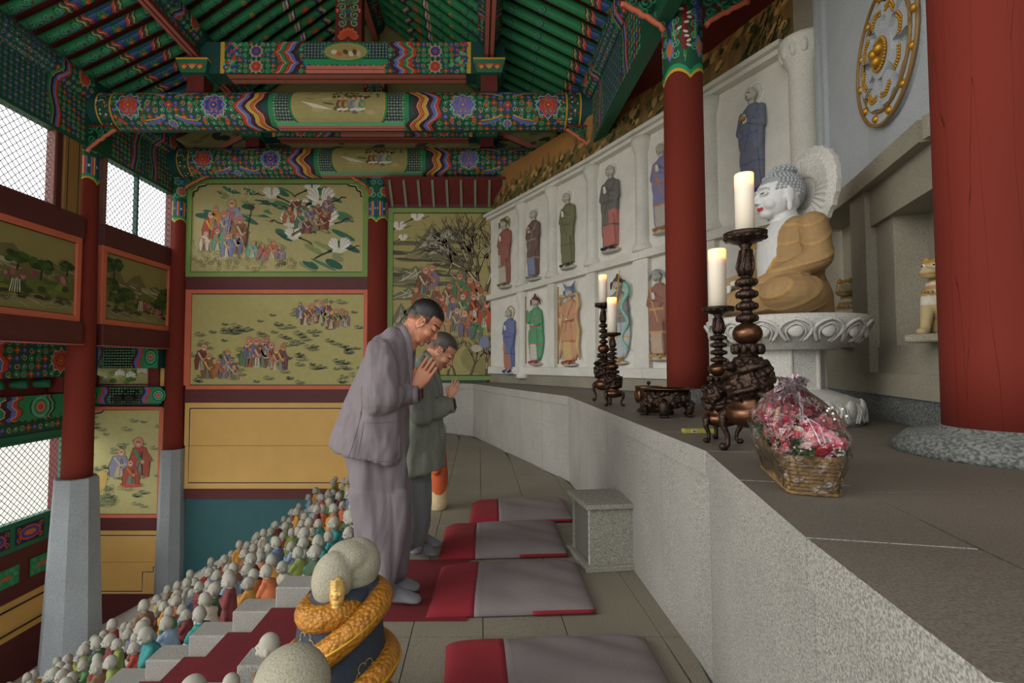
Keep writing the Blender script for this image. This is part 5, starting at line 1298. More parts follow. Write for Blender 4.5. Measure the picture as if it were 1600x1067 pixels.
relief(1, 0, 840, 462, 568, 'carved guardian in bright green robe with brown hat and staff, lower row of stone wall', '#2f9a64', '#d4d0c4', '#b0485a', None, ('#6a3a2c', 'flame'), 2, 8, [('staff', '#a8723c')])
relief(2, 0, 894, 446, 569, 'carved guardian in peach orange robe with blue horned headdress, lower row of stone wall', '#cf9468', '#d8b070', '#a8502f', None, ('#6f7f9a', 'horn'), 2, 9, [('scarf', '#c8a878'), ('staff', '#b08048')])
relief(3, 0, 970, 432, 566, 'carved guardian with sword, grey armour and pale green serpent scarf, lower row behind far candles', '#7f8288', '#b8bfc4', '#d0a050', None, ('#5a4a3c', 'flame'), 2, 10, [('serpent', '#8fc0b0'), ('sword', '#d8a24a')])
relief(4, 0, 1034, 418, 560, 'carved guardian in reddish brown dress half hidden behind the altar column, lower row', '#9a5a48', '#c4a890', '#d0a050', None, ('#9aa0a8', 'round'), 1, 11)
relief(5, 0, 1188, 378, 560, 'carved attendant with stern face and gold crown behind the seated Buddha', '#a89a7c', '#b9a060', '#a8843c', '#c9a040', ('#b08a3c', 'round'), 0, 12)
# ---- near part: tall pillar, wheel wall, niches
A, B, u, n = bayframe(6)
c = (W[6] + W[7]) / 2
m = MB(); m.lathe([(.125, 0), (.125, 1.48), (.14, 1.50), (.15, 1.53), (.185, 1.60), (.20, 1.70), (.205, 1.73)], 28, (c.x, c.y, 2.52)); m.build('tall_pillar', M_WALLST, wr, True)
g = MB()
for k in range(12):
    a_ = 2 * PI * k / 12; g.ell((c.x + .165 * math.cos(a_), c.y + .165 * math.sin(a_), 2.52 + 1.625), (.038, .038, .075), (0, 0, a_), 8, 6)
g.build('capital_petal_ring', M_WALLST, wr, True)
hexa(W[6], W[7], n, -.3, -.02, ALT - .02, 5.0, ALT - .02, 5.0, 'wall_slab', M_NICHE, wr)
M_WH = mat('wheel_wall_granite', '#b0b6ba', .85, var=.05, vscale=4, speck=.2, sscale=190, bump=.25, bscale=150)
LZ = 2.56
for i in (7, 8, 9, 10, 11):
    A, B, u, n = bayframe(i)
    hexa(A, B, n, -.3, .0, LZ, 5.0, LZ, 5.0, 'wall_slab', M_WH, wr)
    hexa(A, B, n, -.3, .12, LZ - .12, LZ, LZ - .12, LZ, 'ledge_stone', M_NICHE, wr)
    hexa(A, B, n, -.35, -.16, ALT, LZ - .12, ALT, LZ - .12, 'niche_slab', M_NICHE, wr)
    hexa(A, B, n, -.3, .03, ALT + .30, ALT + .47, ALT + .30, ALT + .47, 'sill_stone', M_NICHE, wr)
    hexa(A, B, n, -.3, .06, ALT + .16, ALT + .30, ALT + .16, ALT + .30, 'rail_stone', M_NICHE, wr)
    hexa(A, B, n, -.3, .04, ALT - .02, ALT + .16, ALT - .02, ALT + .16, 'base_course', M_DKST, wr)
    if i >= 8: hexa(A, B, n, -.3, .05, LZ - .36, LZ - .12, LZ - .36, LZ - .12, 'lintel', M_NICHE, wr)
hexa(W[6], W[7], bayframe(6)[3], -.3, .06, ALT - .02, ALT + .30, ALT - .02, ALT + .30, 'base_course', M_NICHE, wr)
hexa(W[6], W[7], bayframe(6)[3], -.3, .12, LZ - .12, LZ, LZ - .12, LZ, 'ledge_stone', M_NICHE, wr)
A, B, u, n = bayframe(8)
s1, _ = onBay(8, 1352, 420, .05); s2_, _ = onBay(8, 1392, 420, .0)
hexa(A + u * (s1 - .16), A + u * (s1 + .11), n, -.3, .08, ALT + .30, LZ - .12, ALT + .30, LZ - .12, 'pilaster', M_NICHE, wr)
hexa(A + u * (s1 + .112), A + u * (s1 + .36), n, -.3, .02, ALT + .47, LZ - .3, ALT + .47, LZ - .3, 'pilaster', M_NICHE, wr)
A7, B7, u7, n7 = bayframe(7)
# moulded frame beside the tall pillar
for o_ in (.06, .2): hexa(A7 + u7 * o_, A7 + u7 * (o_ + .06), n7, -.02, .03, LZ, 5.0, LZ, 5.0, 'moulding', M_WH, wr)
# ---- wheel
wi_ = 8
sc_, zc_ = onBay(wi_, 1392, 82, 0.0); A, B, u, n = bayframe(wi_)
if sc_ < 0: wi_ = 7; sc_, zc_ = onBay(7, 1392, 82, 0.0); A, B, u, n = bayframe(7)
_, zb2 = onBay(wi_, 1386, 190, 0.0); RW = abs(zc_ - zb2) * 1.06
print('wheel', wi_, sc_, zc_, RW)
wt = thing('dharma_wheel', 'large carved stone wheel with gold rims and hub, high on the wall', 'relief', (A.x + u.x * sc_, A.y + u.y * sc_, zc_))
U3 = Vector((u.x, u.y, 0)); N3 = Vector((n.x, n.y, 0)); Z3 = Vector((0, 0, 1))
pt = lambda x, z, h: U3 * x + Z3 * z + N3 * h
def ringp(r, h, k=48): return [pt(r * math.cos(2 * PI * i / k), r * math.sin(2 * PI * i / k), h) for i in range(k + 1)]
for rr in (1.0, .80): m = MB(); m.tube(ringp(RW * rr, .035), .012, 8); m.build('gold_rim', mat('dull_gold', '#8a6c3c', .55, metal=.2, var=.1), wt, True)
m = MB()
pts = [(math.cos(2 * PI * i / 48), math.sin(2 * PI * i / 48)) for i in range(48)]
vs = []
for (r_, h_) in ((.8, 0), (.8, .03), (1.0, .03), (1.0, 0)): vs += [pt(RW * r_ * x, RW * r_ * z, h_) for x, z in pts]
m.add(vs, [(j * 48 + i, j * 48 + (i + 1) % 48, (j + 1) * 48 + (i + 1) % 48, (j + 1) * 48 + i) for j in range(3) for i in range(48)]); m.build('stone_rim', M_WH, wt)
for k in range(8):
    a0 = 2 * PI * k / 8 + .2; m = MB()
    pr = [(.30, -.28), (.50, -.26), (.56, -.40), (.76, -.36), (.80, 0), (.76, .36), (.56, .40), (.50, .26), (.30, .28)]
    out = [(RW * r_ * math.cos(a0 + w_ * .75), RW * r_ * math.sin(a0 + w_ * .75)) for r_, w_ in pr]
    m.extr([pt(x, z, 0.0) for x, z in out], N3 * .05); m.build('spoke', M_WH, wt)
    g = MB()
    for j in range(9):
        for r_ in (.63, .68): g.ell(pt(RW * (r_ - .02 * abs(j - 4) ** 1.2 * .5) * math.cos(a0 - .24 + .06 * j), RW * (r_ - .02 * abs(j - 4) ** 1.2 * .5) * math.sin(a0 - .24 + .06 * j), .055), .0085, n=7, m=5)
    g.build('gold_bead_row', M_GOLD, wt, True)
m = MB(); m.tube([pt(0, 0, 0), pt(0, 0, .055)], [RW * .36, RW * .34], 32); m.build('hub', M_WH, wt)
m = MB(); m.tube([pt(0, 0, .05), pt(0, 0, .07)], [RW * .21, RW * .20], 28); m.build('hub_disc', mat('dull_gold', '#8a6c3c'), wt)
g = MB()
for k in range(30): g.ell(pt(RW * .22 * math.cos(2 * PI * k / 30), RW * .22 * math.sin(2 * PI * k / 30), .065), .011, n=8, m=5)
g.build('gold_bead_ring', M_GOLD, wt, True)
for k in range(3): g = MB(); a_ = 2 * PI * k / 3 + .5; g.ell(pt(RW * .10 * math.cos(a_), RW * .10 * math.sin(a_), .075), .035, n=14, m=10); g.build('gold_ball', M_GOLD, wt, True)
for k in range(12): g = MB(); a_ = 2 * PI * k / 12 + .1; g.ell(pt(RW * .9 * math.cos(a_), RW * .9 * math.sin(a_), .03), .026, n=12, m=8); g.build('gold_stud', M_GOLD, wt, True)
# ================================================================== THINGS ON THE ALTAR
M_BRZ = mat('dark_bronze', '#3a2c24', 0.38, metal=0.75, var=0.3, vscale=30, bump=0.5, bscale=90)
M_BRP = mat('polished_bronze', '#5c3f2c', 0.28, metal=0.85, var=0.15, vscale=12)
M_WAX = mat('candle_wax', '#ece3d2', 0.5, Subsurface_Weight=0.7, Subsurface_Scale=1.0)
M_WAX.node_tree.nodes['Principled BSDF'].inputs['Subsurface Radius'].default_value = (0.03, 0.018, 0.01)
M_WICK = mat('wick', '#2a2018', .8)
M_FLAME = mat('flame', '#ffb060', .5, Emission_Strength=8.0)
M_FLAME.node_tree.nodes['Principled BSDF'].inputs['Emission Color'].default_value = (1, .55, .2, 1)
# ---- seated Buddha and lotus pedestal
bp = onY(1226, 600, 3.28); BX, BY = bp.x, 3.28; ROT = math.radians(179)
t = thing('lotus_pedestal', 'round stone lotus pedestal with carved petals carrying the seated Buddha', 'pedestal', (BX, BY, ALT))
M_PED = mat('pedestal_granite', '#bcbab2', .85, var=.08, vscale=4, speck=.3, sscale=190, bump=.3, bscale=130)
m = MB(); m.lathe([(.40, 0), (.41, .07), (.38, .15), (.24, .20), (.23, .205)], 40); m.build('base_drum', M_PED, t, True)
m = MB(); m.lathe([(.225, .20), (.225, .45)], 8, a0=PI / 8); m.build('octagonal_shaft', M_PED, t)
for k in range(8):
    m = MB(); a_ = PI / 8 + 2 * PI * k / 8; m.cap((.215 * math.cos(a_), .215 * math.sin(a_), .21), (.215 * math.cos(a_), .215 * math.sin(a_), .44), .018, .018, 8); m.build('corner_rib', M_PED, t, True)
m = MB(); m.lathe([(.30, .445), (.31, .47), (.38, .50), (.435, .56), (.452, .60), (.452, .635), (.44, .645)], 48); m.build('lotus_bowl', M_PED, t, True)
for k in range(16):
    a_ = 2 * PI * k / 16
    for nm, z0_, z1_, rad in (('lotus_petal', .487, .612, lambda z: .375 + .078 * min(1, max(0, (z - .485) / .115)) ** .7), ('base_petal', .02, .165, lambda z: .408 - .10 * max(0, (z - .09) / .08) ** 1.5)):
        m = MB(); W_ = .185
        arch = lambda f, ww, zt_: (ww * (math.sin(PI * (.18 + .32 * min(1, f * 2))) if f < .5 else math.cos(PI * .5 * (f * 2 - 1)) ** .7), z0_ + (zt_ - z0_) * (f ** .9))
        for ww, zt_, rt in ((W_, z1_, .010), (W_ * .62, z1_ - .025, .006)):
            L1 = [arch(j / 12, ww, zt_) for j in range(13)]; path = [(-x, z) for x, z in L1] + [(x, z) for x, z in L1[::-1][1:]]
            m.tube([((rad(z) + .004) * math.cos(x), (rad(z) + .004) * math.sin(x), z) for x, z in path], rt, 6)
        zc_2 = (z0_ + z1_) / 2 + .005; m.ell((rad(zc_2) - .004, 0, zc_2), (.018, rad(zc_2) * W_ * .55, (z1_ - z0_) * .36), (0, 0, 0), 12, 8)
        o = m.build(nm, M_PED, t, True); o.rotation_euler = (0, 0, a_)
ZB = ALT + .656
t = thing('seated_buddha', 'seated stone Buddha statue in gold-brown robe with fluted round halo, on lotus pedestal', 'statue', (BX, BY, ZB), ROT)
b = MB()
b.loft([((-.02, 0, 0), (.24, 0, 0), (0, .30, 0)), ((-.04, 0, .12), (.22, 0, 0), (0, .27, 0)), ((-.05, 0, .26), (.175, 0, 0), (0, .215, 0)), ((-.05, 0, .40), (.175, 0, 0), (0, .23, 0)), ((-.06, 0, .52), (.165, 0, 0), (0, .26, 0)), ((-.06, 0, .59), (.13, 0, 0), (0, .22, 0)), ((-.04, 0, .64), (.07, 0, 0), (0, .10, 0))], 28)
b.ell((.12, 0, .085), (.27, .34, .095), n=24)
for s_ in (-1, 1):
    b.ell((.10, s_ * .30, .11), (.21, .15, .12), (0, 0, s_ * .3), 20, 12); b.cap((-.02, s_ * .20, .12), (.16, s_ * .33, .12), .12, .10, 16); b.cap((.14, s_ * .34, .11), (.34, s_ * .04, .09), .10, .07, 16)
    b.cap((-.06, s_ * .23, .535), (-.05, s_ * .295, .34), .085, .075, 16)
b.cap((-.05, .295, .33), (.20, .14, .20), .075, .045, 16); b.cap((-.05, -.295, .33), (.22, -.24, .25), .075, .045, 16)
q = random.Random(3)
o = remesh(b, 'robed_body', M_VS, .008, t, 3)
nrm_ = [v_.normal.copy() for v_ in o.data.vertices]
for v_, n_v in zip(o.data.vertices, nrm_):
    x, y, z = v_.co; e = y * .9 + .10 - (z - .30) * .75
    bare = (x > .02 and z > .23 and e < .16 and y > -.2) or z > .57 or (x > .17 and z > .155 and abs(y) < .12)
    if not bare:
        ph_ = (z * 1.0 + .45 * abs(y - .05) + .55 * x) * 62 if z > .2 else (math.hypot(x + .05, (abs(y) - .1) * .8) * 1.0 + z * .5) * 60
        f_ = max(0, math.sin(ph_)) ** 3; v_.co += n_v * (.0055 * f_)

gd_, st_, gl_ = C('#94764c'), C('#c4c5c2'), C('#b5873a')
def pb(co):
    x, y, z = co
    e = y * .9 + .10 - (z - .30) * .75         # neckline of the robe
    if z > .57 and abs(y) < .13: return st_
    if x > .02 and z > .23 and e < .0 and y < .13 and y > -.2: return st_
    if x > .02 and z > .23 and y < .12 and y > -.12 and e < .17: 
        return gl_ if e > .145 else st_
    if x > .17 and z > .155 and abs(y) < .12: return st_
    ph_ = (z * 1.0 + .45 * abs(y - .05) + .55 * x) * 62 if z > .2 else (math.hypot(x + .05, (abs(y) - .1) * .8) * 1.0 + z * .5) * 60
    return gd_ if math.sin(ph_) < .93 else C('#a88450')
paint(o, pb)
h = MB()
h.ell((-.005, 0, .80), (.145, .132, .135), n=24, m=14); h.ell((.035, 0, .755), (.112, .112, .115), n=24, m=14); h.ell((.082, 0, .672), (.045, .055, .032)); h.ell((-.02, 0, .93), (.075, .075, .055))
h.cap((-.04, 0, .58), (-.01, 0, .70), .085, .075, 18); h.tube([(.138, 0, .80), (.152, 0, .775), (.165, 0, .745), (.158, 0, .735)], [.010, .013, .018, .012], 10)
for s_ in (-1, 1): h.ell((.148, s_ * .016, .738), (.012, .012, .010)); h.ell((.128, s_ * .05, .785), (.022, .036, .016)); h.tube([(.142, s_ * .012, .815), (.140, s_ * .045, .825), (.115, s_ * .085, .81)], .008, 6); h.ell((.088, s_ * .052, .725), (.045, .045, .042)); h.ell((.01, s_ * .128, .76), (.028, .014, .062)); h.ell((.012, s_ * .128, .69), (.017, .013, .035))
h.ell((.132, 0, .706), (.014, .030, .008)); h.ell((.128, 0, .695), (.013, .022, .008))
for z_ in (.62, .645): h.tube([(.075 * math.cos(a_) - .02, .078 * math.sin(a_), z_) for a_ in [-PI / 2 + PI * j / 10 for j in range(11)]], .008, 6)
o = remesh(h, 'head', M_VS, .0055, t, 1)
def phd(co):
    x, y, z = co; ay = abs(y)
    if x > .125 and ay < .034 and .688 < z < .712 - ay * .1: return C('#b8342c')
    if x > .10 and .022 < ay < .075 and abs(z - (.788 - (ay - .05) ** 2 * 3)) < .0042: return C('#2a2a2c')
    if x > .09 and .012 < ay < .08 and abs(z - (.823 - (ay - .045) ** 2 * 6)) < .003: return C('#5a5c5c')
    if x > .13 and ay < .008 and abs(z - .845) < .010: return C('#c09030')
    if z > .855 - max(0, .06 - x) * 1.0 and x < .125 and z > .70 and (ay < .118 or z > .80): return C('#8f9496')
    return C('#cbccca')
paint(o, phd)
g = MB(); n_ = 0
for lat in range(11):
    th = .12 + lat * .155
    for k in range(max(1, int(2 * PI * math.sin(th) / .17))):
        a_ = 2 * PI * k / max(1, int(2 * PI * math.sin(th) / .17)) + lat
        x, y, z = math.sin(th) * math.cos(a_), math.sin(th) * math.sin(a_), math.cos(th)
        if x > .55 - (z - .4) * .2 and z < .72: continue
        if z < .05 and x > -.05: continue
        g.ell((.137 * x, .128 * y, .80 + .140 * z), .0115, n=7, m=5)
for lat in range(5):
    th = .1 + lat * .32
    for k in range(max(1, int(2 * PI * math.sin(th) / .36))): a_ = 2 * PI * k / max(1, int(2 * PI * math.sin(th) / .36)); g.ell((-.02 + .076 * math.sin(th) * math.cos(a_), .076 * math.sin(th) * math.sin(a_), .93 + .056 * math.cos(th)), .0115, n=7, m=5)
g.V and g.build('hair_curls', mat('curl_granite', '#9da2a4', .85, speck=.2, sscale=190), t, True)['kind']if False else tag(g.build('hair_curls', mat('curl_granite', '#9da2a4', .85, speck=.2, sscale=190), t, True), kind='stuff')
# halo: fluted disc with petal rim
g = MB(); N_ = 72; RH = .295; vs = []
for j, (rr, dx) in enumerate(((0, 0), (.10, 0), (.12, .012), (.24, .020), (.262, .012), (RH, -.002), (RH, -.03), (0, -.03))):
    for i in range(N_):
        a_ = 2 * PI * i / N_; fl = .006 * (1 if i % 2 else -1) if .11 < rr < .25 else 0; r2 = rr * (1 + (.018 * math.cos(a_ * 24) if rr > .25 else 0))
        vs.append((-.165 + dx + fl - .18 * (r2 * math.sin(a_)) * 0.3, r2 * math.cos(a_) + 1e-4 * math.cos(a_), .80 + r2 * math.sin(a_) + 1e-4 * math.sin(a_)))
g.add(vs, [(j * N_ + i, j * N_ + (i + 1) % N_, (j + 1) * N_ + (i + 1) % N_, (j + 1) * N_ + i) for j in range(7) for i in range(N_)]); g.build('halo', M_PED, t, False)
m = MB(); m.box(-.19, -.13, -.03, .03, .45, .60); m.build('halo_stem', M_PED, t)
# hands
def hand_mb(mb, wrist, d, across, nrm, s=1.0, curl=.15, thumb=True, tside=-1):
    """palm and five fingers; d along the hand, across = towards little finger, nrm = back of hand"""
    w, d, c, n = Vector(wrist), Vector(d).normalized(), Vector(across).normalized(), Vector(nrm).normalized()
    mb.loft([(w, c * .024 * s, n * .017 * s), (w + d * .035 * s, c * .034 * s, n * .014 * s), (w + d * .07 * s, c * .040 * s, n * .013 * s), (w + d * .095 * s, c * .040 * s, n * .010 * s), (w + d * .10 * s, c * .034 * s, n * .006 * s)], 16)
    for k, (ln, off) in enumerate(((.068, -.0300), (.078, -.0100), (.072, .0100), (.056, .0298))):
        b0 = w + d * (.090 - .004 * abs(k - 1.3)) * s + c * off * s
        d1 = (d - n * curl * .5 + c * (off * 1.2)).normalized(); b1 = b0 + d1 * ln * .45 * s
        d2 = (d - n * curl * 1.3 + c * (off * .8)).normalized(); b2 = b1 + d2 * ln * .32 * s; d3 = (d - n * curl * 2.2).normalized(); b3 = b2 + d3 * ln * .22 * s
        mb.tube([b0 - d * .012 * s, b0, b1, b2, b3, b3 + d3 * .005 * s], [.0085 * s, .0088 * s, .0080 * s, .0074 * s, .0062 * s, .003 * s], 10)
    if thumb:
        b0 = w + d * .028 * s + c * tside * .026 * s - n * .002 * s; b1 = b0 + (d * .75 + c * tside * .6 - n * .2).normalized() * .032 * s; b2 = b1 + (d * .95 + c * tside * .1 - n * .15).normalized() * .028 * s
        mb.tube([b0 - d * .01 * s, b0, b1, b2, b2 + (b2 - b1).normalized() * .006 * s], [.010 * s, .0125 * s, .0098 * s, .0082 * s, .004 * s], 10)
g = MB(); hand_mb(g, (.22, -.24, .25), (.45, .02, -.5), (0, -1, 0), (.6, 0, .5), 1.3, .25); remesh(g, 'right_hand', mat('pale_granite', '#c4c5c2', .85, speck=.2, sscale=190), .0045, t, 1)
g = MB(); hand_mb(g, (.18, .15, .19), (.25, -1, -.05), (1, .2, 0), (0, 0, 1), 1.2, -.05); remesh(g, 'left_hand', mat('pale_granite', '#c4c5c2'), .0045, t, 1)

# ---- bronze candlesticks
def candlestick(x, y, H, W_, label, cz_h, cr, clabel, rz, grp=None):
    t = thing('candlestick', label, 'candlestick', (x, y, ALT), rz, grp)
    Z = lambda f: f * H
    w = W_
    for k in range(3):
        a_ = 2 * PI * k / 3 + .5; ca, sa = math.cos(a_), math.sin(a_); m = MB()
        P = [(.75, .19), (1.02, .165), (1.05, .12), (.86, .07), (.84, .03), (1.02, .012)]
        m.tube([(w * r_ * ca, w * r_ * sa, Z(z_)) for r_, z_ in P], [w * .20, w * .22, w * .15, w * .11, w * .10, w * .16], 9)
        m.ell((w * 1.05 * ca, w * 1.05 * sa, Z(.018)), (w * .18, w * .18, Z(.018)), n=10, m=6)
        m.build('leg', M_BRZ, t, True)
    m = MB(); m.lathe([(w * .3, Z(.11)), (w * .8, Z(.13)), (w * 1.0, Z(.165)), (w * .92, Z(.20)), (w * .6, Z(.225)), (w * .66, Z(.24))], 28); m.build('bowl_foot', M_BRP, t, True)
    q = random.Random(int(H * 1000)); g = MB()
    g.lathe([(w * .6, Z(.23)), (w * .8, Z(.27)), (w * .85, Z(.33)), (w * .75, Z(.39)), (w * .55, Z(.43))], 20)
    for k in range(90):
        a_ = q.uniform(0, 2 * PI); z_ = q.uniform(.24, .41); r_ = w * (.78 + .12 * math.sin((z_ - .24) / .17 * PI)); g.ell((r_ * math.cos(a_), r_ * math.sin(a_), Z(z_)), w * q.uniform(.09, .19), n=7, m=5)
    for k in range(2):
        pts = [(w * (.92 + .06 * math.sin(j)) * math.cos(PI * k + j * .35), w * (.92 + .06 * math.sin(j)) * math.sin(PI * k + j * .35), Z(.26 + .010 * j)) for j in range(15)]
        g.tube(pts, [w * .13] * 14 + [w * .05], 7)
    for a_ in (.3, .3 + PI):   # dragon heads standing off the drum
        c = Vector((w * 1.15 * math.cos(a_), w * 1.15 * math.sin(a_), Z(.385))); d = Vector((math.cos(a_), math.sin(a_), 0))
        g.cap(c - d * w * .5 - Vector((0, 0, Z(.02))), c, w * .18, w * .17); g.ell(c + d * w * .12, (w * .26, w * .22, w * .20)); g.ell(c + d * w * .34 + Vector((0, 0, -w * .04)), (w * .16, w * .14, w * .11))
        for s_ in (-1, 1): g.tube([c + Vector((-d.y, d.x, 0)) * s_ * w * .1 + Vector((0, 0, w * .15)), c + Vector((-d.y, d.x, 0)) * s_ * w * .2 - d * w * .1 + Vector((0, 0, w * .42))], [w * .06, w * .02], 6); g.ell(c + d * w * .18 + Vector((-d.y, d.x, 0)) * s_ * w * .14 + Vector((0, 0, w * .12)), w * .07, n=7, m=5)
    remesh(g, 'dragon_drum', M_BRZ, w * .055, t, 1)
    g = MB(); g.lathe([(w * .45, Z(.42)), (w * .38, Z(.445)), (w * .55, Z(.47)), (w * .60, Z(.485)), (w * .4, Z(.49))], 20)
    for k in range(10): a_ = 2 * PI * k / 10; g.ell((w * .55 * math.cos(a_), w * .55 * math.sin(a_), Z(.465)), (w * .14, w * .14, Z(.025)), n=8, m=6)
    g.build('lotus_collar', M_BRZ, t, True)
    m = MB(); m.ell((0, 0, Z(.535)), (w * .60, w * .60, Z(.052)), n=28, m=16); m.build('ball', M_BRP, t, True)
    g = MB(); g.cap((0, 0, Z(.57)), (0, 0, Z(.82)), w * .22, w * .2, 12)
    for k in range(4): g.lathe([(w * .26, Z(.585 + .055 * k)), (w * .42, Z(.597 + .055 * k)), (w * .44, Z(.612 + .055 * k)), (w * .26, Z(.628 + .055 * k))], 18)
    for k in range(4):
        for j in range(6): a_ = 2 * PI * j / 6; g.ell((w * .38 * math.cos(a_), w * .38 * math.sin(a_), Z(.605 + .055 * k)), (w * .11, w * .11, Z(.016)), n=7, m=5)
    g.build('beaded_stem', M_BRZ, t, True)
    g = MB(); g.lathe([(w * .22, Z(.80)), (w * .34, Z(.83)), (w * .26, Z(.87)), (w * .20, Z(.93)), (w * .3, Z(.95))], 16)
    for j in range(5): a_ = 2 * PI * j / 5; g.tube([(w * .24 * math.cos(a_), w * .24 * math.sin(a_), Z(.80)), (w * .36 * math.cos(a_), w * .36 * math.sin(a_), Z(.84)), (w * .22 * math.cos(a_ + .4), w * .22 * math.sin(a_ + .4), Z(.92))], w * .06, 6)
    g.build('leafy_stem', M_BRZ, t, True)
    g = MB(); g.lathe([(w * .25, Z(.945)), (w * .75, Z(.965)), (w * .86, Z(.985)), (w * .88, Z(1.0)), (w * .80, Z(1.0)), (w * .70, Z(.988)), (0, Z(.984))], 24)
    for j in range(12): a_ = 2 * PI * j / 12; g.ell((w * .72 * math.cos(a_), w * .72 * math.sin(a_), Z(.975)), (w * .18, w * .18, Z(.012)), n=8, m=5)
    g.build('drip_pan', M_BRZ, t, True)
    # candle: a thin-walled cup at the top with the flame burning down inside
    zc0 = ALT + Z(.985) + .001; c = thing('candle', clabel, 'candle', (x, y, zc0), 0, None)
    m = MB(); m.lathe([(cr, 0), (cr, cz_h - .004), (cr * .96, cz_h), (cr * .88, cz_h - .002), (cr * .84, cz_h - .045), (0, cz_h - .050)], 28); m.build('wax', M_WAX, c, True)
    m = MB(); m.tube([(0, 0, cz_h - .051), (0, .001, cz_h - .036)], .0012, 6); m.build('wick', M_WICK, c)
    m = MB(); m.ell((0, 0, cz_h - .026), (.005, .005, .014), n=10, m=8); m.build('flame', M_FLAME, c, True)
    ld = bpy.data.lights.new('candle_glow', 'POINT'); ld.energy = .45; ld.color = (1, .5, .2); ld.shadow_soft_size = .008
    lo = bpy.data.objects.new('candle_glow', ld); COL.objects.link(lo); lo.parent = c; lo.location = (0, 0, cz_h - .008)
    return t
def stick(px, py, ytop, ctop, cw, wpx, label, clabel, rz):
    p = onZ(px, py, ALT); zt_ = onY(px, ytop, p.y).z; H = zt_ - ALT; cz = onY(px, ctop, p.y).z - zt_ + .015
    s = 800 / (p.y * math.cos(PITCH)); candlestick(p.x, p.y + 0.0, H, wpx / s, label, cz, cw / s / 2, clabel, rz)
stick(1172, 706, 364, 273, 28, 36, 'tallest bronze candlestick with dragon drum, beside the flower basket', 'tall white candle on the tallest candlestick near the flower basket', .2)
stick(1126, 690, 480, 392, 26, 27, 'shorter bronze candlestick just left of the tallest one, near the flower basket', 'white candle on the shorter candlestick in front of the altar column', .9)
stick(944, 627, 474, 430, 13, 15, 'taller of the two distant bronze candlesticks on the altar edge', 'small lit candle on the taller distant candlestick, partly behind another', .4)
stick(958, 634, 520, 466, 15, 15, 'shorter of the two distant bronze candlesticks on the altar edge', 'small lit candle on the shorter distant candlestick in front', 1.1)
# ---- incense burner
p = onZ(1042, 650, ALT); t = thing('incense_burner', 'wide dark bronze incense burner on lion-paw legs in front of the altar column', 'burner', (p.x, p.y, ALT), .3)
q = random.Random(8); g = MB(); s_b = p.y / 800
RB_ = 33 * s_b; HB = onY(1042, 606, p.y).z - ALT
g.lathe([(RB_ * .5, HB * .28), (RB_ * .92, HB * .42), (RB_ * 1.0, HB * .62), (RB_ * .9, HB * .85), (RB_ * .8, HB * .92)], 28)
for k in range(150):
    a_ = q.uniform(0, 2 * PI); z_ = q.uniform(.35, .85); g.ell((RB_ * .97 * math.cos(a_), RB_ * .97 * math.sin(a_), HB * z_), RB_ * q.uniform(.06, .13), n=7, m=5)
remesh(g, 'bowl', M_BRZ, RB_ * .035, t, 1)
m = MB(); m.lathe([(RB_ * .75, HB * .88), (RB_ * .8, HB * .93), (RB_ * 1.16, HB * .96), (RB_ * 1.17, HB), (RB_ * .95, HB), (RB_ * .9, HB * .9), (0, HB * .88)], 32); m.build('rim', M_BRP, t, True)
for k in range(4):
    a_ = PI / 4 + k * PI / 2; ca, sa = math.cos(a_), math.sin(a_); m = MB()
    m.tube([(RB_ * r_ * ca, RB_ * r_ * sa, HB * z_) for r_, z_ in ((.8, .55), (1.0, .40), (1.0, .2), (.9, .06))], [RB_ * .25, RB_ * .27, RB_ * .17, RB_ * .2], 10)
    m.ell((RB_ * 1.0 * ca, RB_ * 1.0 * sa, HB * .06), (RB_ * .22, RB_ * .22, HB * .06), n=10, m=6)
    for j in (-1, 0, 1): m.ell((RB_ * 1.15 * math.cos(a_ + j * .1), RB_ * 1.15 * math.sin(a_ + j * .1), HB * .04), RB_ * .06, n=7, m=5)
    m.build('leg', M_BRZ, t, True)
p = onZ(1016, 650, ALT); p = onZ(1014, 643, ALT); t = thing('offering_bowl', 'small lobed bronze bowl on a flared foot, just left of the incense burner', 'bowl', (p.x, p.y, ALT))
m = MB(); rr = 20 * p.y / 800; hh = onY(1014, 603, p.y).z - ALT
m.lathe([(rr * .9, 0), (rr * .85, hh * .1), (rr * .45, hh * .2), (rr * .6, hh * .35), (rr * .95, hh * .7), (rr * 1.0, hh * .95), (rr * 1.05, hh), (rr * .9, hh), (rr * .8, hh * .7), (0, hh * .5)], 24); m.build('bowl', M_BRP, t, True)
m = MB()
for k in range(9): a_ = 2 * PI * k / 9; m.ell((rr * .82 * math.cos(a_), rr * .82 * math.sin(a_), hh * .62), (rr * .25, rr * .25, hh * .30), n=9, m=7)
m.build('lobes', M_BRP, t, True)
m = MB(); m.ell((0, 0, hh * 1.12), rr * .16, n=12, m=8); m.tube([(0, 0, hh * .5), (0, 0, hh * 1.1)], rr * .05, 6); m.build('knob', M_BRZ, t, True)
p = onZ(1088, 676, ALT); t = thing('incense_box', 'small flat olive-yellow box lying behind the shorter near candlestick', 'box', (p.x, p.y, ALT), .05)
m = MB(); m.box(-.07, .09, -.02, .02, 0, .022, .001); m.build('carton', mat('olive_carton', '#9a9440', .5), t)
m = MB(); m.box(-.035, -.005, -.0215, -.0195, .004, .018); m.build('label', mat('carton_label', '#dcd6c0', .5), t)
for k in range(6): m = MB(); m.box(-.031 + k * .004, -.029 + k * .004, -.0225, -.0212, .006, .016); m.build('bar', M_BLACK, t)

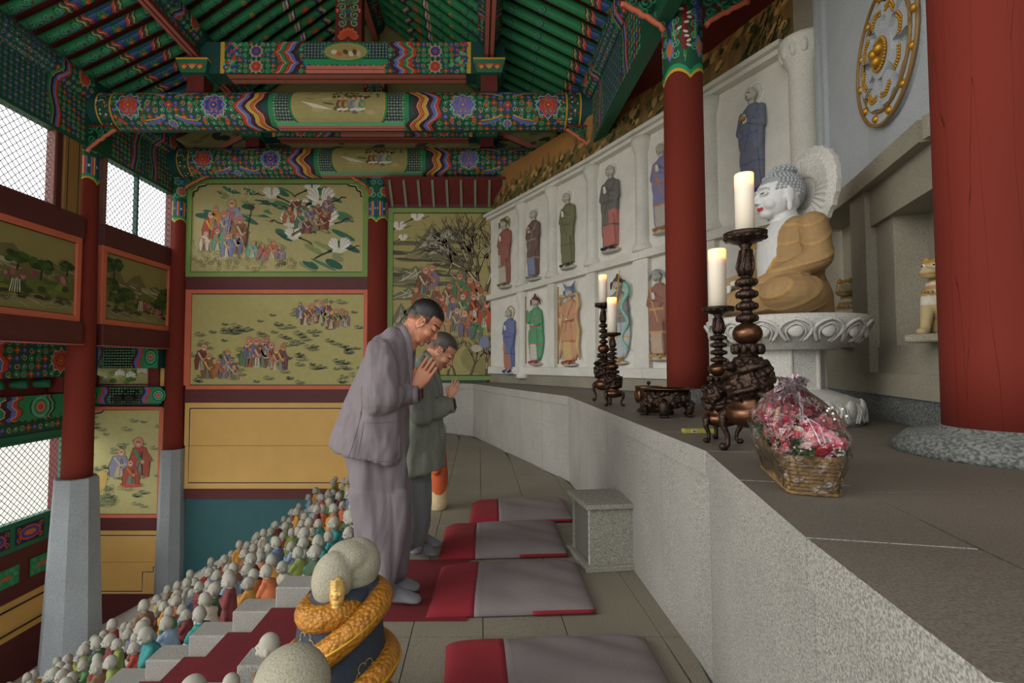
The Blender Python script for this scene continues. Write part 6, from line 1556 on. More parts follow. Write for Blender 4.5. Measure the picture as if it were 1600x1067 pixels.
# ---- flower basket
A_ = onZ(1243, 777, ALT); B_ = onZ(1300, 776, ALT); D_ = onZ(1186, 724, ALT); u = (B_ - A_); v = (D_ - A_); u.z = v.z = 0
u = u.normalized() * .115; v = v.normalized() * .40
cen = A_ + (u + v) / 2; yaw = math.atan2(v.y, v.x); LX, LY = .20, .062
cen = Vector((A_.x, A_.y, ALT)) + u * .5 + v * .5
t = thing('flower_basket', 'woven seagrass basket of red and pink flowers wrapped in clear film', 'basket', (cen.x, cen.y, ALT), yaw)
HBk = .098
def ringbk(z, g_=1.0, n=40):
    r_ = .018; lx_, ly_ = LX * g_ - r_, LY * g_ - r_; P = []
    for cx, cy, a0 in ((lx_, ly_, 0), (-lx_, ly_, PI / 2), (-lx_, -ly_, PI), (lx_, -ly_, 1.5 * PI)):
        for j in range(4): a_ = a0 + PI / 2 * j / 3; P.append((cx + r_ * math.cos(a_), cy + r_ * math.sin(a_), z))
    out = []
    for i in range(len(P)):
        p, q_ = Vector(P[i]), Vector(P[(i + 1) % len(P)]); k = max(1, int((q_ - p).length / .013))
        out += [tuple(p.lerp(q_, j / k)) for j in range(k)]
    return out
M_SG = mat('seagrass', '#86683f', .8, var=.3, vscale=40, bump=.6, bscale=120); M_SG2 = mat('seagrass_dark', '#6d5230', .85, var=.2, vscale=30)
m = MB(); r0 = ringbk(0.004, .93); r1 = ringbk(HBk, 1.0); n = len(r0); m.add(r0 + r1, [(i, (i + 1) % n, n + (i + 1) % n, n + i) for i in range(n)] + [tuple(range(n))[::-1]]); m.build('inner_wall', M_SG2, t)
for k in range(9):
    z_ = .006 + k * .0108; gg = .94 + .06 * k / 8; rr_ = ringbk(z_, gg, 60)
    m = MB(); m.tube([(x * (1 + .018 * (1 if (i + k) % 2 else -1)), y * (1 + .05 * (1 if (i + k) % 2 else -1)), z) for i, (x, y, z) in enumerate(rr_)] + [rr_[0]], .0062, 6); m.build('woven_strand', M_SG, t, True)
m = MB(); m.tube(ringbk(HBk + .002, 1.01) + [ringbk(HBk + .002, 1.01)[0]], .009, 8); m.build('rim_braid', M_SG, t, True)
q = random.Random(77)
FC = [mat('petal_' + n_, c_, .6, var=.12, vscale=50) for n_, c_ in (('red', '#c01f30'), ('pink', '#e38a9a'), ('blush', '#efc4c0'), ('rose', '#d8506e'), ('magenta', '#b81f5c'), ('cream', '#eadfc8'))]
M_LEAF = mat('leaf_green', '#2f6b34', .5, var=.2, vscale=30); M_LEAF2 = mat('leaf_pale', '#6f9a5a', .6, var=.2, vscale=30)
def rose(r):
    m = MB()
    for k in range(22):
        f = k / 22; a_ = k * 2.4; rr = r * (.12 + .82 * f); tl = .2 + 1.0 * f; w_ = r * (.22 + .24 * f)
        c = Vector((rr * .75 * math.cos(a_), rr * .75 * math.sin(a_), r * (.45 - .4 * f))); d = Vector((math.cos(a_) * math.sin(tl), math.sin(a_) * math.sin(tl), math.cos(tl))); s_ = Vector((-math.sin(a_), math.cos(a_), 0)); o_ = Vector((math.cos(a_), math.sin(a_), 0))
        P = [c - s_ * w_ * .6 - d * w_ * .5, c + s_ * w_ * .6 - d * w_ * .5, c + s_ * w_ + d * w_ * .2 + o_ * w_ * .1, c + s_ * w_ * .5 + d * w_ * .8 + o_ * w_ * .3, c - s_ * w_ * .5 + d * w_ * .8 + o_ * w_ * .3, c - s_ * w_ + d * w_ * .2 + o_ * w_ * .1, c + d * w_ * .1 + o_ * (w_ * .30)]
        m.add(P, [(0, 1, 6), (1, 2, 6), (2, 3, 6), (3, 4, 6), (4, 5, 6), (5, 0, 6)])
    m.ell((0, 0, r * .1), (r * .45, r * .45, r * .35), n=8, m=5)
    return m
def carn(r):
    m = MB(); qq = random.Random(2)
    for k in range(46):
        a_ = qq.uniform(0, 2 * PI); th = qq.uniform(0, 1.5); d = Vector((math.sin(th) * math.cos(a_), math.sin(th) * math.sin(a_), math.cos(th) * .8)); s_ = d.orthogonal().normalized(); s_.rotate(Matrix.Rotation(qq.uniform(0, 6), 3, d.normalized())); w_ = r * .35
        m.add([d * r * .2, d * r * .9 + s_ * w_, d * r * 1.02 + s_ * w_ * .4, d * r * .9, d * r * 1.02 - s_ * w_ * .4, d * r * .9 - s_ * w_], [(0, 1, 2, 3), (0, 3, 4, 5)])
    return m
protos = [rose(.034).mesh('rose', FC[1]), carn(.032).mesh('carnation', FC[0]), rose(.022).mesh('small_rose', FC[3]), carn(.018).mesh('small_bloom', FC[5])]
nm_ = ['rose', 'carnation', 'small_rose', 'small_bloom']
cnt = 0
for k in range(64):
    x = q.uniform(-LX * .95, LX * .98); y = q.uniform(-LY * 1.15, LY * 1.1); kk = [0, 1, 2, 3, 2, 1, 0][k % 7]
    hz = HBk + .035 + .095 * (1 - (x / LX * .9 - .25) ** 2) * (1 - (y / LY) ** 2 * .45) + q.uniform(-.01, .01)
    o = link('flower', protos[kk], t, (x, y, hz)); o.rotation_euler = (-y / LY * .8 + q.uniform(-.2, .2), x / LX * .7 + q.uniform(-.2, .2), q.uniform(0, 6))
    o.material_slots[0].link = 'OBJECT'; o.material_slots[0].material = FC[[1, 0, 3, 5, 2, 4, 1, 0, 2, 1, 3, 5][(k * 5) % 12]]
g = MB()
for k in range(150):
    x = q.uniform(-LX, LX * 1.05); y = q.uniform(-LY * 1.3, LY * 1.3); z_ = HBk + q.uniform(.0, .05); a_ = q.uniform(0, 6); L_ = q.uniform(.02, .04); d = Vector((math.cos(a_), math.sin(a_), q.uniform(.0, .8))).normalized(); s_ = d.cross(Vector((0, 0, 1))).normalized() * L_ * .3; c = Vector((x, y, z_))
    g.add([c, c + d * L_ * .5 + s_, c + d * L_, c + d * L_ * .5 - s_, c + d * L_ * .5 + Vector((0, 0, -.003))], [(0, 1, 4), (1, 2, 4), (2, 3, 4), (3, 0, 4)])
tag(g.build('leaves', M_LEAF, t), kind='stuff')
g = MB()
for k in range(120):
    x = LX * q.uniform(-1.05, -.7) if k % 2 else q.uniform(-LX, LX); y = q.uniform(-LY * 1.3, -LY * .5) if k % 3 else q.uniform(-LY, LY); z_ = HBk + q.uniform(.01, .06) + (0 if k % 2 else .09); g.ell((x, y, z_), .0035, n=5, m=3)
tag(g.build('baby_breath', mat('tiny_white_bloom', '#dfe0cc', .7), t), kind='stuff')
# clear film: crumpled tent gathered at the top
mf = bpy.data.materials.new('clear_film'); mf.use_nodes = True; nt = mf.node_tree; L_ = nt.links; ou = nt.nodes['Material Output']; nt.nodes.remove(nt.nodes['Principled BSDF'])
tr = nn(nt, 'ShaderNodeBsdfTransparent'); gs = nn(nt, 'ShaderNodeBsdfGlossy'); gs.inputs['Roughness'].default_value = .08; fr = nn(nt, 'ShaderNodeFresnel'); fr.inputs[0].default_value = 1.35; mx = nn(nt, 'ShaderNodeMixShader'); tr.inputs[0].default_value = (.96, .96, .96, 1)
nz = nn(nt, 'ShaderNodeTexNoise'); nz.inputs['Scale'].default_value = 22; nz.inputs['Detail'].default_value = 4; bm_ = nn(nt, 'ShaderNodeBump'); bm_.inputs['Strength'].default_value = .9; bm_.inputs['Distance'].default_value = .02
tc_ = nn(nt, 'ShaderNodeTexCoord'); L_.new(tc_.outputs['Object'], nz.inputs['Vector']); L_.new(nz.outputs['Fac'], bm_.inputs['Height']); L_.new(bm_.outputs[0], gs.inputs['Normal']); L_.new(bm_.outputs[0], fr.inputs['Normal'])
ad = nn(nt, 'ShaderNodeMath', operation='MULTIPLY_ADD'); ad.inputs[1].default_value = 1.5; ad.inputs[2].default_value = .07; L_.new(fr.outputs[0], ad.inputs[0]); L_.new(ad.outputs[0], mx.inputs[0]); L_.new(tr.outputs[0], mx.inputs[1]); L_.new(gs.outputs[0], mx.inputs[2]); L_.new(mx.outputs[0], ou.inputs[0])
g = MB(); N_ = 44; prof = [(.012, 1.03, 1.08), (.05, 1.05, 1.2), (.10, 1.08, 1.4), (.15, 1.12, 1.6), (.19, 1.08, 1.55), (.225, .92, 1.3), (.255, .66, .95), (.28, .36, .5), (.295, .22, .26), (.315, .40, .55)]
vs = []
for j, (z_, gx, gy) in enumerate(prof):
    for i in range(N_):
        a_ = 2 * PI * i / N_; c_, s_ = math.cos(a_), math.sin(a_); ex = .35 if j < 4 else .7; wv = .006 * math.sin(i * 2.7 + j * 1.3) * (1 if j > 1 else .2) + q.uniform(-.003, .003)
        vs.append((LX * gx * math.copysign(abs(c_) ** ex, c_) * (1 + wv * 3) + .02 * (j > 5), LY * gy * math.copysign(abs(s_) ** ex, s_) + wv * 2, z_ + wv))
g.add(vs, [(j * N_ + i, j * N_ + (i + 1) % N_, (j + 1) * N_ + (i + 1) % N_, (j + 1) * N_ + i) for j in range(len(prof) - 1) for i in range(N_)])
g.build('clear_film', mf, t)
M_RIB = mat('pink_ribbon', '#d9a8bc', .35); M_RIBW = mat('white_ribbon_glint', '#eceaf0', .35)  # the white ribbons also stand in for highlights on the film
for k in range(9):
    g = MB(); a_ = q.uniform(0, 2 * PI); pts = []
    for j in range(9):
        f = j / 8; rr = .02 + f * q.uniform(.9, 1.0); pts.append((LX * .95 * rr * math.cos(a_ + .2 * math.sin(j)), LY * 1.5 * rr * math.sin(a_ + .2 * math.sin(j)), 0.285 - .13 * f + .02 * math.sin(j * 1.7 + k)))
    vs = []; 
    for p_ in pts: vs += [(p_[0], p_[1], p_[2]), (p_[0] + .004, p_[1] + .003, p_[2] + .006), (p_[0] + .0045, p_[1] + .0035, p_[2] + .006), (p_[0] + .0005, p_[1] + .0005, p_[2])]
    g.add(vs, [(j * 4 + i, j * 4 + (i + 1) % 4, j * 4 + 4 + (i + 1) % 4, j * 4 + 4 + i) for j in range(8) for i in range(4)]); g.build('ribbon', M_RIB if k % 2 else M_RIBW, t)
g = MB()
for s_ in (-1, 1): g.tube([(.02, 0, .29), (.02 + s_ * .03, -.01, .325), (.02 + s_ * .045, -.01, .31), (.02, 0, .29)], .003, 5)
g.build('ribbon_bow', M_RIB, t)

# ---- guardian lions in the niches
def lion(px, py, ytop, label, mir):
    i = 8; s_, z0 = onBay(i, px, py, .05); _, z1 = onBay(i, px, ytop, .05); A, B, u, n = bayframe(i)
    if s_ < -.1: i = 7; s_, z0 = onBay(i, px, py, .05); _, z1 = onBay(i, px, ytop, .05); A, B, u, n = bayframe(i)
    z0 = ALT + .47
    K = (z1 - z0); t = thing('guardian_lion', label, 'statue', (A.x + u.x * s_ + n.x * .02, A.y + u.y * s_ + n.y * .02, z0), math.atan2(n.y, n.x) + mir * .9)
    m = MB(); m.box(-.30 * K, .28 * K, -.24 * K, .24 * K, 0, .09 * K, .008); m.build('plinth', M_NICHE, t)
    b = MB(); Q = lambda x, y, z: (x * K, y * K, z * K)
    b.loft([(Q(-.14, 0, .10), Q(.15, 0, 0), Q(0, .18, 0)), (Q(-.10, 0, .28), Q(.15, 0, 0), Q(0, .17, 0)), (Q(.0, 0, .45), Q(.13, 0, 0), Q(0, .15, 0)), (Q(.06, 0, .60), Q(.12, 0, 0), Q(0, .14, 0)), (Q(.06, 0, .70), Q(.09, 0, 0), Q(0, .10, 0))], 18)
    for s2 in (-1, 1):
        b.cap(Q(.08, s2 * .10, .50), Q(.13, s2 * .11, .16), .075 * K, .05 * K); b.ell(Q(.17, s2 * .11, .12), (.075 * K, .06 * K, .045 * K)); b.ell(Q(-.06, s2 * .16, .20), (.15 * K, .08 * K, .12 * K)); b.ell(Q(.06, s2 * .18, .12), (.08 * K, .05 * K, .04 * K))
    b.tube([Q(-.26, 0, .15), Q(-.32, 0, .35), Q(-.24, 0, .5)], [.05 * K, .06 * K, .03 * K], 8)
    o = remesh(b, 'body', M_VS, .016 * K, t, 2); paint(o, lambda co: C('#a8834a') if (abs(co.z / K - .60) < .02 or abs(co.z / K - .53) < .012 or co.z / K > .66) else (C('#c4bfae') if co.z / K > .42 else C('#b3a076')))
    h = MB(); h.ell(Q(.10, 0, .80), (.13 * K, .13 * K, .12 * K)); h.ell(Q(.21, 0, .76), (.08 * K, .09 * K, .055 * K)); h.ell(Q(.26, 0, .79), (.035 * K, .05 * K, .025 * K)); h.ell(Q(.20, 0, .715), (.06 * K, .07 * K, .025 * K))
    for s2 in (-1, 1): h.ell(Q(.06, s2 * .12, .90), (.03 * K, .035 * K, .06 * K)); h.ell(Q(.17, s2 * .06, .86), (.04 * K, .035 * K, .02 * K))
    for k in range(16): a_ = k * 2 * PI / 16; h.ell(Q(.03, .13 * math.cos(a_), .80 + .12 * math.sin(a_)), .035 * K, n=8, m=6)
    o = remesh(h, 'head', M_VS, .013 * K, t, 1); paint(o, lambda co: C('#b08a42') if co.z / K > .86 or co.x / K < .06 or abs(co.z / K - .745) < .012 else C('#b8a67c'))
    for s2 in (-1, 1): m = MB(); m.ell(Q(.205, s2 * .055, .835), .022 * K, n=10, m=8); m.build('eye', mat('lion_eye_white', '#e0dccc', .5), t, True); m = MB(); m.ell(Q(.222, s2 * .057, .835), .011 * K, n=8, m=6); m.build('pupil', M_BLACK, t, True)
    g = MB()
    for k in range(18): a_ = k * 2 * PI / 18; g.ell(Q(.06 + .125 * math.cos(a_), .148 * math.sin(a_), .575 + .02 * math.cos(a_) * -1), .015 * K, n=7, m=5)
    g.build('bead_collar', M_GOLD, t, True)
lion(1326, 518, 428, 'gilt stone guardian lion in the niche just behind the Buddha, turned aside', .8)
lion(1466, 512, 392, 'gilt stone guardian lion in the niche beside the cracked red column', .65)
# ---- small stone donation box on the floor
A_, B_, D_ = onZ(915, 896, 0), onZ(1000, 892, 0), onZ(898, 858, 0); u = (B_ - A_); yaw = math.atan2(u.y, u.x); w_ = u.length; d_ = .40; cen = A_ + u / 2 + Vector((-math.sin(yaw), math.cos(yaw), 0)) * d_ / 2
t = thing('stone_box', 'small speckled granite box with overhanging flat lid on the floor by the altar', 'box', (cen.x, cen.y, 0), yaw + .02)
M_BXS = mat('box_granite', '#8f8d80', .8, var=.06, vscale=4, speck=.5, sscale=170, bump=.15, bscale=120)
h_ = onY(960, 790, A_.y).z; hw, hd = w_ / 2, d_ / 2
m = MB(); m.box(-hw, hw, -hd, hd, 0, .035, .004); m.build('base', M_BXS, t)
m = MB(); m.box(-hw * .80, hw * .84, -hd * .86, -hd * .70, .035, h_ - .03); m.build('front_slab', M_BXS, t); m = MB(); m.box(-hw * .80, hw * .84, hd * .70, hd * .86, .035, h_ - .03); m.build('back_slab', M_BXS, t)
m = MB(); m.box(-hw * .66, hw * .84, -hd * .70, hd * .70, .035, h_ - .03); m.build('core', M_BXS, t); m = MB(); m.box(-hw * .78, -hw * .68, -hd * .62, hd * .62, .05, h_ - .05); m.build('side_door', mat('box_door', '#6c6a60', .8, speck=.4, sscale=170), t)
m = MB(); m.box(-hw * .97, hw * .99, -hd, hd, h_ - .03, h_, .004); m.build('lid', M_BXS, t)
a = Art(flat((-hw * .80, -hd * .86, .035), (0, 1, 0), (0, 0, 1), (-1, 0, 0)), .0015)
a.grid(0.002, .030, 0, h_ - .068, '#c9c8c0', .5)
q = random.Random(6)
for k in range(6):
    for j in range(4): x = .010 + q.uniform(0, .010); z = .06 + k * .045; a.stroke([(x - .006, z + j * .006), (x + .006, z + j * .006 + q.uniform(-.003, .003))], .0022, 'bk', 1.5)
    a.stroke([(.015, .055 + k * .045), (.015, .08 + k * .045)], .0022, 'bk', 1.5)
a.build('carved_characters', t)
# ---- floor cushions
M_CR = mat('cushion_red_cloth', '#7d1521', .9, var=.06, vscale=5, bump=.35, bscale=250); M_CG = mat('cushion_grey_cloth', '#746b6a', .9, var=.06, vscale=5, bump=.35, bscale=250)
def cushion(fl, fr, bl, br, label, seed, split=.31, hgt=.075):
    P = [onZ(p[0], p[1], .02) for p in (fl, fr, bl, br)]; c = sum(P, Vector((0, 0, 0))) / 4; c.z = 0
    t = thing('floor_cushion', label, 'cushion', c, 0, None); q = random.Random(seed); ph = [q.uniform(0, 6) for _ in range(8)]
    def top(u, v):
        p = P[0].lerp(P[1], u).lerp(P[2].lerp(P[3], u), v) - c
        e = (max(0, 1 - abs(2 * u - 1) ** 7) ** .5) * (max(0, 1 - abs(2 * v - 1) ** 6) ** .5)
        wr_ = .006 * math.sin(9 * u + 3 * v + ph[0]) * math.sin(5 * v - 4 * u + ph[1]) + .004 * math.sin(23 * u * v + ph[2]) + .003 * math.sin(17 * u + ph[3] + 6 * math.sin(4 * v + ph[5])) - .012 * math.exp(-((u - split) / .012) ** 2) * .4
        inn = 1 - .012 * math.sin(PI * u) * (2 * v - 1) ** 2
        return Vector((p.x, p.y, .012 + (hgt + wr_ - .012) * e * (.86 + .14 * math.sin(PI * u) * math.sin(PI * v))))
    NV = 22
    def part(u0, u1, name, mt, n):
        m = MB(); vs = []; us = [u0 + (u1 - u0) * (i / n) for i in range(n + 1)]
        us = [(.5 - .5 * math.cos(PI * x)) * .35 + x * .65 for x in us]; vv = [.5 - .5 * math.cos(PI * j / NV) for j in range(NV + 1)]
        for x in us:
            for y in vv: vs.append(top(x, y))
        k = len(vs)
        for x in us:
            for y in vv: p = top(x, y); vs.append(Vector((p.x, p.y, .003 if 0 < y < 1 else .010)))
        W1 = NV + 1; fs = []
        for i in range(n):
            for j in range(NV): fs.append((i * W1 + j, i * W1 + j + 1, (i + 1) * W1 + j + 1, (i + 1) * W1 + j)[::-1]); fs.append((k + i * W1 + j, k + i * W1 + j + 1, k + (i + 1) * W1 + j + 1, k + (i + 1) * W1 + j))
        for i in range(n): fs += [(i * W1, (i + 1) * W1, k + (i + 1) * W1, k + i * W1)[::-1], (i * W1 + NV, (i + 1) * W1 + NV, k + (i + 1) * W1 + NV, k + i * W1 + NV)]
        for j in range(NV): fs += [(j, j + 1, k + j + 1, k + j), (n * W1 + j, n * W1 + j + 1, k + n * W1 + j + 1, k + n * W1 + j)[::-1]]
        m.add(vs, fs); m.build(name, mt, t, True)
    part(0, split, 'red_cover', M_CR, 12); part(split, 1, 'grey_cover', M_CG, 24)
    m = MB(); pts = [P[0].lerp(P[1], .62 + .37 * k / 8) - c + Vector((0, -.003, 0)) for k in range(9)]
    m.tube([(p.x, p.y, .018) for p in pts], .011, 6); m.build('red_piping', M_CR, t, True)
cushion((733, 817), (899, 812), (738, 785), (880, 779), 'red and grey floor cushion farthest from the camera, in front of the altar', 1)
cushion((685, 872), (889, 866), (697, 822), (868, 815), 'red and grey floor cushion second from the back, beside the farther monk', 2)
cushion((665, 962), (933, 954), (690, 884), (901, 878), 'red and grey floor cushion third from the back, beside the nearer monk', 3)
cushion((690, 1130), (1078, 1120), (697, 1006), (1008, 994), 'red and grey floor cushion nearest the camera, cut by the frame', 4)
# ---- red carpet: floor mat and runner down the steps
t = thing('red_carpet', 'dark red carpet under the monks, running down the stone steps', 'carpet')
y0, y1, xr = 2.60, 3.38, -.06
m = MB(); m.box(FX0 + .0, xr, y0, y1, .001, .010, .002); m.build('floor_mat', M_CARPET, t)
m = MB(); prof = []
for k in range(0, 15):
    xa = FX0 - TR * k; prof += [(xa, -RI * k + .009), (xa - .012, -RI * k + .009), (xa - .012, -RI * (k + 1) + .009)]
prof2 = [(x + .010, z - .0085) for x, z in prof]
m.extr([(x, 2.47, z) for x, z in prof] + [(x, 2.47, z) for x, z in prof2[::-1]], (0, .92, 0)); m.build('stair_runner', M_CARPET, t)
# ================================================================== LITTLE STONE MONK FIGURES ON THE TERRACES
M_HEAD = mat('figure_head_granite', '#a9a698', .85, var=.10, vscale=10, speck=.3, sscale=220, bump=.4, bscale=120)
M_FACE = mat('carved_line', '#6a6860', .8)
def fig_head(seed):
    q = random.Random(seed); b = MB()
    b.ell((0, 0, .055), (.052, .047, .058), n=18, m=12); b.ell((.012, 0, .035), (.045, .043, .038), n=16); b.tube([(.055, 0, .055), (.066, 0, .038)], [.006, .009], 8)
    for s in (-1, 1): b.ell((-.002, s * .048, .042), (.011, .007, .020)); b.ell((.050, s * .017, .060), (.008, .012, .005)); b.ell((.048, s * .020, .028), (.014, .014, .012))
    b.ell((.054, 0, .020), (.007, .015, .004)); b.cap((0, 0, -.03), (0, 0, .01), .024, .022)
    o = remesh(b, 'head', M_VS, .0055, None, 1); st, dk, lp = C('#9d9a8d'), C('#4a4842'), C('#86685e')
    def f(co):
        x, y, z = co
        if x > .035 and .008 < abs(y) < .028 and abs(z - .052 - (abs(y) - .018) ** 2 * -8) < .0022: return dk
        if x > .045 and abs(y) < .013 and abs(z - .0205) < .0025: return lp
        return st
    paint(o, f); me = o.data; bpy.data.objects.remove(o); return me
def fig_body(kind):
    b = MB()
    if kind == 0:   # sitting, hands joined
        b.loft([((0, 0, 0), (.085, 0, 0), (0, .085, 0)), ((0, 0, .05), (.085, 0, 0), (0, .088, 0)), ((-.005, 0, .11), (.058, 0, 0), (0, .066, 0)), ((-.005, 0, .16), (.045, 0, 0), (0, .060, 0)), ((-.005, 0, .19), (.028, 0, 0), (0, .034, 0))], 18)
        for s in (-1, 1): b.cap((0, s * .055, .155), (.035, s * .06, .105), .024, .022); b.cap((.035, s * .06, .105), (.07, s * .012, .135), .022, .014); b.ell((.05, s * .06, .03), (.05, .04, .032))
    elif kind == 1:  # leaning forward, robe trailing
        b.loft([((-.03, 0, 0), (.10, 0, 0), (0, .075, 0)), ((-.02, 0, .06), (.09, 0, 0), (0, .075, 0)), ((.0, 0, .12), (.062, 0, 0), (0, .062, 0)), ((.02, 0, .17), (.045, 0, 0), (0, .056, 0)), ((.03, 0, .195), (.026, 0, 0), (0, .034, 0))], 18)
        for s in (-1, 1): b.cap((.02, s * .052, .16), (.055, s * .058, .09), .024, .024); b.cap((.055, s * .058, .09), (.075, s * .02, .05), .022, .015)
    elif kind == 2:  # standing
        b.loft([((0, 0, 0), (.062, 0, 0), (0, .066, 0)), ((0, 0, .10), (.055, 0, 0), (0, .060, 0)), ((0, 0, .20), (.045, 0, 0), (0, .056, 0)), ((0, 0, .255), (.040, 0, 0), (0, .054, 0)), ((0, 0, .285), (.025, 0, 0), (0, .032, 0))], 18)
        for s in (-1, 1): b.cap((0, s * .05, .25), (.015, s * .066, .18), .022, .022); b.cap((.015, s * .066, .18), (.06, s * .012, .21), .021, .013); b.ell((.01, s * .066, .13), (.018, .014, .05))
    else:            # hunched, wide robe
        b.loft([((0, 0, 0), (.10, 0, 0), (0, .09, 0)), ((-.01, 0, .08), (.085, 0, 0), (0, .085, 0)), ((0, 0, .14), (.065, 0, 0), (0, .078, 0)), ((.015, 0, .18), (.03, 0, 0), (0, .045, 0))], 18)
        for s in (-1, 1): b.cap((.02, s * .065, .14), (.07, s * .05, .08), .026, .022); b.ell((.06, s * .05, .02), (.045, .035, .022))
    for k in range(6): a_ = k * PI / 3 + .3; b.tube([(.045 * math.cos(a_), .055 * math.sin(a_), .13), (.085 * math.cos(a_), .085 * math.sin(a_), .02)], .007, 5)
    o = remesh(b, 'robe', mat('robe_ochre', '#b8873a', .85, var=.15, vscale=25, bump=.3, bscale=120), .0085, None, 1); me = o.data; bpy.data.objects.remove(o); return me
HEADS = [fig_head(1)]; BODS = [fig_body(k) for k in range(4)]; HZ = [.195, .20, .288, .188]; HXo = [0, .032, 0, .02]
RC = [('ochre', '#b8873a'), ('orange', '#b5653a'), ('olive green', '#7d8a44'), ('grey', '#8f8f86'), ('leaf green', '#4f7f52'), ('slate blue', '#5f7288'), ('teal', '#2f7f7c'), ('brown', '#7a5a44'), ('maroon', '#6f3030'), ('cream', '#b8b2a0'), ('violet grey', '#77718a'), ('brick red', '#9c4030'), ('pale blue', '#8296ab'), ('dark green', '#3a5238')]
RM = [mat('robe_' + n.replace(' ', '_'), c, .85, var=.16, vscale=25, speck=.2, sscale=220, bump=.35, bscale=120) for n, c in RC]
q = random.Random(99)
def ordn(k): return ('first', 'second', 'third', 'fourth', 'fifth', 'sixth', 'seventh', 'eighth', 'ninth', 'tenth', 'eleventh', 'twelfth', 'thirteenth', 'fourteenth', 'fifteenth', 'sixteenth', 'seventeenth', 'eighteenth', 'nineteenth', 'twentieth', 'twenty-first', 'twenty-second', 'twenty-third', 'twenty-fourth', 'twenty-fifth')[k]
POSE = ('seated', 'forward-leaning', 'standing', 'hunched')
def figure(x, y, z, rz, kind, col, sc, label, grp, cap=False):
    t = thing('monk_figure', label, 'figurine', (x, y, z), rz, grp); t.scale = (sc, sc, sc)
    o = link('robe', BODS[kind], t); o.material_slots[0].link = 'OBJECT'; o.material_slots[0].material = RM[col]
    h = link('head', HEADS[0], t, (HXo[kind], 0, HZ[kind])); h.rotation_euler = (q.uniform(-.15, .15), q.uniform(-.05, .35), q.uniform(-.4, .4)); h.scale = (.88, .88, .9)
    return t
cnt = 0
for k in range(1, 17):
    xk = FX0 - TR * (k - .5); zk = -RI * k; y = 3.74 + q.uniform(0, .05); j = 0
    yend = 8.7 if k < 8 else (8.0 - (k - 8) * .5 if k < 12 else 5.9)
    while y < yend:
        sc = q.uniform(.82, 1.12) if y < 5 else q.uniform(.85, 1.05)
        kind = q.choice([0, 0, 1, 1, 2, 3]); col = q.randrange(14)
        figure(xk + q.uniform(-.05, .05), y, zk, PI + q.uniform(-.7, .9), kind, col, sc,
               '%s stone monk, %s robe, %s from kerb, %s row down' % (POSE[kind], RC[col][0], ordn(j), ordn(k - 1)), 'small monk figures on the far terraces')
        y += q.uniform(.185, .225) * (1 if y < 5.2 else 1.35); j += 1; cnt += 1
# a few squeezed between the rows near the top, and on the near side of the steps
for i, (px, py, hgt, kind, col, lab) in enumerate(((421, 1042, 58, 2, 7, 'stone monk in brown robe before the near kerb, left of the coiled figure'), (300, 1085, 34, 0, 3, 'grey stone figure peeping over the lower frame edge, left of the two others'), (366, 1085, 40, 0, 2, 'olive stone figure peeping over the lower frame edge in front of the near kerb'))):
    Y = 2.1; p = onY(px, py, Y); kk = max(1, math.ceil((FX0 - p.x) / TR)); z0 = -RI * kk; top = onY(px, py - hgt, Y).z; sc = max(.42, (top - z0) / (HZ[kind] + .11))
    figure(p.x, Y, z0, PI + .3, kind, col, min(sc, 1.35), lab, None)
print('figures', cnt)
# ---- far statue in orange behind the second monk
p = onZ(684, 795, 0); t = thing('stone_attendant', 'orange and blue robed stone figure standing on the floor behind the farther monk', 'statue', (p.x, p.y, 0), PI + .2)
s_a = onY(684, 655, p.y).z; b = MB(); b.loft([((0, 0, 0), (.07, 0, 0), (0, .075, 0)), ((0, 0, .05), (.09, 0, 0), (0, .09, 0)), ((0, 0, s_a * .4), (.09, 0, 0), (0, .10, 0)), ((0, 0, s_a * .68), (.07, 0, 0), (0, .10, 0)), ((0, 0, s_a * .78), (.04, 0, 0), (0, .05, 0))], 20)
for s in (-1, 1): b.cap((0, s * .09, s_a * .68), (.03, s * .11, s_a * .45), .04, .035); b.cap((.03, s * .11, s_a * .45), (.10, s * .02, s_a * .52), .035, .02)
o = remesh(b, 'robe', M_VS, .011, t, 1); paint(o, lambda co: C('#b9542a') if math.sin(co.z * 9 + co.y * 14) < .55 else (C('#5a6f9a') if co.z > .35 else C('#c8b48a')))
b = MB(); b.ell((0, 0, s_a * .89), (.075, .065, .085)); b.tube([(.07, 0, s_a * .9), (.088, 0, s_a * .87)], [.008, .012], 8); b.cap((0, 0, s_a * .76), (0, 0, s_a * .86), .03, .03)
remesh(b, 'head', M_HEAD, .009, t, 1)
# ---- big coiled figure in the foreground
YT = 1.72
def T_(px, py, dy=0): v = onY(px, py, YT); return Vector((v.x, v.y + dy, v.z))
base = T_(532, 1000); t = thing('coiled_figure', 'child figure in navy cloud-pattern robe wrapped by thick golden scaly serpent, in the foreground', 'statue', (base.x, base.y, 0))
O_ = Vector((base.x, base.y, 0)); sw = YT / 800
zt0 = T_(532, 915).z; Rb = lambda z: .118 + .062 * max(0, min(1, (zt0 - z) / zt0)) ** .8
b = MB(); e = [(Rb(z) * (1 if z < zt0 - .05 else .8), z) for z in [0, .05, .12, .2, .28, .36, .44, zt0 - .03, zt0]]
b.lathe([(e[0][0] * .96, 0)] + e, 40); b.build('navy_robe', mat('navy_robe_paint', '#262f3c', .75, var=.15, vscale=12, speck=.25, sscale=220, bump=.3, bscale=150), t, True)
a = Art(lambda u, v, h: ((Rb(v) + .003 + h) * math.cos(u), (Rb(v) + .003 + h) * math.sin(u), v), .0015)
qq = random.Random(4)
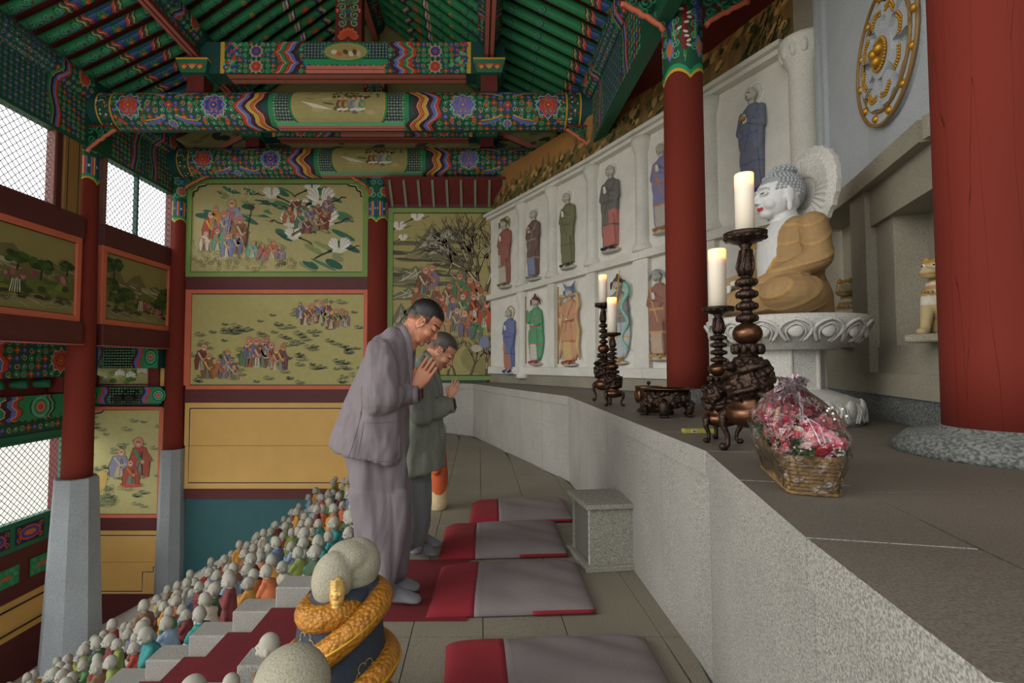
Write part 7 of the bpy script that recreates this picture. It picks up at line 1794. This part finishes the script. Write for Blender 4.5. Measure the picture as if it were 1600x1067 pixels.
for (u0, z0) in ((-2.15, .42), (-1.75, .36), (-1.1, .27), (-.75, .33), (-1.5, .14), (-2.4, .2), (-1.25, .47), (-2.5, .33), (-.9, .1), (-1.9, .08)):
    for k in range(6): a_ = k * PI / 3; a.scroll((u0 + .13 * math.cos(a_), z0 + .022 * math.sin(a_)), .0001, 'ye', .001, 1, 0, 1, 1, 3)
    for k in range(6):
        a_ = k * PI / 3 + .2; cx, cz = u0 + .15 * math.cos(a_), z0 + .024 * math.sin(a_)
        pts = [(cx + .10 * math.cos(a_ - 1.6 + 3.4 * j / 8), cz + .016 * math.sin(a_ - 1.6 + 3.4 * j / 8)) for j in range(9)]
        for p0, p1 in zip(pts, pts[1:]): a.poly([(p0[0], p0[1] - .0011), (p1[0], p1[1] - .0011), (p1[0], p1[1] + .0011), (p0[0], p0[1] + .0011)], '#b08c3c', 1); a.poly([(p0[0] - .006, p0[1]), (p1[0] - .006, p1[1]), (p1[0] + .006, p1[1]), (p0[0] + .006, p0[1])], '#b08c3c', 1)
a.build('cloud_pattern', t)
M_SCALE = mat('gilded_scales', '#a8701f', .5, metal=.25, var=.2, vscale=20)
nt = M_SCALE.node_tree; bs = nt.nodes['Principled BSDF']; v = nn(nt, 'ShaderNodeTexVoronoi'); v.inputs['Scale'].default_value = 75; tcx = nn(nt, 'ShaderNodeTexCoord'); bp2 = nn(nt, 'ShaderNodeBump'); bp2.inputs['Strength'].default_value = 1; bp2.inputs['Distance'].default_value = .006; bp2.invert = True
nt.links.new(tcx.outputs['Object'], v.inputs['Vector']); nt.links.new(v.outputs['Distance'], bp2.inputs['Height']); nt.links.new(bp2.outputs[0], bs.inputs['Normal'])
m = MB(); pts = []; rr = []; N_ = 150; zR = T_(598, 935).z; dz = .19
for k in range(N_ + 1):
    th = -PI * .35 + 2 * PI * 2.75 * k / N_          # th = 0 at the right, grows across the front to the left
    w_ = math.floor(th / (2 * PI)); r_ = th - w_ * 2 * PI
    z_ = zR - dz * w_ - (dz * .5 * (1 - math.cos(r_)) if r_ < PI else dz * (1 - .0 * (r_ - PI)))
    z_ = max(z_, .03); R_ = Rb(min(z_, zt0 - .03)) + .004
    pts.append((R_ * math.cos(-th), R_ * math.sin(-th), z_)); rr.append(.040 + .005 * k / N_)
rr[0] = .02; rr[1] = .035; rr[-1] = .02
m.tube(pts, rr, 18); m.build('golden_serpent', M_SCALE, t, True)
nc = T_(521, 941) - O_
m = MB(); pn = [(nc.x + .070 * math.cos(2 * PI * k / 40), -.035 + .075 * math.sin(2 * PI * k / 40), nc.z + .010 * math.cos(2 * PI * k / 40)) for k in range(41)]; m.tube(pn, .040, 16); m.build('neck_coil', M_SCALE, t, True)
m = MB(); m.tube([(x * 1.26, y * 1.26, z + .004) for x, y, z in pts], .006, 6); m.build('spine_ridge', mat('bright_gilding', '#c9962f', .4, metal=.5), t, True)
m = MB(); cb = T_(558, 925) - O_; m.loft([((cb.x, .04, cb.z - .05), (.09, 0, 0), (0, .085, 0)), ((cb.x, .04, cb.z), (.082, 0, 0), (0, .08, 0)), ((cb.x, .04, cb.z + .03), (.055, 0, 0), (0, .055, 0))], 24); m.build('collar', mat('navy_robe_paint', '#262f3c'), t, True)
b = MB(); c1 = T_(525, 897) - O_; c2 = T_(553, 886) - O_
b.ell(c1 + Vector((0, -.04, 0)), (.066, .066, .088), (0, .12, 0), 22, 16); b.ell(c2 + Vector((0, .045, -.004)), (.080, .080, .084), (0, .1, 0), 22, 16); b.ell(c2 + Vector((-.02, .02, .03)), (.075, .075, .05)); b.ell(c2 + Vector((.0, .04, -.04)), (.070, .07, .05))
remesh(b, 'hooded_head', mat('hood_granite', '#98937f', .85, var=.08, vscale=8, speck=.22, sscale=260, bump=.4, bscale=150), .006, t, 2)
b = MB(); g0 = T_(540, 906) - O_ + Vector((0, -.098, 0))
b.ell(g0, (.024, .022, .050), (0, .08, 0)); b.tube([g0 + Vector((.002, -.018, .008)), g0 + Vector((.001, -.030, -.006))], [.005, .008], 8); b.ell(g0 + Vector((0, -.019, -.022)), (.012, .010, .004)); b.ell(g0 + Vector((0, -.016, -.034)), (.014, .012, .010))
for s2 in (-1, 1): b.ell(g0 + Vector((s2 * .011, -.018, .004)), (.009, .006, .004))
for k in range(4): b.tube([g0 + Vector((-.020, -.006, .040 - .009 * k)), g0 + Vector((.0, -.022, .046 - .009 * k)), g0 + Vector((.020, -.006, .041 - .009 * k))], .0035, 6)
remesh(b, 'gilt_face', mat('pale_gilding', '#c9a45c', .45, metal=.35, var=.15, vscale=40), .0028, t, 1)
# big plain heads nearest the camera
for i, (px, py, rx, ry, Y, lab) in enumerate(((457, 1068, 57, 55, 1.32, 'large smooth grey stone head of a figure cut by the bottom edge of the picture'),)):
    c = onY(px, py, Y); t = thing('bald_figure', lab, 'statue', (c.x, c.y, 0 if c.x > FX0 else -RI)); z0 = t.location.z; s = Y / 800
    b = MB(); b.ell((0, 0, c.z - z0), (rx * s, rx * s * .95, ry * s), n=28, m=18)
    for s2 in (-1, 1): b.ell((.0, s2 * rx * s * .95, c.z - z0 - .02), (.018, .012, .03))
    b.ell((rx * s * -.9, 0, c.z - z0 - .03), (.015, .015, .02)); remesh(b, 'head', mat('hood_granite', '#8d897a'), .006, t, 2)
    b = MB(); h_ = c.z - z0 - ry * s * .8; b.loft([((0, 0, 0), (.14, 0, 0), (0, .14, 0)), ((0, 0, h_ * .4), (.135, 0, 0), (0, .13, 0)), ((0, 0, h_ * .85), (.10, 0, 0), (0, .11, 0)), ((0, 0, h_), (.05, 0, 0), (0, .06, 0))], 24)
    for s2 in (-1, 1): b.cap((0, s2 * .10, h_ * .85), (-.04, s2 * .12, h_ * .5), .045, .04); b.cap((-.04, s2 * .12, h_ * .5), (-.12, s2 * .03, h_ * .6), .04, .025)
    remesh(b, 'robe', RM[3], .012, t, 2)
# ================================================================== THE TWO MONKS
def clothmat(n, c):
    m = mat(n, c, .88, var=.05, vscale=6); nt = m.node_tree
    tcn = nn(nt, 'ShaderNodeTexCoord'); mp = nn(nt, 'ShaderNodeMapping'); mp.inputs['Scale'].default_value = (9, 7, 2.4); mp.inputs['Rotation'].default_value = (0, .25, 0)
    n1 = nn(nt, 'ShaderNodeTexNoise'); n1.inputs['Scale'].default_value = 1.3; n1.inputs['Detail'].default_value = 2; n1.inputs['Distortion'].default_value = .6
    b1 = nn(nt, 'ShaderNodeBump'); b1.inputs['Strength'].default_value = .4; b1.inputs['Distance'].default_value = .035
    n2 = nn(nt, 'ShaderNodeTexNoise'); n2.inputs['Scale'].default_value = 400; b2 = nn(nt, 'ShaderNodeBump'); b2.inputs['Strength'].default_value = .2; b2.inputs['Distance'].default_value = .003
    L = nt.links; L.new(tcn.outputs['Object'], mp.inputs[0]); L.new(mp.outputs[0], n1.inputs['Vector']); L.new(n1.outputs['Fac'], b1.inputs['Height']); L.new(tcn.outputs['Object'], n2.inputs['Vector']); L.new(n2.outputs['Fac'], b2.inputs['Height']); L.new(b1.outputs[0], b2.inputs['Normal']); L.new(b2.outputs[0], nt.nodes['Principled BSDF'].inputs['Normal'])
    return m
M_SKIN = mat('skin', '#b87a5c', .5, var=.05, vscale=14, Subsurface_Weight=.08)
def man(Y, s_px, head_c, ear, pitch, hs, jacket, trous, P, hair, skin, label, who):
    """everything is laid out as profile sections in the plane Y, then fleshed out to both sides"""
    Q = lambda px, py, dy=0.0: onY(px, py, Y) + Vector((0, dy, 0))
    base = Vector((Q(P['foot'][0], 900).x, Y, 0)); t = thing('person', label, 'person', base)
    def sec(f, b, dy, hd, pw=1.0):
        a_, c_ = Q(*f), Q(*b); return ((a_ + c_) / 2 + Vector((0, dy, 0)) - base, (a_ - c_) / 2, (0, hd, 0), pw)
    # --- body: head, neck, forearms in one skin
    h = MB(); ex = ear
    M_ = Matrix.Translation(Q(*ear) - base) @ Matrix.Rotation(pitch, 4, 'Y') @ Matrix.Scale(hs, 4)
    h2 = MB()
    h2.ell((-.006, 0, .048), (.100, .077, .083), n=24, m=16); h2.ell((.030, 0, -.020), (.064, .062, .085), n=22, m=14); h2.ell((.040, 0, -.088), (.040, .042, .026)); h2.ell((.062, 0, -.098), (.022, .026, .018)); h2.cap((-.01, -.03, -.05), (.04, -.03, -.09), .028, .022); h2.cap((-.01, .03, -.05), (.04, .03, -.09), .028, .022)
    h2.tube([(.086, 0, .012), (.098, 0, -.010), (.112, 0, -.034), (.100, 0, -.044)], [.009, .010, .013, .010], 10)
    for s in (-1, 1):
        h2.ell((.098, s * .012, -.040), (.010, .008, .008)); h2.ell((.080, s * .032, .006), (.014, .020, .010)); h2.tube([(.090, s * .010, .024), (.088, s * .032, .028), (.070, s * .052, .020)], .0075, 8); h2.ell((.060, s * .042, -.030), (.028, .024, .024))
        h2.ell((-.004, s * .078, -.010), (.017, .008, .030), (0, .15, 0), 14, 10); h2.tube([(.004 + .017 * math.cos(a_), s * .086, -.006 + .028 * math.sin(a_)) for a_ in [-.9 + j * .55 for j in range(9)]], .004, 6); h2.ell((.006, s * .080, -.036), (.009, .007, .010))
    h2.ell((.092, 0, -.062), (.012, .022, .006)); h2.ell((.088, 0, -.073), (.013, .018, .007)); h2.ell((-.05, 0, .02), (.055, .066, .062))
    h2.xf(M_); h.add(h2.V, h2.F)
    nk = Q(*P['neck']) - base; ce = M_ @ Vector((-.022, 0, -.05)); h.cap(nk, ce, .062 * hs, .056 * hs, 18); h.cap(nk - Vector((.03, 0, .05)), nk, .075 * hs, .062 * hs, 16)
    h.cap(M_ @ Vector((.02, 0, -.075)), nk + Vector((.02, 0, .01)), .040 * hs, .050 * hs, 14)
    o = remesh(h, 'head', None or M_SKIN, .0038, t, 1)
    Mi = M_.inverted(); sk, hr, lp, dk = C(skin), C(hair), C('#8c4a40'), C('#1a1412')
    def ph(co):
        x, y, z = Mi @ co; ay = abs(y)
        hl = .062 if x > .07 else (.062 - (.07 - x) * .1 if x > .035 else (-.002 if x > .018 and z < .03 else .012 - (.018 - x) * .45))
        if z > hl and not (ay > .070 and z < .02 and x > -.03) : 
            k = min(1, .45 + (z - hl) / (.016 if x > .02 and z > .04 else .06)); return tuple(sk[i] * (1 - k) + hr[i] * k for i in range(3)) + (1,)
        if x < -.055 and z > -.035: k = min(1, (z + .035) / .03); return tuple(sk[i] * (1 - k) + hr[i] * k for i in range(3)) + (1,)
        if x > .062 and .012 < ay < .056 and abs(z - (.0275 - (ay - .03) ** 2 * 3)) < .0042: return tuple(a_ * .45 for a_ in sk[:3]) + (1,) if hair != '#0c0908' else dk
        if x > .062 and .015 < ay < .050 and abs(z - (-.001 - .006 * (1 - ((ay - .032) / .018) ** 2))) < .0022: return dk
        if x > .078 and ay < .021 and -.080 < z < -.057: return lp
        e = .06 * math.sin(x * 120) * math.sin(z * 90); return tuple(a_ * (1 + e) for a_ in sk[:3]) + (1,)
    paint(o, ph, vcolmat('painted_skin', .5, .05, 14))
    # --- hands joined
    w, tip = Q(*P['wrist']) - base, Q(*P['tip']) - base; d = (tip - w).normalized(); ac = Vector((d.z, 0, -d.x)); ls = (tip - w).length / .178
    for s, nm in ((-1, 'right_hand'), (1, 'left_hand')):
        g = MB(); off = Vector((0, s * .015 * hs, 0)); hand_mb(g, w + off, d, ac, (0, s, 0), ls, .02, True, -1)
        g.cap(w + off - d * .10 - Vector((0, -s * .03, 0)) * 0, w + off + d * .01, .030 * ls, .026 * ls, 14); pass
        remesh(g, nm, M_SKIN if skin == '#b87a5c' else mat('warm_skin', skin, .5), .0026, t, 1)
    # --- jacket, one welded garment
    b = MB(); b.loft([sec(*x_) for x_ in P['torso']], 36)
    for s in (-1, 1):
        S = P['sleeve']; R_ = P['sl_r']; pts = []
        dys = [s * v_ for v_ in P['sl_dy']]
        for i in range(len(S) - 1): b.cap(Q(*S[i], dys[i]) - base, Q(*S[i + 1], dys[i + 1]) - base, R_[i], R_[i + 1], 20)
    o = remesh(b, 'jacket', jacket, .0085, t, 3); zc_ = Q(*P['sleeve'][0]).z
    rumple(o, (7.5, 6, 2.6), .027, who * 7.3); rumple(o, (15, 13, 8), .008, who * 3.1)
    # cuffs, collar strip, hem line, pocket
    for s in (-1, 1):
        g = MB(); c = Q(*P['sleeve'][-1], s * P['sl_dy'][-1]) - base; dd = (Q(*P['sleeve'][-1]) - Q(*P['sleeve'][-2])).normalized(); r_ = P['sl_r'][-1]
        g.tube([c + dd * (r_ * .55), c + dd * (r_ + .006), c + dd * (r_ + .008), c + dd * (r_ * .4)], [r_ * .98, r_ * .93, r_ * .78, r_ * .7], 20); g.build('cuff', jacket, t, True)
        g = MB(); g.tube([c + dd * (r_ * .3), c + dd * (r_ + .014)], [r_ * .70, r_ * .66], 16); g.build('inner_cuff', mat('maroon_lining', '#3d1f20', .9), t, True)
    for s in (-1, 1):
        g = MB(); cp = P['collar']; pts = [Q(px, py, s * dy) - base for px, py, dy in cp]
        vs = []; 
        for i, p_ in enumerate(pts):
            dv = (pts[min(i + 1, len(pts) - 1)] - pts[max(i - 1, 0)]).normalized(); up = dv.cross(Vector((0, 1, 0))).normalized() * .016; vs += [p_ + up + Vector((0, s * .002, 0)), p_ - up + Vector((0, s * .010, 0)), p_ - up - Vector((0, s * .006, 0)), p_ + up - Vector((0, s * .008, 0))]
        g.add(vs, [(j * 4 + i, j * 4 + (i + 1) % 4, j * 4 + 4 + (i + 1) % 4, j * 4 + 4 + i) for j in range(len(pts) - 1) for i in range(4)] + [(0, 1, 2, 3), tuple(range(len(vs) - 4, len(vs)))[::-1]])
        g.build('collar_band', jacket, t, True)
    for key in ('pocket', 'slit'):
        if key not in P: continue
        pk = P[key]; path = []
        for p0, p1 in zip(pk, pk[1:]):
            for i in range(9): path.append(Vector(p0).lerp(Vector(p1), i / 8))
        pts = []
        for p_ in path:
            q_ = Q(p_.x, p_.y, -.7) - base; ok_, loc_, nr_, _ = o.ray_cast(q_, Vector((0, 1, 0)))
            if ok_: pts.append(loc_)
        g = MB(); g.tube(pts, .0035, 6); g.build('pocket_edge' if key == 'pocket' else 'side_seam', jacket, t, True)
    # --- trousers
    b = MB(); b.loft([sec(*x_) for x_ in P['hips']], 32)
    for s in (-1, 1):
        b.loft([sec(x_[0], x_[1], s * x_[2], x_[3]) for x_ in P['leg']], 26)
    o = remesh(b, 'trousers', trous, .0095, t, 3)
    rumple(o, (9, 7, 1.5), .032, who * 5.7); rumple(o, (15, 13, 4), .009, who)
    # --- feet in socks, standing on the floor
    M_SOCK = mat('grey_sock', '#77767a', .95, var=.05, bump=.3, bscale=300)
    for s, f_ in ((-1, P['feet'][0]), (1, P['feet'][1])):
        heel = onZ(f_[0], f_[1], 0.012) - base; toe = onZ(f_[2], f_[3], 0.012) - base; dv = (toe - heel); L_ = dv.length; dv.normalize(); sd = Vector((-dv.y, dv.x, 0)); zz = .010; g = MB()
        g.loft([(heel + Vector((0, 0, .045 + zz)) - dv * .0, Vector((0, 0, .030)), sd * .018), (heel + dv * .02 + Vector((0, 0, .048 + zz)), Vector((0, 0, .046)), sd * .032), (heel + dv * L_ * .3 + Vector((0, 0, .045 + zz)), Vector((0, 0, .046)), sd * .034), (heel + dv * L_ * .55 + Vector((0, 0, .034 + zz)), Vector((0, 0, .034)), sd * .041), (heel + dv * L_ * .78 + Vector((0, 0, .024 + zz)), Vector((0, 0, .024)), sd * .048), (heel + dv * L_ * .93 + Vector((0, 0, .018 + zz)), Vector((0, 0, .018)), sd * .040), (heel + dv * L_ + Vector((0, 0, .014 + zz)), Vector((0, 0, .009)), sd * .020)], 20)
        ank = Q(*P['ankle'], s * P['leg'][-1][2]) - base; g.cap(heel + dv * .05 + Vector((0, 0, .06)), ank, .040, .043, 16)
        remesh(g, 'sock', M_SOCK, .006, t, 2)
    return t
P1 = dict(foot=(615,), neck=(640, 522), wrist=(647, 607), tip=(681, 558), ankle=(606, 905),
    torso=[((636, 722), (523, 691), 0, .235, .9), ((637, 700), (531, 668), 0, .235, .9), ((638, 672), (541, 640), 0, .225), ((639, 640), (552, 610), 0, .215), ((640, 612), (562, 585), 0, .21), ((640, 588), (573, 560), 0, .205), ((640, 566), (583, 542), 0, .20), ((640, 550), (594, 528), 0, .185), ((641, 537), (607, 517), 0, .135), ((641, 526), (618, 511), 0, .085), ((640, 518), (626, 508), 0, .065)],
    sleeve=[(603, 549), (604, 618), (640, 616)], sl_r=[.080, .088, .050], sl_dy=[.165, .205, .075],
    folds=[((575, 575), (556, 630), (535, 690), -.19), ((590, 600), (575, 650), (560, 700), -.222), ((612, 650), (600, 680), (590, 712), -.228), ((625, 655), (622, 690), (618, 718), -.215), ((566, 590), (545, 640), (528, 685), -.14)],
    collar=[(626, 508, .062), (633, 514, .075), (640, 527, .085), (643, 545, .070), (642, 570, .050), (641, 600, .03)],
    pocket=[(583, 652), (630, 654), (630, 712), (574, 702), (583, 652)], slit=[(581, 600), (578, 640), (566, 690), (560, 703)],
    hips=[((636, 705), (538, 690), 0, .19, 1), ((637, 740), (543, 730), 0, .19, 1), ((638, 780), (549, 775), 0, .185, 1), ((637, 812), (556, 808), 0, .16, 1), ((632, 845), (565, 842), 0, .08, 1)],
    leg=[((636, 760), (548, 755), .085, .105), ((637, 810), (556, 805), .088, .108), ((634, 850), (566, 850), .088, .105), ((631, 885), (577, 882), .088, .095), ((626, 905), (586, 903), .088, .075), ((618, 915), (592, 914), .088, .050)],
    feet=[(598, 943, 658, 945), (606, 922, 655, 926)])
man(2.80, 290, None, (661, 503), math.radians(38), 1.0, clothmat('mauve_grey_cloth', '#70676a'), clothmat('mauve_grey_trousers', '#70676b'), P1, '#0c0908', '#b87a5c',
    'taller nearer monk in mauve-grey robe bowing with palms joined beside the cushions', 1)
P2 = dict(foot=(655,), neck=(671, 563), wrist=(702, 622), tip=(716, 591), ankle=(652, 850),
    torso=[((699, 728), (606, 738), 0, .20, .9), ((697, 712), (612, 715), 0, .20, .9), ((694, 680), (618, 675), 0, .195), ((691, 650), (624, 642), 0, .185), ((688, 625), (630, 612), 0, .18), ((686, 602), (638, 588), 0, .175), ((683, 588), (645, 572), 0, .16), ((680, 577), (653, 559), 0, .12), ((678, 570), (660, 552), 0, .075), ((676, 563), (665, 549), 0, .055)],
    sleeve=[(659, 592), (664, 640), (696, 634)], sl_r=[.072, .082, .052], sl_dy=[.145, .18, .065],
    folds=[((680, 655), (676, 690), (668, 730), -.19), ((668, 655), (655, 690), (650, 732), -.198), ((690, 660), (692, 690), (694, 722), -.12)],
    collar=[(664, 549, .055), (671, 556, .068), (678, 568, .076), (683, 585, .065), (688, 612, .045), (690, 640, .03)],
    hips=[((672, 728), (612, 728), 0, .165, 1), ((673, 765), (614, 762), 0, .165, 1), ((671, 785), (620, 785), 0, .145, 1), ((668, 805), (630, 805), 0, .07, 1)],
    leg=[((672, 745), (618, 745), .075, .09), ((672, 785), (622, 782), .078, .095), ((671, 815), (628, 815), .078, .092), ((668, 838), (633, 838), .078, .078), ((662, 850), (637, 850), .078, .058), ((657, 857), (640, 857), .078, .042)],
    feet=[(641, 868, 684, 871), (652, 852, 688, 858)])
man(3.38, 237, None, (688, 548), math.radians(36), .98, clothmat('grey_green_cloth', '#6c6f64'), clothmat('slate_trousers', '#686b6c'), P2, '#3c3530', '#c08868',
    'shorter farther monk in grey-green robe bowing with palms joined, partly behind the taller one', 2)
